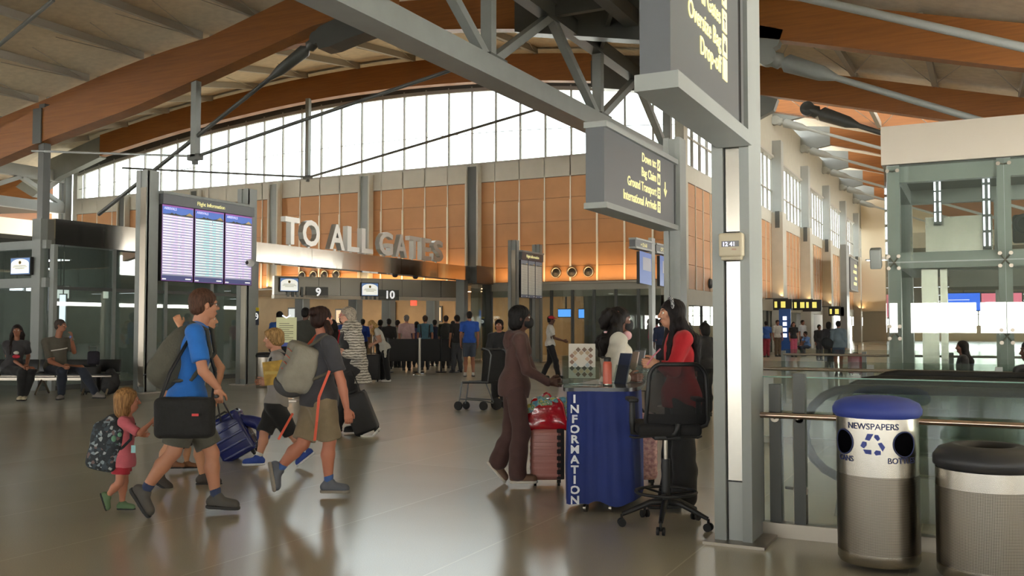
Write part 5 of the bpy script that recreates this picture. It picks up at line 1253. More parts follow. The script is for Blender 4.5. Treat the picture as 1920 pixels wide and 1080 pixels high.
def hair_mesh(info, hair, s, vox, hd, hf, neck, fwd, up):
    style, col = hair[0], hair[1]; T, R, t = info['T'], info['R'], info['thing']
    opt = hair[2] if len(hair) > 2 else {}
    def stripe(nt, b):
        N = nt.nodes; L = nt.links; tc = N.new('ShaderNodeTexCoord'); mp = N.new('ShaderNodeMapping'); mp.inputs['Scale'].default_value = (1, 1, .12 if style not in ('curly', 'afro') else 1); L.new(tc.outputs['Object'], mp.inputs[0])
        tx = N.new('ShaderNodeTexNoise'); tx.inputs['Scale'].default_value = 90 if style not in ('curly', 'afro') else 55; tx.inputs['Detail'].default_value = 4; L.new(mp.outputs[0], tx.inputs[0])
        mr = N.new('ShaderNodeMapRange'); mr.inputs[1].default_value = .35; mr.inputs[2].default_value = .65; L.new(tx.outputs[0], mr.inputs[0])
        c = lin(col); mx = N.new('ShaderNodeMix'); mx.data_type = 'RGBA'; mx.inputs['A'].default_value = tuple(v*.55 for v in c[:3])+(1,); mx.inputs['B'].default_value = tuple(min(1, v*1.35) for v in c[:3])+(1,); L.new(mr.outputs[0], mx.inputs['Factor']); L.new(mx.outputs['Result'], b.inputs['Base Color'])
        bu = N.new('ShaderNodeBump'); bu.inputs['Strength'].default_value = .6 if style not in ('curly', 'afro') else .25; bu.inputs['Distance'].default_value = .006; L.new(tx.outputs[0], bu.inputs['Height']); L.new(bu.outputs[0], b.inputs['Normal']); b.inputs['Roughness'].default_value = .6; b.inputs['Specular IOR Level'].default_value = .2
    m = shader_mat('hair_%s_%s' % (style in ('curly', 'afro'), col), stripe)
    S = SDF(.007 if vox < .013 else (.01 if vox < .016 else .014)); k = .012
    def wave(X, Y, Z, amp=.003, f=160):
        return (amp*np.sin(f*X+2*np.sin(30*Z))*np.sin(f*Y+1.5*np.sin(25*Z))).astype(np.float32)
    disp = wave
    def subface():
        S.ell(T(0, .075, -.04), V(.063, .075, .088)*s, R, .012, 's')
    if style in ('short', 'buzz'):
        g_ = .008 if style == 'buzz' else .014
        S.ell(T(0, -.02, .04), V(.076+g_, .094+g_, .083+g_*1.2)*s, R, k); S.ell(T(0, -.055, -.02), V(.066+g_*.5, .05+g_, .06)*s, R, .02)
        S.ell(T(0, .085, -.035), V(.078, .062, .095)*s, R, .01, 's'); 
        for sx_ in (-1, 1): S.ell(T(sx_*.085, .0, -.02), V(.03, .03, .042)*s, R, .008, 's')
    elif style == 'mop':       # child's fuller straight hair
        S.ell(T(0, -.012, .045), V(.094, .108, .088)*s, R, k); S.ell(T(0, -.035, -.02), V(.088, .085, .07)*s, R, .03); S.ell(T(0, .06, .07), V(.07, .045, .03)*s, R, .02)
        S.ell(T(0, .095, -.045), V(.066, .07, .085)*s, R, .01, 's')
    elif style == 'bob':
        S.ell(T(0, -.02, .04), V(.092, .105, .092)*s, R, k); S.ell(T(0, -.045, -.05), V(.09, .08, opt.get('len', .1))*s, R, .04); subface()
    elif style in ('long', 'ponytail', 'bun', 'longwavy'):
        S.ell(T(0, -.018, .042), V(.083, .1, .086)*s, R, k); S.ell(T(0, -.05, -.01), V(.072, .06, .07)*s, R, .03); S.ell(T(0, .085, -.045), V(.066, .068, .09)*s, R, .012, 's')
        if style == 'bun': S.ell(T(0, -.1, .07), V(.05, .048, .045)*s, R, .01)
        if style == 'ponytail':
            pts = [Vector(T(0, -.1, .03)), Vector(T(0, -.135, .0)), Vector(T(0, -.13, -.08)), Vector(T(0, -.115, -.16))] if 'pts' not in opt else [info['J'](p) for p in opt['pts']]
            S.chain([A_(p) for p in pts], [.026*s, .034*s, .03*s, .014*s][:len(pts)], .015)
        if style in ('long', 'longwavy'):
            ln = opt.get('len', .45); bk = -ndir(opt['deg']) if 'deg' in opt else -info['fwd']
            for sx_ in (-1, -.3, .4, 1):
                p0 = Vector(T(sx_*.06, -.04, .02)); p1 = Vector(T(sx_*.085, -.055, -.09)); p2 = info['neck']+info['right']*sx_*.095*s+bk*(.105)*s-up*.06; p3 = p2-up*(ln-.2)+bk*.015
                S.chain([A_(p) for p in (p0, p1, p2, p3)], [.04*s, .045*s, .05*s, .022*s], .04)
            for fp in opt.get('front', []):
                q = [Vector(T(fp*.07, .02, .03)), Vector(T(fp*.09, .0, -.09)), info['neck']+info['right']*fp*.1*s+info['fwd']*.09*s-up*.08, info['neck']+info['right']*fp*.09*s+info['fwd']*.12*s-up*.24]
                S.chain([A_(p) for p in q], [.02*s, .03*s, .032*s, .018*s], .02)
        if style == 'longwavy': disp = lambda X, Y, Z: (.008*s*np.sin(45*Z+9*X)*np.sin(55*X+20*Z)+.004*np.sin(120*Y)).astype(np.float32)
    elif style in ('curly', 'afro'):
        q = opt.get('q', .93)
        S.ell(T(0, -.025, .04), V(.105, .12, .1)*s*q, R, k); S.ell(T(0, -.06, -.03), V(.1, .085, .085)*s*q, R, .04); S.ell(T(0, .11, -.04), V(.07, .092, .1)*s, R, .012, 's')
        disp = lambda X, Y, Z: (.007*s*np.sin(62*X+2*np.sin(30*Y))*np.sin(62*Y+2*np.sin(28*Z))*np.sin(62*Z+2*np.sin(33*X))).astype(np.float32)
    np_obj('hair', [S.mesh(disp)], m, t)
# ---------------------------------------------------------------- the walking man in the blue shirt
A = person('man in bright blue t-shirt and olive shorts striding right with a grey-green backpack', None, (352, 966), (372, 612), (352, 757), (384, 573), face=12, hface=35, s=1.02, skin='b07a5e',
    armR=((381, 696, -.26), (409, 728, -.2)), armL=((330, 715, .28), (302, 772, .2)), legR=((326, 848, -.12), (271, 920, -.12)), legL=((398, 850, .1), (405, 932, .1)),
    top=dict(m='1b64b4', sleeve=.72, hem=.04, flare=.02, name='t_shirt'), bottom=dict(m='4c4a40', to=.86, flare=.035, e=.022, name='shorts'), shoes='4a4742', socks='2c3858',
    footR=dict(deg=0, pitch=-56), footL=dict(deg=0, pitch=-3), hair=('short', '4a3226'), handR=dict(d=(0, 0, -1), curl=1.3), handL=dict(d=(-.3, 0, -1), curl=.9), glasses='2a2a2a', w=1.04, vox=.011)
B = person('toddler in pink top and red shorts wearing a big patterned backpack, held by the hand', None, (228, 961), (236, 784), (230, 862), (240, 752), face=15, hface=30, s=.56, hs=.86, skin='bc7d62',
    armR=((262, 812, -.1), (284, 792, -.02)), armL=((245, 815, .12), (262, 815, .2)), legR=((224, 906, -.05), (202, 930, -.05)), legL=((233, 903, .05), (229, 944, .05)),
    top=dict(m='c0606a', sleeve=.9, hem=.02, name='top'), bottom=dict(m='a82838', to=.55, flare=.02), shoes='5f7a58', footR=dict(deg=0, pitch=-70), footL=dict(deg=0),
    hair=('bob', '8f6a42', dict(len=.13)), handR=dict(curl=.9), vox=.009)
C = person('woman in white top half hidden behind the man in blue, arm raised', None, (345, 911), (385, 634), (356, 742), (387, 600), face=20, s=.93, female=True, skin='c08a68',
    armR=((352, 650, -.05), (338, 612, .0)), armL=((415, 690, .2), (405, 735, .2)), legR=((320, 830, -.1), (298, 890, -.1)), legL=((374, 830, .1), (381, 893, .1)),
    top=dict(m='d4d2ca', sleeve=.3), bottom=dict(m='3a3632', to=.7), shoes='3b342e', hair=('long', '4a3020', dict(len=.3)), footR=dict(deg=0, pitch=-30), footL=dict(deg=0), vox=.013)
C2 = person('small child in sandals mostly hidden behind the striding man', None, (335, 884), (345, 745), (338, 800), (348, 722), face=10, s=.62, hs=.85, skin='b8845f',
    legR=((335, 840, -.05), (325, 868, -.05)), legL=((352, 842, .08), (350, 868, .08)), top=dict(m='2c2a2a', sleeve=.6), bottom=dict(m='33302e', to=.9), shoes='7a5238', hair=('short', '4a3020'), vox=.013)
# ---------------------------------------------------------------- boy with the yellow folder
D = person('fair-haired boy in grey tank top and black shorts walking left with a yellow folder', None, (512, 880), (521, 662), (516, 758), (513, 636), face=195, hface=192, s=.86, hs=.93, skin='c08a70',
    armL=((532, 712, -.16), (506, 718, -.24)), armR=((520, 712, .16), (500, 716, .05)), legL=((545, 812, .06), (573, 846, .12)), legR=((495, 812, -.06), (485, 858, -.1)),
    top=dict(m='8f8b88', sleeve=.12, hem=.0, flare=.0, tail=.012), bottom=dict(m='191a1c', to=.98, flare=.03, e=.02, rise=.02), shoes='223f8c', socks='dcdcd8', footR=dict(deg=190, solec='d8d8d8'), footL=dict(deg=185, pitch=-38, solec='d8d8d8'),
    hair=('mop', '9a7a4e'), handL=dict(curl=.8, d=180), handR=dict(curl=.8, d=180), vox=.011)
# ---------------------------------------------------------------- woman with the coral-strapped backpack
E_ = person('woman in dark grey t-shirt and khaki shorts striding right with a pale backpack', None, (600, 932), (608, 634), (600, 748), (604, 600), face=25, hface=55, s=.98, female=True, skin='b5755c',
    armR=((640, 716, -.2), (650, 766, -.2)), armL=((596, 715, .3), (580, 700, .45)), legR=((618, 826, .02), (616, 905, .02)), legL=((568, 832, -.02), (524, 878, -.02)),
    top=dict(m='3d3d42', sleeve=.7, hem=.03, flare=.022, name='t_shirt'), bottom=dict(m='86775e', to=.92, flare=.035, e=.022), shoes='5c6068', socks='3f5f9a', footR=dict(deg=0, solec='8c8478'), footL=dict(deg=0, pitch=-80, solec='8c8478'),
    hair=('bun', '2a1a16', dict()), handR=dict(curl=.7), vox=.011, w=1.1)
o = SDF(.008); o.chain([A_(E_['J'](p)) for p in ((612, 606, -.05), (618, 622, -.09), (612, 640, -.12))], [.034, .03, .016], .02)
np_obj('ponytail', [o.mesh()], MATS['hair_False_2a1a16'], E_['thing'])
# ---------------------------------------------------------------- older woman in striped cardigan
def _stripe(nt, b):
    N = nt.nodes; L = nt.links; tc = N.new('ShaderNodeTexCoord'); w = N.new('ShaderNodeTexWave'); w.wave_type = 'BANDS'; w.bands_direction = 'Z'; w.inputs['Scale'].default_value = 8.5; w.inputs['Distortion'].default_value = 3.5; w.inputs['Detail'].default_value = 2; w.inputs['Detail Scale'].default_value = 2.2
    L.new(tc.outputs['Object'], w.inputs[0]); r = N.new('ShaderNodeMapRange'); r.inputs[1].default_value = .35; r.inputs[2].default_value = .5; L.new(w.outputs[0], r.inputs[0])
    m = N.new('ShaderNodeMix'); m.data_type = 'RGBA'; m.inputs['A'].default_value = lin('66615a'); m.inputs['B'].default_value = lin('b4aea2'); L.new(r.outputs[0], m.inputs['Factor']); L.new(m.outputs['Result'], b.inputs['Base Color']); b.inputs['Roughness'].default_value = .95
M_STRIPE = shader_mat('striped_knit', _stripe)
F_ = person('older woman with curly grey hair and red glasses in a black dress, looking left', None, (650, 812), (654, 618), (655, 700), (650, 592), face=205, hface=205, s=1.0, female=True, skin='bc8a74',
    armL=((672, 664, -.2), (650, 662, -.3)), armR=((640, 664, .12), (640, 660, -.1)), legL=((662, 757, 0), (670, 797, 0)), legR=((645, 757, .0), (632, 797, 0)),
    top=dict(m='1e1e20', sleeve=1.7, name='dress_top'), bottom=dict(m='141416', to=1.95, flare=.03), shoes='1a1a1c', hair=('curly', '8d8478'), glasses='a03038', handL=dict(d=190, curl=.8), handR=dict(d=190, curl=.8), vox=.012, w=1.1)
S = SDF(.012); J = F_['J']; n_, h_ = F_['neck'], F_['hip']; el, wr = F_['arms'][-1]; SHn = F_['SH'][-1]
S.cap(A_(SHn), A_(el), .085, .085, .04); S.cap(A_(el), A_(wr), .085, .06, .03); S.cap(A_(F_['SH'][1]), A_(F_['arms'][1][0]), .07, .06, .04)
for k, fz in enumerate((0, .25, .5, .8, 1.1, 1.3)): S.ell(A_(n_+(h_-n_)*fz-F_['fwd']*(.03+.02*k)-F_['right']*.02), V(.15+.012*k, .15+.01*k, .14), frame(F_['fwd']), .06)
S.ell(A_(n_+(h_-n_)*.5+F_['fwd']*.18), V(.07, .12, .7), frame(F_['fwd']), .04, 's'); S.ell(A_(n_+UP*.03), V(.09, .1, .06), frame(F_['fwd']), .02, 's')
np_obj('striped_cardigan', [S.mesh(folds(.008, 22, 2), [(A_(h_-UP*.14), V(0, 0, -1))])], M_STRIPE, F_['thing'])
# ---------------------------------------------------------------- brown jumpsuit woman
L_ = person('woman in brown hooded jumpsuit and black mask pushing a pink suitcase', None, (963, 911), (973, 628), (965, 722), (977, 597), face=3, hface=0, s=.98, female=True, skin='4a2e22',
    armR=((987, 694, -.2), (1028, 716, -.14)), armL=((1000, 700, .2), (1030, 718, .05)), legR=((978, 812, -.08), (970, 888, -.08)), legL=((958, 815, .1), (934, 866, .12)),
    top=dict(m='4e3430', sleeve=1.93, hem=.08, e=.008, flare=.006, name='jumpsuit_top', fold=.003), bottom=dict(m='4a312e', to=1.97, flare=.042, e=.008, name='jumpsuit_trousers', rise=.16), shoes='6d5240',
    footR=dict(deg=0, solec='c8c0b4'), footL=dict(deg=0, pitch=-48, solec='c8c0b4'), hair=('bob', '141212', dict(len=.075)), mask='17181a', handR=dict(d=0, curl=1.0), handL=dict(d=0, curl=1.0), vox=.01, bust=1.0, w=1.02)
S = SDF(.009); n_ = L_['neck']; S.ell(A_(n_-L_['fwd']*.1-UP*.06), V(.1, .05, .1), frame(L_['fwd']), .03); S.ell(A_(n_-L_['fwd']*.06-UP*.0), V(.095, .05, .04), frame(L_['fwd']), .03)
np_obj('hood', [S.mesh(folds(.006, 40, 1))], MATS['cloth_4e3430'], L_['thing'])
# ---------------------------------------------------------------- woman in white sweater behind the desk
N_ = person('woman in cream sweater and black mask with dark ponytail behind the information desk', 8.35, tuple(atZ(1150, 640, 8.35)), (1153, 629), (1150, 742), (1163, 601), face=5, hface=8, s=.98, female=True, skin='5a3a2c',
    armR=((1141, 700, -.2), (1176, 708, -.22)), armL=((1165, 700, .2), (1185, 708, .1)),
    top=dict(m='c4bfb0', sleeve=1.9, hem=.08, e=.022, flare=.02, name='sweater', fold=.008), bottom=dict(m='2c2c30', to=1.95), shoes='c8c8c4', hair=('longwavy', '171312', dict(len=.32)), mask='1a1a1c', handR=dict(d=0, curl=.5), bust=1.1, vox=.0115, w=1.05)
S = SDF(.008); T = N_['T']; S.ell(T(0, -.11, .05), V(.06, .07, .07), None, .02); S.ell(T(0, -.15, -.01), V(.05, .06, .08), None, .03)
np_obj('ponytail', [S.mesh(lambda X, Y, Z: (.006*np.sin(70*Z)*np.sin(80*X)).astype(np.float32))], MATS['hair_False_171312'], N_['thing'])
# ---------------------------------------------------------------- woman in red beside the desk
O_ = person('woman in red top with long black hair and patterned headband talking at the desk', None, (1262, 956), (1274, 626), (1276, 742), (1259, 589), face=182, hface=184, s=1.0, female=True, skin='c08c70',
    armL=((1262, 696, -.2), (1234, 682, -.2)), armR=((1255, 696, .18), (1232, 680, .05)), legL=((1282, 850, -.06), (1284, 930, -.06)), legR=((1262, 850, .08), (1258, 932, .08)),
    top=dict(m='a80f1c', sleeve=1.7, hem=.06, e=.018, flare=.012, name='red_top'), bottom=dict(m='121214', to=1.97, flare=.05, e=.016), shoes='5a4036', footL=dict(deg=185), footR=dict(deg=185),
    hair=('long', '191415', dict(len=.42, front=[.9, -.9])), handL=dict(d=170, curl=.9), handR=dict(d=175, curl=.9), vox=.0105)
T = O_['T']; o = MB(); o.tube([T(.079*math.cos(a)*1.06, -.0+.01, .045+.092*math.sin(a)) for a in [math.pi*k/14 for k in range(15)]], [.008]+[.014]*13+[.008], 8)
def _hb(nt, b):
    N = nt.nodes; L = nt.links; tc = N.new('ShaderNodeTexCoord'); v = N.new('ShaderNodeTexVoronoi'); v.inputs['Scale'].default_value = 90; L.new(tc.outputs['Object'], v.inputs[0]); r = N.new('ShaderNodeMapRange'); r.inputs[1].default_value = .3; r.inputs[2].default_value = .5; L.new(v.outputs[0], r.inputs[0])
    m = N.new('ShaderNodeMix'); m.data_type = 'RGBA'; m.inputs['A'].default_value = lin('c8c8c8'); m.inputs['B'].default_value = lin('303238'); L.new(r.outputs[0], m.inputs['Factor']); L.new(m.outputs['Result'], b.inputs['Base Color'])
o.build('headband', shader_mat('headband_pattern', _hb), O_['thing'], world=False)
el, wr = O_['arms'][-1]; d = (wr-el).normalized(); o = MB(); o.tube([wr-d*.035, wr-d*.0], .036, 16); w_ = o.build('watch', M_BLACK, O_['thing'], world=False)
# ================================================================ BAGS THE PEOPLE CARRY
def sm(name, S, m, parent, disp=None, clip=None): return np_obj(name, [S.mesh(disp, clip)], m, parent)
def fabric(c, **k): return mat('fabric_'+c, c, k.get('rough', .85), bump=k.get('bump', .25), bscale=k.get('bscale', 60), noise=k.get('noise', .1), nscale=8)
def rel(info, p): return info['J'](p)
# -- olive backpack of the striding man
J = A['J']; gA = A['g']
t = thing('backpack', 'rounded grey-green backpack on the back of the man in blue', 'backpack', gA)
f = A['fwd']; u = A['up']; c = J((326, 672, -.02)); ax = (J((352, 622, 0))-J((308, 716, 0))).normalized()
R = frame((f-ax*f.dot(ax)), ax)
S = SDF(.011); S.ell(A_(c+ax*.03), V(.155, .13, .25), R, .05); S.ell(A_(c-ax*.1-f*.01), V(.165, .145, .16), R, .06); S.ell(A_(c-ax*.05-f*.1), V(.11, .06, .12), R, .03)
sm('main_bag', S, fabric('4d4b40'), t, folds(.005, 20, 2))
for sd in (1, -1):
    o = MB(); sh = A['SH'][sd]; pts = [c+ax*.22, sh+UP*.075-f*.02, sh+f*.09+UP*.02-A['right']*sd*.03, sh+f*.12-UP*.17-A['right']*sd*.04, A['hip']+u*.2+A['right']*sd*.15+f*.02, c-ax*.2+A['right']*sd*.08]
    o.tube(pts, .017, 8); o.build('shoulder_strap', fabric('3c3b34'), t, world=False)
o = MB(); o.tube([c-ax*.14-f*.155+A['right']*k*.03 for k in (-3, -1, 1, 3)], .006, 6); o.build('zip', M_BLACK, t, world=False)
# -- black messenger bag
t = thing('messenger_bag', 'black soft briefcase with tiny red badge at the hip of the man in blue', 'bag', gA)
S = SDF(.01); c = J((347, 783, -.33)); R = frame(RT); S.box(A_(c), V(.035, .17, .105), R, .05, .01); S.box(A_(c-FW*.05-UP*.02), V(.012, .15, .08), R, .025, .015)
sm('main_bag', S, fabric('161616'), t, folds(.003, 18, 1))
o = MB(); q = J((366, 778, -.452)); o.rbox(q, (.05, .006, .018), Matrix.Rotation(YAW, 3, 'Z')); o.build('badge', mat('badge_red', 'c83030', .5), t, world=False)
o = MB(); o.tube([J((300, 750, -.33)), J((318, 700, -.25)), J((352, 640, -.2)), J((390, 650, .05)), J((404, 700, .1)), J((398, 752, -.3))], .014, 8); o.build('carry_strap', M_BLACK, t, world=False)
# -- toddler's backpack
J = B['J']
def _pat(nt, b):
    N = nt.nodes; L = nt.links; tc = N.new('ShaderNodeTexCoord'); v = N.new('ShaderNodeTexVoronoi'); v.inputs['Scale'].default_value = 44; L.new(tc.outputs['Object'], v.inputs[0])
    cr = N.new('ShaderNodeValToRGB'); cr.color_ramp.interpolation = 'CONSTANT'; e = cr.color_ramp.elements; e[0].color = lin('2a3034'); e[1].position = .45; e[1].color = lin('3a444c')
    for p, c in ((.62, '7d8a90'), (.7, '23282c'), (.82, '9aa0a2'), (.88, '6c5a58'), (.93, '262b30')): k = e.new(p); k.color = lin(c)
    s_ = N.new('ShaderNodeSeparateColor'); L.new(v.outputs['Color'], s_.inputs[0]); L.new(s_.outputs[0], cr.inputs[0]); L.new(cr.outputs[0], b.inputs['Base Color']); b.inputs['Roughness'].default_value = .8
t = thing('backpack', 'big dark patterned backpack with a green dinosaur on the toddler', 'backpack', B['g'])
c = J((207, 828, -.02)); ax = (J((218, 784, 0))-J((200, 870, 0))).normalized(); f = (RT-ax*RT.dot(ax)).normalized(); R = frame(f, ax)
S = SDF(.009); S.ell(A_(c+ax*.02), V(.13, .115, .205), R, .04); S.box(A_(c-ax*.03), V(.09, .07, .14), R, .05, .03); S.ell(A_(c-f*.09-ax*.1), V(.1, .06, .1), R, .025)
sm('main_bag', S, shader_mat('backpack_print', _pat), t, folds(.004, 22, 1))
S = SDF(.006); q = J((215, 822, -.14)); S.ell(A_(q), V(.045, .02, .028), frame(RT), .01); S.ell(A_(q+RT*.04+UP*.03), V(.02, .016, .02), frame(RT), .01); S.cap(A_(q-RT*.03), A_(q-RT*.06+UP*.03), .014, .006, .01); S.cap(A_(q+UP*-.01), A_(q+UP*-.045+RT*.02), .01, .01, .01)
sm('dinosaur_patch', S, fabric('6c9a80'), t)
for sd in (1, -1):
    sh = B['SH'][sd]; o = MB(); o.tube([c+ax*.15, sh+UP*.035-f*.01, sh+f*.06-UP*.02, sh+f*.06-UP*.12, c-ax*.1+f*.06+B['right']*sd*.08], .011, 8); o.build('shoulder_strap', fabric('262b30'), t, world=False)
o = MB(); q = J((250, 842, -.1)); o.rbox(q, (.035, .004, .06), Matrix.Rotation(YAW, 3, 'Z')); o.build('luggage_tag', mat('tag_teal', '8fc0c4', .5), t, world=False)
# -- pale backpack with coral straps
J = E_['J']; t = thing('backpack', 'pale grey hiking backpack with coral cords on the woman in khaki shorts', 'backpack', E_['g'])
ax = (J((582, 648, 0))-J((552, 740, 0))).normalized(); f = (E_['fwd']-ax*E_['fwd'].dot(ax)).normalized(); R = frame(f, ax); c = J((558, 696, -.06))
S = SDF(.01); S.box(A_(c+ax*.04), V(.11, .075, .15), R, .055, .03); S.ell(A_(c-ax*.1-f*.02), V(.16, .13, .13), R, .05); S.ell(A_(c+ax*.19+f*.02), V(.1, .08, .05), R, .04)
sm('main_bag', S, fabric('8f8a7d'), t, folds(.006, 20, 3))
S = SDF(.009); S.ell(A_(c-ax*.13-f*.03), V(.165, .14, .11), R, .03); sm('lower_pocket', S, fabric('4b4c4e'), t, None, [(A_(c-ax*.11), A_(ax*1.0+E_['right']*.15))])
S = SDF(.008); S.ell(A_(c+ax*.06+E_['right']*.1-f*.02), V(.05, .09, .14), R, .02); sm('side_panel', S, fabric('b9b29c'), t)
coral = mat('coral_webbing', 'd8583c', .6)
rr = E_['right']
for k in range(5):
    a = c-f*.135+ax*(.17-.06*k)-rr*.06; b_ = c-f*.125+ax*(.15-.06*k)+rr*.1; o = MB(); o.tube([a, (a+b_)/2-f*.015+ax*.012, b_], .0035, 6); o.build('cord', coral, t, world=False)
o = MB(); q0 = c+rr*.135-f*.04+ax*.02; o.bar(q0, q0-ax*.17+f*.03, .03, .008, tuple(rr)); o.build('side_strap', coral, t, world=False)
o = MB(); p0 = J((618, 695, -.28)); p1 = J((598, 745, -.3)); p2 = J((594, 790, -.31)); p3 = J((590, 826, -.29))
for a, b_ in ((p0, p1), (p1, p2), (p2, p3)): o.bar(a, b_, .022, .006, tuple(FW))
o.build('hanging_strap', coral, t, world=False)
o = MB(); o.bar(J((549, 775, -.24)), J((522, 824, -.2)), .02, .006, tuple(FW)); o.build('hanging_strap', coral, t, world=False)
for sd in (1, -1):
    sh = E_['SH'][sd]; o = MB(); pts = [c+ax*.2, sh+UP*.07-f*.02, sh+f*.09, sh+f*.11-UP*.15-rr*sd*.03, E_['hip']+UP*.22+rr*sd*.15, c-ax*.14+rr*sd*.1]; o.tube(pts, .015, 8); o.build('shoulder_strap', fabric('5a564c') if sd > 0 else coral, t, world=False)
# -- boy's folder and strap
J = D['J']; t = thing('folder', 'yellow paper folder held by the fair-haired boy', 'folder', D['g']); q = J((513, 699, -.3)); o = MB(); o.rbox(q, (.2, .012, .24), Matrix.Rotation(YAW+.25, 3, 'Z') @ Matrix.Rotation(-.12, 3, 'Y')); o.build('cover', mat('folder_yellow', 'b89540', .6, noise=.25, nscale=14), t, world=False)
o = MB(); o.rbox(q+RT*.0-FW*.008, (.17, .002, .03), Matrix.Rotation(YAW+.25, 3, 'Z')); o.build('printed_panel', mat('folder_print', 'c8ae60', .6), t, world=False)
t = thing('small_backpack', 'dark strap and small dark bag on the back of the fair-haired boy', 'backpack', D['g']); sh = D['SH'][-1]; f = D['fwd']
o = MB(); o.tube([sh-f*.1+UP*.02, sh+UP*.05, sh+f*.08-UP*.02, sh+f*.07-UP*.16, sh-f*.06-UP*.26], .014, 8); o.build('strap', fabric('34343a'), t, world=False)
S = SDF(.01); c = D['neck']-f*.15-UP*.2; S.ell(A_(c), V(.1, .07, .16), frame(f), .03); sm('main_bag', S, fabric('4a4a50'), t)

# ================================================================ SUITCASES
def suitcase(label, base, rz, w, d, h, m, m2, tilt=0, handle=.3, ribs=5, rib_axis='z', wheels=M_BLACKR, name='suitcase', front=None, handle_m=None, hang=0):
    """hard case: w across, d thick, h tall; base = ground point; tilt leans it back about its lower wheels"""
    t = thing(name, label, 'suitcase', base); t.rotation_euler = (0, 0, rz)
    Rx = Matrix.Rotation(tilt, 4, 'Y'); 
    def fin(o): o.xf(Rx); return o
    o = MB(); o.rbox((0, 0, .055+h/2), (w, d, h), bev=min(w, d)*.16); shell = fin(o).build('shell', m, t, world=False)
    o = MB(); o.rbox((0, 0, .055+h/2), (w*1.006, .018, h*1.004), bev=.004); fin(o).build('zip_seam', M_BLACK, shell, world=False)
    if ribs:
        o = MB()
        for k in range(ribs):
            z = .055+h*(.1+.8*k/(ribs-1)) if ribs > 1 else .3
            for s_ in (-1, 1): o.rbox((0, s_*(d/2), z), (w*.84, .012, h*.06), bev=.004); o.rbox((s_*w/2, 0, z), (.012, d*.7, h*.06), bev=.004)
        fin(o).build('ribs', m, shell, world=False)
    for sx_ in (-1, 1):
        for s2 in (-1, 1):
            o = MB(); o.cyl((sx_*w*.36-.011, s2*d*.32, .026), .026, .022, 14, axis='x'); o.box((sx_*w*.36-.018, s2*d*.32-.018, .03), (sx_*w*.36+.018, s2*d*.32+.018, .062)); fin(o).build('wheel', wheels, t, world=False)
    if handle:
        o = MB(); hw = min(w, .24)*.36 if not hang else .08
        zt = .055+h+handle
        o.tube([(-.0, -hw, .05+h), (0, -hw, zt), (0, hw, zt), (0, hw, .05+h)], .009, 8) if d > w*.9 else o.tube([(-hw, d*.3, .05+h), (-hw, d*.3, zt), (hw, d*.3, zt), (hw, d*.3, .05+h)], .009, 8)
        fin(o).build('pull_handle', handle_m or M_BLACK, t, world=False)
    o = MB(); o.tube([(-w*.18, 0, .055+h), (-w*.14, 0, .085+h), (w*.14, 0, .085+h), (w*.18, 0, .055+h)], .012, 8); fin(o).build('grab_handle', M_BLACK, t, world=False)
    return t
g_ = atz(461, 862, 0)
t = suitcase('glossy navy blue rolling suitcase pulled tilted by the man in blue', g_, YAW, .40, .26, .50, mat('navy_shell', '1a2460', .25), None, tilt=-.52, handle=0, ribs=5)
o = MB(); wr = A['arms'][1][1]+A['g']; e1 = atZ(432, 788, g_.dot(FW)-.05)
o.tube([wr+UP*-.06+FW*.04, e1+FW*.09], .008, 8); o.tube([wr+UP*-.06-FW*.04, e1-FW*.09-RT*.08], .008, 8); o.tube([wr-UP*.06-FW*.05, wr-UP*.06+FW*.05], .014, 8)
o.v = [tuple(Matrix.Rotation(-YAW, 3, 'Z') @ (Vector(v)-g_)) for v in o.v]; o.build('pull_handle', M_BLACK, t, world=False)
t2 = thing('neck_pillow', 'grey fluffy scrunched item tied to the navy suitcase handle', 'travel pillow', g_); S = SDF(.009); q = atZ(436, 786, g_.dot(FW)-.06)-g_; S.ell(A_(q), V(.06, .05, .07), None, .03); S.ell(A_(q-RT*.05-UP*.02), V(.04, .04, .03), None, .03)
sm('pillow', S, fabric('8d857c'), t2, lambda X, Y, Z: (.008*np.sin(70*X)*np.sin(80*Z)).astype(np.float32))
t2 = thing('duffel_bag', 'navy bag strapped on top of the tilted navy suitcase', 'bag', g_); S = SDF(.01); q = atZ(468, 788, g_.dot(FW))-g_; S.cap(A_(q-RT*.1+UP*.015), A_(q+RT*.12-UP*.04), .06, .07, .03); S.ell(A_(q+RT*.16-UP*.14), V(.06, .1, .12), None, .05); sm('main_bag', S, mat('navy_nylon', '20286a', .45, bump=.2, bscale=40), t2, folds(.005, 30, 2))
g_ = atz(693, 817, 0)
t = suitcase('black fabric rolling suitcase beside the woman in the striped cardigan', g_, YAW, .33, .28, .56, fabric('17171a', rough=.6), None, tilt=-.38, handle=.3, ribs=0)
o = MB(); o.tube([(-.1, -.15, .01), (.06, -.15, .01), (.16, -.15, .12)], .014, 8); o.build('kick_plate', mat('white_paint'), t, world=False)
g_ = atz(1026, 925, 0)+FW*.0
t = suitcase('rose pink ribbed hard suitcase on castors in front of the woman in brown', atz(1026, 912, 0)+FW*.12, YAW, .31, .26, .48, mat('rose_shell', 'b0766c', .38), None, handle=.28, ribs=7)
o = MB(); o.rbox((.125, -.0, .3), (.07, .272, .47), bev=.01); o.build('black_front_panel', fabric('1c1b1d'), t, world=False)
g_ = atz(1026, 912, 0)+FW*.12
t = thing('handbag', 'shiny red handbag resting on top of the rose suitcase', 'handbag', g_)
c = Vector((0, 0, .67)); R = frame(RT); S = SDF(.009); 
for k in range(7):
    z = k/6; wd = .205-.065*z; S.box(V(c.x, c.y, .565+.2*z), V(.08-.03*z, wd-.03, .02), R, .03, .03)
S.v = None
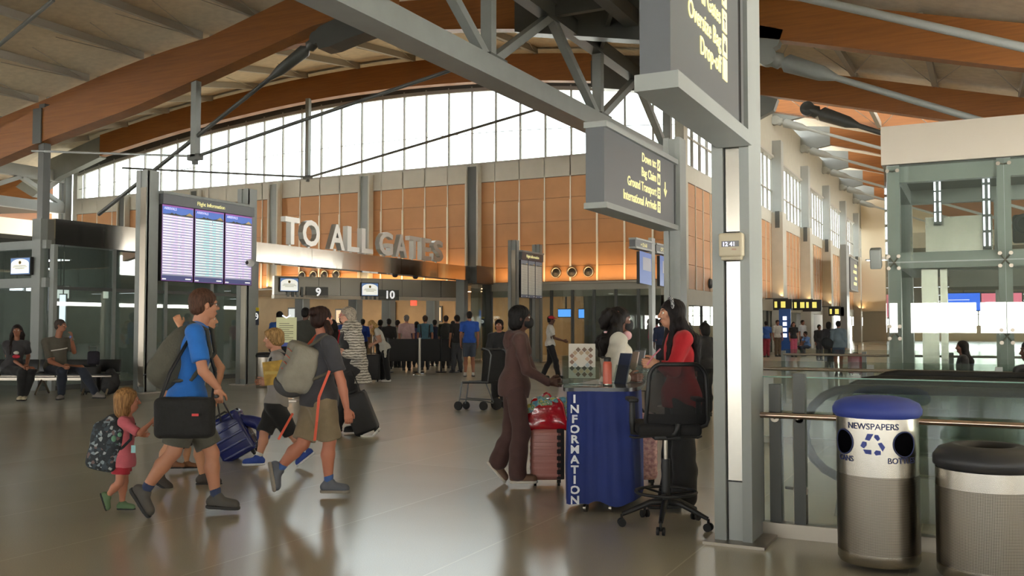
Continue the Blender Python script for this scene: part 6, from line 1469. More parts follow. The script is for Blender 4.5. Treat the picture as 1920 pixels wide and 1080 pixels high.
sm('main_bag', S, mat('red_patent', 'b01020', .22, coat=.6, bump=.35, bscale=14), t, folds(.004, 30, 5))
o = MB(); 
for s_ in (-1, 1): o.tube([c+RT*a*.085+UP*(.08+.11*math.cos(a*math.pi/2))-FW*.04*s_ for a in (-1, -.7, -.3, 0, .3, .7, 1)], .009, 8)
o.build('handles', mat('red_patent'), t, world=False)
t = thing('scarf', 'patterned blue green and yellow scarf stuffed in the red handbag', 'scarf', g_)
def _scarf(nt, b):
    N = nt.nodes; L = nt.links; tc = N.new('ShaderNodeTexCoord'); v = N.new('ShaderNodeTexNoise'); v.inputs['Scale'].default_value = 11; v.inputs['Distortion'].default_value = 1.5; L.new(tc.outputs['Object'], v.inputs[0])
    cr = N.new('ShaderNodeValToRGB'); cr.color_ramp.interpolation = 'CONSTANT'; e = cr.color_ramp.elements; e[0].color = lin('5c90a8'); e[1].position = .42; e[1].color = lin('86b4b8')
    for p, c in ((.5, 'b8b060'), (.56, '4f8f7a'), (.62, 'c4c8b8')): k = e.new(p); k.color = lin(c)
    L.new(v.outputs[0], cr.inputs[0]); L.new(cr.outputs[0], b.inputs['Base Color']); b.inputs['Roughness'].default_value = .85
S = SDF(.009); S.chain([A_(c+RT*a+UP*b_-FW*e_) for a, b_, e_ in ((-.2, -.06, .03), (-.15, .05, .05), (-.04, .11, .05), (.06, .1, .04), (.16, .1, .0), (.19, -.02, .04), (.19, -.14, .06))], [.02, .045, .05, .045, .04, .03, .02], .03)
sm('scarf_cloth', S, shader_mat('scarf_print', _scarf), t, folds(.01, 45, 2))
g_ = atz(1206, 920, 0)+FW*.35
t = suitcase('pale pink flowered suitcase half hidden behind the information desk', g_, YAW, .34, .26, .62, mat('flower_pink', 'c8929a', .4, noise=.3, nscale=30, color2='e0b8b4'), None, handle=.2, ribs=6)
# ================================================================ INFORMATION DESK
dz_ = 7.25
def DK(px, py, Z): return atZ(px, py, Z)
dc = (atz(1095, 968, 0)+atz(1200, 935, 0))/2
t = thing('information_desk', 'blue draped information desk with dark top, INFORMATION down its edge', 'desk', dc)
fl = atz(1076, 962, 0); fr2 = atz(1160, 968, 0)+FW*.08; br = atz(1208, 932, 0)+FW*.05; bl = fl+FW*.55+RT*.1; rbk = br+FW*.3
# outline in plan, clockwise from the lettered corner
out = [fl-RT*.055, fl+RT*.03-FW*.012, fl+RT*.16-FW*.0, fr2-RT*.02, fr2+RT*.16+FW*.1, br, rbk, rbk-RT*.3+FW*.15, bl, bl-RT*.12-FW*.1]
def loop(pts, n=6):
    r = []
    m = len(pts)
    for i in range(m):
        p0, p1, p2, p3 = pts[i-1], pts[i], pts[(i+1) % m], pts[(i+2) % m]
        for k in range(n):
            a = k/n; r.append(.5*((2*p1)+(-p0+p2)*a+(2*p0-5*p1+4*p2-p3)*a*a+(-p0+3*p1-3*p2+p3)*a**3))
    return r
lp = loop(out); nn_ = len(lp); zt = .975
o = MB(); rows = 14; vs = []
cen = sum(lp, Vector((0, 0, 0)))/nn_
for j in range(rows+1):
    z = .075+(zt-.075)*j/rows; k = j/rows
    for i, p in enumerate(lp):
        q = p+(p-cen).normalized()*(.012*math.sin(i*1.7+2.2*k)*(.3+math.sin(k*math.pi))*(0 if i < 9 else 1))
        q = q-(p-cen)*.06*k*(0 if i < 9 else 1); vs.append((q.x, q.y, z+(.02*math.sin(i*.6) if j == 0 and i > 9 else 0)))
o.add(vs, [(j*nn_+i, j*nn_+(i+1) % nn_, (j+1)*nn_+(i+1) % nn_, (j+1)*nn_+i) for j in range(rows) for i in range(nn_)], True)
cloth_ = o.build('blue_drape', mat('royal_blue_cloth', '10276c', .7, noise=.1, nscale=3), t)
o = MB(); big = [cen+(p-cen)*1.07 for p in lp]
o.add([(p.x, p.y, z) for z in (.975, 1.005) for p in big], [(i, (i+1) % nn_, nn_+(i+1) % nn_, nn_+i) for i in range(nn_)], True); o.add([(p.x, p.y, .975) for p in big], [tuple(range(nn_))[::-1]]); o.add([(p.x, p.y, 1.005) for p in big], [tuple(range(nn_))])
o.build('counter_top', mat('desk_top', '3a3c40', .25), t)
o = MB(); a = lp[0]; b_ = lp[6]; rd = (b_-a).normalized(); n_ = rd.cross(UP)
if n_.dot(FW) > 0: n_ = -n_
o = MB(); a = fl-RT*.03-FW*.02; rd = (RT*.96-FW*.02+FW*.0).normalized(); nr = rd.cross(UP)
for k, ch in enumerate('INFORMATION'): text(o, ch, .088, a+RT*.035+nr*.012+UP*(.885-.0805*k), rd, UP, .004, align='CENTER', bold=.035, sx=1.15)
o.build('lettering', mat('letter_white', 'd8dae0', .5), t)
for p in (fl+RT*.1+FW*.05, fr2-RT*.04+FW*.08, br-RT*.06+FW*.06, bl, rbk-RT*.2):
    o = MB(); o.cyl((p.x-.012, p.y, .035), .035, .024, 16, axis='x'); o.tube([(p.x, p.y, .035), (p.x+.01, p.y, .1)], .012, 8); o.build('castor', M_SSB, t)
# things on the desk top
ZT = 1.005
def onD(px, py, z=ZT): return atz(px, py, z)
p = onD(1139, 724); t = thing('water_bottle', 'coral red water bottle with black lid on the desk top', 'bottle', p)
o = MB(); o.lathe(p, [(0, 0), (.035, 0), (.037, .008), (.037, .02)], 24); o.build('steel_base', M_SS, t); o = MB(); o.lathe(p, [(.037, .02), (.0375, .18), (.033, .198), (.028, .203)], 24); o.build('body', mat('coral_bottle', 'c05a44', .4), t)
o = MB(); o.lathe(p, [(.029, .203), (.03, .215), (.03, .232), (.02, .238), (0, .238)], 20); o.tube([p+Vector((0, 0, .236))+RT*-.015, p+UP*.24-RT*.045], .008, 8); o.build('lid', M_BLACK, t)
p = onD(1090, 722)+FW*.05; t = thing('brochure_holder', 'clear stand holding a white leaflet with diamond photo pattern on the desk', 'leaflet holder', p); Rq = Matrix.Rotation(YAW-.1, 3, 'Z') @ Matrix.Rotation(-.12, 3, 'X')
o = MB(); o.rbox(p+UP*.20+RT*.01, (.225, .004, .29), Rq)
b0 = o.build('leaflet', mat('leaflet_white', 'b9b4a8', .5), t)
o = MB(); cols = ['6a5040', '9a8468', '3c3836', 'a88a70', '5c4634', '8f9aa0', '7a5a48', 'c0a888']
rnd = random.Random(3)
for i in range(-3, 4):
    for j in range(-3, 4):
        x, y = (i+j)*.026+.02, (i-j)*.026-.01
        if abs(x) > .095 or abs(y) > .12 or (abs(x) < .045 and abs(y) < .05): continue
        o.m(mat('photo_'+cols[(i*3+j*5) % 8], cols[(i*3+j*5) % 8], .5)); r = .022
        o.add([p+UP*.20+RT*.01+Rq @ Vector((x+a*r, -.0035, y+b_*r)) for a, b_ in ((0, -1), (1, 0), (0, 1), (-1, 0))], [(0, 1, 2, 3)])
o.build('photo_pattern', M_BLACK, b0)
o = MB(); o.rbox(p+UP*.12, (.3, .004, .24), Rq); o.rbox(p+UP*.1-FW*.03, (.3, .003, .1), Rq); o.box(p+Vector((-.12, -.03, 0)), p+Vector((.16, .08, .004))); o.build('clear_stand', M_GLASSC, t)
p = onD(1066, 722)+FW*.12; t = thing('acrylic_screen', 'bare clear acrylic stand at the left end of the desk', 'acrylic stand', p); o = MB(); o.rbox(p+UP*.12, (.16, .005, .24), Matrix.Rotation(YAW+.9, 3, 'Z')); o.rbox(p+UP*.12+RT*.07, (.12, .005, .24), Matrix.Rotation(YAW-.2, 3, 'Z')); o.rbox(p+UP*.002, (.16, .12, .004), Matrix.Rotation(YAW, 3, 'Z')); o.build('clear_stand', M_GLASSC, t)
p = onD(1175, 716); t = thing('paper_stack', 'low stack of papers on the right of the desk top', 'papers', p)
for k in range(4):
    o = MB(); o.rbox(p+UP*(.004+.007*k)+RT*.01*math.sin(k*2), (.24, .17, .006), Matrix.Rotation(YAW+.12*math.sin(k*3), 3, 'Z')); o.build('sheet', mat('paper%d' % (k % 2), 'd8d2c8' if k % 2 == 0 else 'b89a92', .7), t)
for i, (px, py, c, lean, lab) in enumerate(((1186, 712, '26304c', .3, 'navy edged leaflet leaning in a rack on the desk'), (1200, 706, '9a8a84', .28, 'grey pink leaflet in the rack, middle'), (1212, 702, '8a8d92', .25, 'grey leaflet at the right of the rack'))):
    p = onD(px-24, py+8)+FW*(.08+.04*i); t = thing('leaflet', lab, 'leaflet', p); Rr = Matrix.Rotation(YAW+.7, 3, 'Z') @ Matrix.Rotation(lean, 3, 'Y')
    o = MB(); o.rbox(p+UP*.128+RT*(.04+.012*i), (.012, .13, .27), Rr); o.build('card', mat('card_'+c, c, .6), t)
    o = MB(); o.rbox(p+UP*.08+RT*(.025+.012*i), (.02, .15, .16), Rr); o.build('clear_pocket', M_GLASSC, t)
p = onD(1205, 714)+FW*.02; t = thing('plastic_bag', 'crumpled clear plastic bag at the right end of the desk', 'plastic bag', p); S = SDF(.008); S.ell(A_(UP*.07), V(.07, .06, .07), None, .02); S.ell(A_(RT*.06+UP*.045), V(.05, .05, .045), None, .02)
sm('crumpled_film', S, glass_mat('film', 'd8dee4', milk=.25), t, lambda X, Y, Z: (.009*np.sin(80*X+3*np.sin(50*Z))*np.sin(70*Y+60*Z)).astype(np.float32))
wrO = O_['arms'][-1][1]+O_['g']; t = thing('pink_pen', 'thin pink stick held by the woman in red', 'pen', wrO); o = MB(); o.tube([wrO-RT*.09-UP*.01, wrO-RT*.04+UP*.06, wrO+RT*.02+UP*.12], .006, 8); o.build('stick', mat('pink_plastic', 'c87888', .5), t)
# pink headphones round the neck of the woman in the sweater
nk = N_['neck']; t = thing('headphones', 'pink over-ear headphones round the neck of the woman in the cream sweater', 'headphones', N_['g']); f = N_['fwd']
o = MB(); o.tube([nk+UP*.03+(-f*math.cos(a)*.09+N_['right']*math.sin(a)*.085) for a in [k*math.pi*.75/10-math.pi*.375 for k in range(11)]], .011, 8); o.build('headband', mat('headphone_pink', 'd0a0a2', .4), t, world=False)
for sd in (1, -1):
    q = nk+f*.1+N_['right']*sd*.055+UP*.0; o = MB(); o.lathe((0, 0, 0), [(0, -.022), (.03, -.022), (.041, -.01), (.041, .012), (.03, .022), (0, .022)], 20); o.xf(Matrix.Translation(q) @ Matrix.Rotation(YAW, 4, 'Z') @ Matrix.Rotation(math.pi/2+.2*sd, 4, 'X')); o.build('ear_cup', mat('headphone_pink'), t, world=False)
# ================================================================ TALL OFFICE CHAIR
gC = atz(1249, 986, 0); t = thing('drafting_chair', 'tall black mesh-back office chair with foot ring in front of the desk', 'chair', gC)
blk = mat('chair_black', '17181a', .5); fr_ang = math.atan2(FW.y, FW.x)
hub = gC+UP*.16
for k in range(5):
    a = fr_ang+.35+k*2*math.pi/5; d = Vector((math.cos(a), math.sin(a), 0)); o = MB(); o.tube([hub+UP*.02, hub+d*.12+UP*.015, hub+d*.33-UP*.07], [.028, .024, .016], 10); l = o.build('leg', blk, t)
    w_ = MB(); q = gC+d*.335; side = d.cross(UP)
    for s_ in (-1, 1): w_.tube([q+side*s_*.012+UP*.03, q+side*s_*.03+UP*.03], .03, 14)
    w_.tube([q+UP*.03, q+UP*.09], .01, 8); w_.build('castor', M_BLACKR, l)
o = MB(); o.tube([hub, gC+UP*.5], .032, 16); o.build('column_cover', blk, t); o = MB(); o.tube([gC+UP*.5, gC+UP*.66], .016, 14); o.build('gas_lift', M_SSB, t)
o = MB(); zr = .255; pts = [gC+UP*zr+Vector((math.cos(a), math.sin(a), 0))*.225 for a in [k*2*math.pi/40 for k in range(40)]]; o.tube(pts, .012, 8, closed=True)
for k in range(3):
    a = k*2*math.pi/3+.6; o.tube([gC+UP*(zr-.02), gC+UP*zr+Vector((math.cos(a), math.sin(a), 0))*.22], .009, 8)
o.build('foot_ring', blk, t)
S = SDF(.01); sc = UP*.735; bx_ = frame(FW); S.box(A_(sc), V(.2, .19, .012), bx_, .035, .02); S.ell(A_(sc+FW*-.1+UP*.01), V(.19, .1, .03), bx_, .03); np_obj('seat', [S.mesh()], mat('chair_fabric', '141416', .9), t)
o = MB(); o.rbox(gC+UP*.675, (.2, .2, .05), Matrix.Rotation(YAW, 3, 'Z'), .01); 
for s_ in (-1, 1): o.tube([gC+UP*.67+RT*s_*.08, gC+UP*.66+RT*s_*.24-FW*.02, gC+UP*.668+RT*s_*.27], .008, 8)
o.build('mechanism', blk, t)
# curved back: rim tube + see-through mesh, back towards the camera
def back_pt(u, v):     # u -1..1, v 0..1
    wdt = .215*(1-.12*v-.1*(max(0, v-.75)/.25)**2) if v > .2 else .19+.025*v/.2
    z = .72+.50*v; y = -.2-.03*math.sin(v*math.pi)-.06*v+.055*(1-u*u*1.0)*-1+.055
    return gC+RT*(u*wdt*1.08+.055)+FW*(y)+UP*z
pts = []
for k in range(0, 9): pts.append(back_pt(-1, .1+.72*k/8))
for k in range(1, 8): a = math.pi/2*k/8; pts.append(back_pt(-1+.32*(1-math.cos(a))*1, .82+.18*math.sin(a)))
for k in range(0, 5): pts.append(back_pt(-.68+1.36*k/4, 1.0))
for k in range(1, 8): a = math.pi/2*(1-k/8); pts.append(back_pt(1-.32*(1-math.cos(a)), .82+.18*math.sin(a)))
for k in range(8, -1, -1): pts.append(back_pt(1, .1+.72*k/8))
for k in range(1, 6): pts.append(back_pt(1-2*k/6, .1-.1*math.sin(math.pi*k/6)))
o = MB(); o.tube(pts, .016, 8, closed=True); o.build('back_frame', blk, t)
def _mesh(nt, b):
    N = nt.nodes; L = nt.links
    b.inputs['Base Color'].default_value = lin('151517'); b.inputs['Roughness'].default_value = .8; b.inputs['Alpha'].default_value = .84
o = MB(); o.grid(lambda a, b_: back_pt((a*2-1)*(.98 if b_ < .85 else .98-.3*((b_-.85)/.15)**2), .06+.93*b_), 12, 16); o.build('mesh_back', shader_mat('chair_mesh', _mesh), t)
o = MB(); o.grid(lambda a, b_: back_pt((a*2-1)*.97, .05+.22*b_)+FW*.012, 10, 4); o.build('lumbar_band', blk, t)
o = MB(); o.tube([gC+UP*.69-FW*.12, gC+UP*.72-FW*.25+RT*.04, back_pt(0, .12)-FW*.01], .024, 10); o.build('back_bracket', blk, t)
for s_ in (-1, 1):
    o = MB(); q = gC+RT*s_*.25+FW*.0; o.tube([gC+RT*s_*.16+UP*.69, q+UP*.7, q+UP*.78-FW*.01, q+UP*.93], [.02, .022, .024, .02], 10); arm = o.build('arm_post', blk, t)
    o = MB(); o.rbox(q+UP*.945+FW*.02, (.075, .24, .03), Matrix.Rotation(YAW, 3, 'Z'), .012); o.build('arm_pad', blk, arm)
# ================================================================ BENCH AND SEATED COUPLE
yb_ = atz(100, 738, 0)
t = thing('bench', 'black beam seating bench with steel edge below the left glass wall', 'bench', atz(100, 742, 0)+FW*.3)
b0 = atz(-60, 742, 0)+FW*.35; b1 = atz(205, 742, 0)+FW*.35; bd = (b1-b0).normalized(); bn = bd.cross(UP)
Ab = math.atan2(bd.y, bd.x)
seg = fr(0, (b1-b0).length, 5)
for a, b_ in zip(seg, seg[1:]):
    q = b0+bd*(a+b_)/2; o = MB(); o.rbox(q+UP*.44, (b_-a-.03, .46, .05), Matrix.Rotation(Ab, 3, 'Z'), .02); s1 = o.build('seat', mat('bench_black', '1b1c1e', .4), t)
    o = MB(); o.rbox(q+UP*.62-bn*.24, (b_-a-.03, .04, .28), Matrix.Rotation(Ab, 3, 'Z') @ Matrix.Rotation(-.2, 3, 'X'), .015); o.build('backrest', mat('bench_black'), t)
    o = MB(); o.rbox(q+UP*.41+bn*.235, (b_-a-.03, .03, .04), Matrix.Rotation(Ab, 3, 'Z'), .01); o.build('steel_edge', M_SSB, s1)
o = MB(); o.bar(b0+UP*.34, b1+UP*.34, .08, .06); o.build('beam', M_SSB, t)
for a in (seg[0]+.3, seg[2]+.2, seg[3]+.6, seg[5]-.1):
    q = b0+bd*a; o = MB(); o.tube([q+bn*.3+UP*.02, q+bn*.15+UP*.2, q+UP*.34, q-bn*.15+UP*.2, q-bn*.3+UP*.02], .025, 8); o.build('leg', M_SSB, t)
Z1 = b0.dot(FW)
H1_ = person('seated woman with long dark hair in grey t-shirt and black trousers on the bench', None, (42, 756), (31, 641), (24, 690), (32, 620), face=-62, hface=-70, s=.98, female=True, skin='8a5a44',
    armR=((14, 668, .1), (44, 688, -.28)), armL=((53, 668, .25), (50, 686, -.25)), legR=((42, 698, -.32), (40, 742, -.2)), legL=((60, 693, -.25), (46, 742, -.14)),
    top=dict(m='2e2d30', sleeve=.7, e=.02), bottom=dict(m='161618', to=1.9, e=.014), shoes='c8bca0', hair=('long', '1c1312', dict(len=.42, front=[.9])), footR=dict(deg=-80), footL=dict(deg=-70), vox=.013, w=1.06)
q = H1_['neck']; c = q-UP*.28+H1_['fwd']*.14
S = SDF(.01); S.ell(A_(c), V(.07, .03, .04), frame(H1_['fwd']), .01); np_obj('red_print', [S.mesh()], mat('print_red', 'a02030', .8), H1_['thing'])
S = SDF(.01); S.ell(A_(c+UP*.07-H1_['fwd']*.003), V(.05, .03, .035), frame(H1_['fwd']), .01); np_obj('white_print', [S.mesh()], mat('print_white', 'c8c4bc', .8), H1_['thing'])
H2_ = person('seated man in olive t-shirt and jeans drinking from a small bottle on the bench', None, (115, 753), (108, 636), (104, 690), (114, 611), face=-48, hface=0, s=1.04, skin='8f5c44',
    armR=((94, 678, -.18), (118, 687, -.42)), armL=((139, 660, .12), (134, 634, -.1)), legR=((117, 696, -.4), (115, 740, -.3)), legL=((152, 690, -.2), (180, 738, -.3)),
    top=dict(m='4a463c', sleeve=.8, e=.024, flare=.02), bottom=dict(m='1b2230', to=1.92, e=.014), shoes='77706a', hair=('buzz', '3a302c'), footR=dict(deg=-85), footL=dict(deg=-10), vox=.013, w=1.1, belly=.03, handL=dict(d=(0, 0, 1), curl=1.0))
c = H2_['neck']-UP*.19+H2_['fwd']*.115
o = MB()
for k in range(8):
    a = -.9+1.8*k/8; a2 = -.9+1.8*(k+1)/8
    def bp(a): return H2_['neck']-UP*(.2-.03*a)+H2_['right']*-math.sin(a)*.2+H2_['fwd']*(.0+.15*math.cos(a))
    o.bar(bp(a), bp(a2), .012, .02)
o.build('chest_stripe', mat('print_white'), H2_['thing'], world=False)
wr = H2_['arms'][-1][1]+H2_['g']; t = thing('drink_bottle', 'small clear bottle raised to the seated man\'s mouth', 'bottle', wr); o = MB(); o.tube([wr+UP*.06-RT*.06+FW*-.03, wr+UP*.02-RT*.0-FW*.03, wr-UP*.03+RT*.05-FW*.03], [.012, .03, .03], 12); o.build('bottle', M_GLASSC, t); o = MB(); o.tube([wr+UP*.03-RT*.012-FW*.03, wr+UP*.01+RT*.012-FW*.03], .031, 12); o.build('label', mat('label_blue', '5060a0', .5), t)
t = thing('crossbody_bag', 'black bag lying on the bench between the seated couple', 'bag', b0+bd*2.3); S = SDF(.012); S.ell(A_(UP*.55), V(.22, .12, .1), frame(FW), .04); sm('main_bag', S, fabric('131315'), t, folds(.01, 20, 2))
g_ = atz(160, 742, 0)+FW*.25
t = suitcase('black suitcase with raised silver handle standing behind the seated man', g_, YAW, .36, .24, .58, fabric('17171a', rough=.6), None, handle=.42, ribs=0, handle_m=M_SSL if 'M_SSL' in globals() else M_SSB)
o = MB(); o.rbox((.05, 0, .8), (.24, .16, .3), bev=.05); o.build('top_bag', fabric('1c1a26'), t, world=False)
g_ = atz(195, 742, 0)+FW*.3; t = thing('backpack', 'black backpack standing on the floor at the right end of the bench', 'backpack', g_)
S = SDF(.012); S.ell(A_(UP*.27), V(.2, .15, .27), frame(FW), .05); S.ell(A_(UP*.16-FW*.1), V(.15, .08, .14), frame(FW), .04); S.ell(A_(UP*.5+RT*.02), V(.1, .08, .06), frame(FW), .03); sm('main_bag', S, fabric('1d1d1f', rough=.6), t, folds(.01, 22, 5), [(V(0, 0, .01), V(0, 0, -1))])
# ================================================================ PEOPLE FARTHER OFF
def stander(label, px, Z=None, py=None, H=1.75, face=90, vox=.019, group=None, arms=None, lean=0, gz=0, wide=.0, stride=0, **k):
    if Z is None: Z = F*HC/(py-HY)
    g = atZ(px, 640, Z); s = H/1.75; f = ndir(face)
    hip = UP*(.93*s); neck = hip+(UP+f*lean).normalized()*.53*s; hd = neck+(UP+f*(.15+lean*.6)).normalized()*.17*s
    r = f.cross(UP); lr = ll = None
    if stride or wide:
        lr = (hip+r*.09*s-UP*.44*s+f*(stride*.5+.03), Vector((0, 0, .085*s))+r*(.09+wide)*s+f*stride*.9); ll = (hip-r*.09*s-UP*.44*s+f*(-stride*.2+.04), Vector((0, 0, .085*s))-r*(.09+wide)*s-f*stride*.9)
    ar = al = None
    if arms == 'fold': ar = (hip+r*.22*s+UP*.22*s+f*.03, hip+r*.05*s+UP*.26*s+f*.26*s); al = (hip-r*.22*s+UP*.22*s+f*.03, hip-r*.02*s+UP*.22*s+f*.27*s)
    if arms == 'fwd': ar = (hip+r*.21*s+UP*.2*s+f*.1, hip+r*.16*s+UP*.12*s+f*.36*s); al = (hip-r*.21*s+UP*.2*s+f*.1, hip-r*.16*s+UP*.12*s+f*.36*s)
    return person(label, Z, tuple(g), neck, hip, hd, face=face, s=s, vox=vox, group=group, armR=ar, armL=al, legR=lr, legL=ll, gz=gz, **k)
T_ = lambda c, sl=.7, **k: dict(m=c, sleeve=sl, **k)
B_ = lambda c, to=1.93, **k: dict(m=c, to=to, **k)
I_ = stander('man in bright blue t-shirt and patterned shorts seen from behind near the queue barrier', 880, Z=27.6, H=1.93, face=95, skin='9a6248', top=T_('2450a8'), bottom=B_('3a4250', .9), shoes='c8c4bc', hair=('buzz', '1c1614'), wide=.02, vox=.016)
stander('man in black t-shirt and jeans left of the man in the blue t-shirt', 857, Z=30, H=1.84, face=120, skin='a06a50', top=T_('1c1a1c'), bottom=B_('3a3c40'), hair=('short', '1e1816'), wide=.04)
K_ = stander('woman in black top standing behind the empty wheelchair', 936, Z=17.6, H=1.62, face=-95, female=True, skin='8e5c46', top=T_('141518', 1.8), bottom=B_('121214'), hair=('bob', '1a1412', dict(len=.06)), arms='fwd', vox=.014)
M_ = stander('man in white t-shirt, black trousers and red cap walking right', 1032, Z=26.6, H=1.79, face=0, skin='4c2f24', top=T_('c4c2bc'), bottom=B_('15151a'), shoes='2a2420', hair=('buzz', '140f0e'), arms='fwd', stride=.24, vox=.016)
T = M_['T']; S = SDF(.01); S.ell(T(0, -.01, .055), V(.088, .105, .075)*1.02, M_['R'], .01); S.ell(T(0, .11, .05), V(.06, .07, .012), M_['R'], .01); np_obj('red_cap', [S.mesh(None, [(T(0, 0, .03), M_['R'] @ V(0, .1, -1))])], mat('cloth_a01824', 'a01824', .8), M_['thing'])
G_ = person('blonde woman with pale shirt round her shoulders bending over a suitcase', None, (719, 716), (705, 617), (722, 655), (697, 609), face=190, hface=200, hpitch=-45, s=1.0, female=True, skin='b98a70',
    armL=((710, 640, -.1), (700, 645, -.1)), armR=((704, 640, .2), (698, 646, .15)), legL=((724, 680, -.05), (728, 711, -.05)), legR=((716, 680, .1), (717, 711, .1)), top=T_('bdbab0', .4), bottom=B_('151517'), shoes='d0ccc4', hair=('longwavy', '9c7c4c', dict(len=.3, deg=10)), vox=.015)
o = SDF(.012); h = G_['hip']; o.chain([A_(h+UP*.2-RT*.02-FW*.12), A_(h+UP*.05+RT*.03-FW*.16), A_(h-UP*.18+RT*.03-FW*.15)], [.06, .05, .03], .03); np_obj('tied_shirt', [o.mesh(folds(.01, 30, 2))], mat('cloth_bdbab0'), G_['thing'])
suitcase('black upright suitcase under the hands of the bending blonde woman', atz(700, 716, 0), YAW, .36, .26, .68, fabric('17171a', rough=.6), None, handle=.2, ribs=0)
stander('man in dark grey jacket standing beyond the poster stand', 572, Z=20.5, H=1.9, face=80, skin='5a3a2c', top=T_('34352f', 1.9), bottom=B_('26262a'), hair=('buzz', '14100e'))
stander('person in blue shirt at the left edge of the counter opening', 524, Z=24.5, H=1.88, face=120, skin='4a3024', top=T_('1f4a8c', 1.2), bottom=B_('22242c'), hair=('buzz', '14100e'))
stander('person in red top partly hidden behind the woman with the pale backpack', 624, Z=23, H=1.66, face=100, female=True, skin='7a5040', top=T_('b01c28', 1.2), bottom=B_('24242a'), hair=('long', '1a1412'))
crowd = [('man in pale pink shirt in the ticket queue behind the black barrier', 762, 31.4, 1.86, 88, 'b99a98', .8, '2c2e34', 'short', '6a6460', 'b07a62'),
 ('man in teal shirt with dark backpack straps in the ticket queue', 797, 31.8, 1.85, 95, '4a7080', .7, '2b2d33', 'short', '3a2a20', 'a87058'),
 ('person carrying a dark grey backpack at the right of the ticket queue', 836, 33.0, 1.86, 90, '3c4238', 1.2, '25262a', 'short', '2c2420', '9a6a52'),
 ('person in blue top in the queue, just right of the bending woman', 641, 30.8, 1.8, 60, '2b4c94', .8, '202228', 'short', '2a1c18', '8a5a46'),
 ('person in royal blue shirt at the counters below the number ten', 680, 35.0, 1.75, 90, '24439a', 1.1, '202228', 'short', '1c1614', '7a4e3c'),
 ('person with dark curly hair at the counters left of the grey column', 713, 34.2, 1.72, 80, '2a2428', 1.2, '1c1c20', 'curly', '14100e', '6a4434'),
 ('person in cream jacket in the queue left of the pink shirt', 745, 33.4, 1.7, 60, '9a9284', 1.6, '202228', 'short', '2a201c', '8a5a46'),
 ('person in purple top in the queue between the pink and teal shirts', 781, 34.2, 1.66, 95, '44406c', 1.2, '202228', 'bob', '1c1614', '7a4e3c'),
 ('person in navy top in the queue right of the teal shirt', 815, 34.8, 1.72, 90, '20243c', 1.2, '1c1c22', 'short', '16110f', '7a4e3c'),
 ('person in dark blue at the right end of the ticket queue', 849, 35.0, 1.68, 85, '1c2748', 1.2, '1c1c22', 'short', '16110f', '7a4e3c'),
 ('person in dark clothes near the ticket queue post', 729, 32.4, 1.74, 100, '222224', 1.2, '1c1c22', 'short', '16110f', '6a4434'),
 ('person in navy standing beyond the desk beside the tall sign post', 1240, 30.0, 1.72, 95, '222c48', 1.4, '1e2230', 'short', '14100e', '5a3a2c'),
 ('person in pink seen beyond the desk left of the navy figure', 1231, 31.5, 1.74, 80, 'a83858', 1.4, '203040', 'short', '14100e', '6a4434'),
 ('dark-haired person in black seen behind the woman in red', 1322, 15.5, 1.55, 130, '1a181a', 1.8, '1a1a1c', 'bob', '171312', '7a5040'),
 ('person in blue shirt and red bag in the far hall, beside the column', 1437, 44.5, 1.72, 90, '2a4c88', .8, '7c2030', 'short', '1a1412', '7a5040'),
 ('man in white shirt and tan trousers in the far hall', 1458, 45.5, 1.78, -80, 'b0aca0', .9, '5c4a38', 'short', '2a201c', '8a5a46'),
 ('woman in black t-shirt and pink trousers facing the camera in the far hall', 1488, 45.0, 1.7, -92, '181618', .7, 'b05068', 'long', '2a1a16', '9a6a54'),
 ('person in pale shirt in the far hall, right of the pink trousers', 1505, 49.0, 1.8, -60, 'a8aaac', .8, '38383c', 'short', '2a201c', '8a5a46'),
 ('person in black top in the far hall, left of the denim jacket', 1536, 40.0, 1.55, -80, '151517', 1.7, '2a2a30', 'short', '14100e', '7a5040'),
 ('person in dark clothes just behind the woman in the denim jacket', 1554, 32.0, 1.64, 60, '2a2a30', 1.5, '1c1c22', 'bob', '120e0d', '6a4434')]
for (lab, px, Z, H, fc, c, sl, b, hs_, hc_, sk) in crowd:
    I2 = stander(lab, px, Z=Z, H=H, face=fc, skin=sk, top=T_(c, sl), bottom=B_(b), hair=(hs_, hc_), vox=.021, female=hs_ in ('bob', 'long'))
    if 'backpack straps' in lab:
        o = MB()
        for s_ in (1, -1): o.tube([I2['SH'][s_]+UP*.05-I2['right']*s_*.03+I2['fwd']*.04, I2['SH'][s_]-I2['fwd']*.15-I2['right']*s_*.05, I2['hip']+UP*.12-I2['fwd']*.16+I2['right']*s_*.13], .022, 6)
        o.build('backpack_straps', M_BLACK, I2['thing'], world=False)
    if 'dark grey backpack' in lab:
        t = thing('backpack', 'dark grey backpack worn at the right of the ticket queue', 'backpack', I2['g']); S = SDF(.016); S.ell(A_(I2['neck']-UP*.25-I2['fwd']*.2), V(.19, .12, .26), frame(I2['fwd']), .03); sm('main_bag', S, fabric('2c2d2b'), t)
# crouching person far off
p = atZ(1512, 640, 46); person('person in light blue crouching in the far hall', 46, tuple(p), UP*.93-RT*.0, UP*.5+RT*.05, UP*1.1-RT*.06, face=200, s=.98, skin='6a4434', armR=(UP*.7-RT*.25, UP*.45-RT*.35), armL=(UP*.7-RT*.2-FW*.2, UP*.45-RT*.35-FW*.1), legR=(UP*.5-RT*.35+FW*.1, UP*.09-RT*.1+FW*.1), legL=(UP*.48-RT*.35-FW*.15, UP*.09-RT*.12-FW*.15), top=T_('5a7cae'), bottom=B_('283040'), hair=('short', '14100e'), vox=.02)
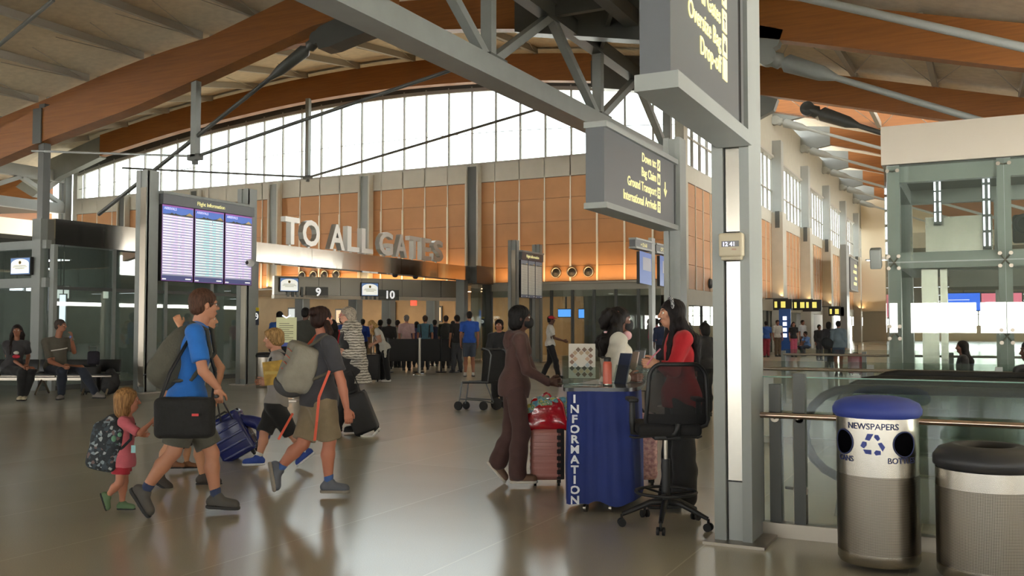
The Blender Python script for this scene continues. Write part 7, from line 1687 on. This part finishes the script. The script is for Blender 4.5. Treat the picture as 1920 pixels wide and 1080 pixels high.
# woman in the denim jacket
Q = stander('woman in light denim jacket with black shoulder bag walking away pulling a red suitcase', 1572, Z=27.8, H=1.66, face=80, skin='8a5a44', female=True, top=T_('62727c', 1.9, e=.03, flare=.02), bottom=B_('34465c', .5), shoes='3a3430', hair=('bun', '141010'), stride=.15, vox=.015)
t = thing('shoulder_bag', 'large black tote hanging from the shoulder of the woman in denim', 'bag', Q['g']); S = SDF(.014); c = Q['hip']-RT*.33+UP*.1; S.ell(A_(c), V(.2, .1, .16), frame(FW, UP*.8+RT*.4), .03); sm('main_bag', S, fabric('1e2226'), t)
o = MB(); o.tube([c-RT*.1+UP*.1, Q['SH'][-1]+UP*.06, c+RT*.14+UP*.12], .014, 6); o.build('strap', M_BLACK, t, world=False)
suitcase('red suitcase pulled by the woman in the denim jacket', atZ(1604, 640, 28.4)*1.0-UP*atZ(1604, 640, 28.4).z, YAW, .42, .26, .6, mat('red_fabric_case', '8c1c34', .6), None, handle=.25, ribs=0)
# figures by the escalators
g = atZ(1932, 640, 9.4); S_ = person('person in black jacket with dark hair cut by the right edge above the escalator handrails', 9.4, tuple(g), UP*1.38, UP*.86, UP*1.56, face=175, s=.98, skin='5a3a2c', top=T_('101012', 1.9, e=.04, flare=.04), bottom=B_('131315'), hair=('bob', '0e0c0c', dict(len=.1)), vox=.014, gz=-.32, footR=dict(sole=.03))
stander('person in dark clothes behind the lift stairs, right side', 1806, Z=12.6, H=1.3, face=160, skin='6a4434', top=T_('1c1a1c', 1.8), bottom=B_('17171a'), hair=('long', '14100e'), vox=.016)
# ================================================================ WHEELCHAIR
g = atz(905, 766, 0); t = thing('transport_chair', 'empty black transport wheelchair with small wheels in the open hall', 'wheelchair', g)
M_TUB = mat('chair_tube', '55585a', .35, metal=.6); Rz = lambda a, b_, c: g+RT*a+FW*b_+UP*c
o = MB(); o.grid(lambda a, b_: Rz(.06+.17*b_*.5+.0, -.22+.44*a, .5+.56*b_)-RT*.0, 6, 6) if False else o.add([Rz(-.02+.0, -.22, .5), Rz(.4, -.05, .5), Rz(.42, -.02, 1.05), Rz(.02, -.2, 1.05), Rz(-.0, -.18, .5), Rz(.4, -.01, .5), Rz(.42, .02, 1.05), Rz(.02, -.16, 1.05)], [(0, 1, 2, 3), (7, 6, 5, 4), (0, 4, 5, 1), (1, 5, 6, 2), (2, 6, 7, 3), (3, 7, 4, 0)]); o.build('backrest', fabric('191a1c'), t)
o = MB(); o.add([Rz(*q) for q in ((-.35, -.3, .47), (.08, -.34, .47), (.4, -.02, .47), (-.05, .05, .47), (-.35, -.3, .51), (.08, -.34, .51), (.4, -.02, .51), (-.05, .05, .51))], [(3, 2, 1, 0), (4, 5, 6, 7), (0, 1, 5, 4), (1, 2, 6, 5), (2, 3, 7, 6), (3, 0, 4, 7)]); o.build('seat', fabric('191a1c'), t)
for dx, dy in ((0, 0), (.28, .22)):
    o = MB(); o.tube([Rz(-.36+dx*.4, -.32+dy, .5), Rz(-.4+dx*.4, -.34+dy, .2), Rz(-.42+dx*.4, -.35+dy, .1)], .014, 8); o.tube([Rz(-.36+dx*.4, -.32+dy, .5), Rz(.1+dx, -.34+dy, .5), Rz(.16+dx, -.3+dy, .98), Rz(.12+dx, -.3+dy, 1.06), Rz(-.0+dx, -.3+dy, 1.1)], .014, 8); o.tube([Rz(-.4+dx*.4, -.34+dy, .2), Rz(.0+dx*.5, -.34+dy, .17), Rz(.2+dx, -.3+dy, .12)], .012, 8); o.tube([Rz(.06+dx, -.32+dy, .5), Rz(.2+dx, -.3+dy, .14)], .012, 8); o.build('side_frame', M_TUB, t)
for (a, b_, r) in ((-.43, -.35, .08), (-.3, -.12, .07), (.02, -.38, .08), (.25, -.3, .11), (.42, -.08, .11)):
    o = MB(); o.cyl(Rz(a, b_-.015, r), r, .03, 20, axis='y'); o.build('wheel', M_BLACKR, t)
o = MB(); o.tube([Rz(-.02, -.24, 1.08), Rz(.42, -.04, 1.08)], .02, 8); o.build('push_bar', M_BLACK, t)
# ================================================================ QUEUE BARRIERS
def barrier(label, pxs, Z, panel=True, grp=None):
    for a, b_ in zip(pxs, pxs[1:]):
        A0 = atZ(a, 640, Z); B0 = atZ(b_, 640, Z); A0.z = B0.z = 0
        t = thing('queue_barrier', label % (a and {728: 'leftmost', 785: 'middle', 827: 'rightmost'}.get(a, 'far')), 'queue barrier', A0)
        o = MB(); o.bar(A0+UP*.72, B0+UP*.72, .02, .72); o.build('black_panel', mat('barrier_black', '17171a', .7), t)
        for P_ in (A0, B0):
            o = MB(); o.cyl(P_, .03, 1.1, 14); o.cyl(P_, .18, .03, 24); o.build('post', mat('post_black', '1a1a1c', .4), t)
barrier('black panel queue barrier in front of the ticket counters, %s section', [728, 785, 827, 852], 30.0)
for i, (px, Z) in enumerate(((787, 28.6), (744, 34.5), (812, 35.5), (700, 33))):
    P_ = atZ(px, 640, Z); P_.z = 0; t = thing('stanchion_post', 'chrome stanchion post with round base, %s' % ('in front of the black queue barrier', 'behind the left barrier section', 'behind the right barrier section', 'near the bending woman')[i], 'stanchion', P_)
    o = MB(); o.cyl(P_+UP*.03, .032, 1.05, 16); o.cyl(P_+UP*1.08, .04, .05, 16); o.build('post', M_SSB, t); o = MB(); o.lathe(P_, [(.2, 0), (.2, .02), (.1, .045), (.03, .06)], 28); o.build('base', M_SSP, t)
# ================================================================ POSTER STAND, BIN BY THE CANOPY
p = atz(537, 745, 0); p = atZ(537, 640, 18.5); p.z = 0
t = thing('poster_stand', 'pale green poster on a stand with a blue shelf, left of the woman', 'poster stand', p)
o = MB(); o.rbox(p+UP*1.42, (.4, .03, .5), Matrix.Rotation(YAW, 3, 'Z')); bd_ = o.build('board', mat('poster_pale', 'b8b890', .6, emit=.15), t)
o = MB(); q = p+UP*1.42-FW*.018
for k in range(9): o.add([q+RT*a+UP*(.12-.04*k+b_) for a, b_ in ((-.14, 0), (.14 if k % 3 else .06, 0), (.14 if k % 3 else .06, .012), (-.14, .012))], [(0, 1, 2, 3)])
o.build('poster_print', mat('poster_ink', '6c6a54', .6), bd_)
o = MB(); o.tube([p+UP*1.66-FW*.02+RT*a*.01+UP*abs(a)*.006 for a in (-8, -3, 0, 3, 8)], .012, 6); o.build('white_arc', mat('white_ink'), bd_)
o = MB(); o.rbox(p+UP*1.13-FW*.02, (.5, .22, .07), Matrix.Rotation(YAW, 3, 'Z')); o.build('blue_shelf', mat('shelf_blue', '2b3c8c', .5), t)
o = MB(); 
for a in (-.15, .15): o.tube([p+RT*a, p+RT*a+UP*1.2], .02, 8)
o.rbox(p+UP*.02, (.5, .35, .03), Matrix.Rotation(YAW, 3, 'Z')); o.build('legs', M_SSB, t)
p = atz(491, 728, 0)+FW*.25; t = thing('litter_bin', 'small steel litter bin with dark top by the grey posts under the canopy', 'litter bin', p)
o = MB(); o.lathe(p, [(.2, 0), (.21, .03), (.21, .74)], 28); o.build('shell', M_SSB, t); o = MB(); o.lathe(p, [(.215, .74), (.225, .78), (.2, .84), (.12, .86), (0, .86)], 28); o.build('lid', M_BLACK, t)
# ================================================================ THINGS BEHIND GLASS ON THE LEFT
for i, (px, py, Z, w_, h_, c, e) in enumerate(((112, 548, 26, .5, .34, 'e8ece8', 1.2), (205, 551, 27, .34, .26, 'd8dcd0', 1.0), (117, 578, 24, .14, .7, 'e8f0ff', 2.0), (84, 560, 23, .11, .6, 'f0f4ff', 3.0), (60, 541, 23, .28, .12, 'f0f4ff', 3.0), (30, 540, 23, .3, .12, 'f0f4ff', 3.0), (5, 536, 23, .3, .12, 'f0f4ff', 3.0))):
    p = atZ(px, py, Z); t = thing('lit_panel', 'small lit panel glowing behind the left glass wall, %s' % ('pale wide', 'pale small', 'tall bluish', 'tall white by the post', 'short strip', 'long strip', 'strip at the left edge')[i], 'lit panel', p)
    o = MB(); o.rbox(p, (w_, .04, h_), Matrix.Rotation(YAW, 3, 'Z')); o.build('glow', mat('panel_glow%d' % i, c, .5, emit=e), t); o = MB(); o.rbox(p+FW*.04, (w_+.06, .03, h_+.06), Matrix.Rotation(YAW, 3, 'Z')); o.tube([p+FW*.04, Vector((p.x, p.y, 3.58))+FW*.04], .015, 6); o.build('casing', M_STEELD, t)
for i, (x, y) in enumerate(((-24, 18), (-24, 23), (-28, 20.5), (-27, 11))):
    light_fix('pale ceiling light inside the left glass vestibule', (x, y, 3.41), 1.2, .3, mat('tube_white'), group='ceiling lights in the left glass vestibule')
# screens glowing behind the right-hand glass of the block
for i, (px, py, w_, h_) in enumerate(((1004, 583, .5, .45), (1060, 587, .75, .35), (1095, 588, .55, .4), (1133, 582, .4, .3))):
    p = aty(px, py, 40.5); t = thing('wall_screen', 'light blue screen behind the glass screens, %s' % ('leftmost', 'second from left', 'third from left', 'rightmost')[i], 'screen', p)
    o = MB(); o.box((p.x-w_/2, 40.5, p.z-h_/2), (p.x+w_/2, 40.55, p.z+h_/2)); o.build('screen_picture', mat('pale_blue_screen', '4a8ad8', .4, emit=1.6), t); o = MB(); o.box((p.x-w_/2-.04, 40.55, p.z-h_/2-.04), (p.x+w_/2+.04, 40.6, p.z+h_/2+.04)); o.box((p.x-.04, 40.56, p.z+h_/2), (p.x+.04, 40.6, 3.3)); o.build('casing', M_BLACK, t)
# black and yellow way signs over the far side passage
for i, (px, py, s_, w_) in enumerate(((1467, 571, 'A1', 1.0), (1500, 572, 'B C D', 2.4), (1522, 575, 'E', 1.1), (1568, 584, 'F', 1.0))):
    p = aty(px, py, (52, 56, 60, 66)[i]); t = thing('way_sign', 'small black and yellow lit sign over the side passage, %s' % ('leftmost', 'second and widest', 'third', 'rightmost')[i], 'sign', p)
    o = MB(); o.box((p.x-w_/2, p.y, p.z-.3), (p.x+w_/2, p.y+.12, p.z+.3)); o.build('board', M_BLACK, t)
    for q in range(int(w_/.38)): o = MB(); o.box((p.x-w_*.42+q*.34, p.y-.02, p.z-.17), (p.x-w_*.42+q*.34+(.24 if q % 2 else .14), p.y-.005, p.z+.17)); o.build('pictogram', mat('sign_yellow_lit', 'e8dc70', .5, emit=.6), t)
    o = MB(); o.box((-10.5, p.y+.02, p.z+.3), (p.x+w_*.3, p.y+.1, p.z+.36)); o.build('wall_arm', M_STEELD, t)
p = aty(1472, 640, 50); t = thing('banner_stand', 'tall blue banner with white writing in the far hall', 'banner', (p.x, 50, 0)); o = MB(); o.box((p.x-.3, 50, .0), (p.x+.3, 50.1, 2.4)); b_ = o.build('banner', mat('banner_blue', '1c4a8c', .5), t); 
for q in range(4): o = MB(); o.box((p.x-.1, 49.98, .9+q*.3), (p.x+.1, 49.99, 1.1+q*.3)); o.build('white_mark', mat('white_ink'), b_)
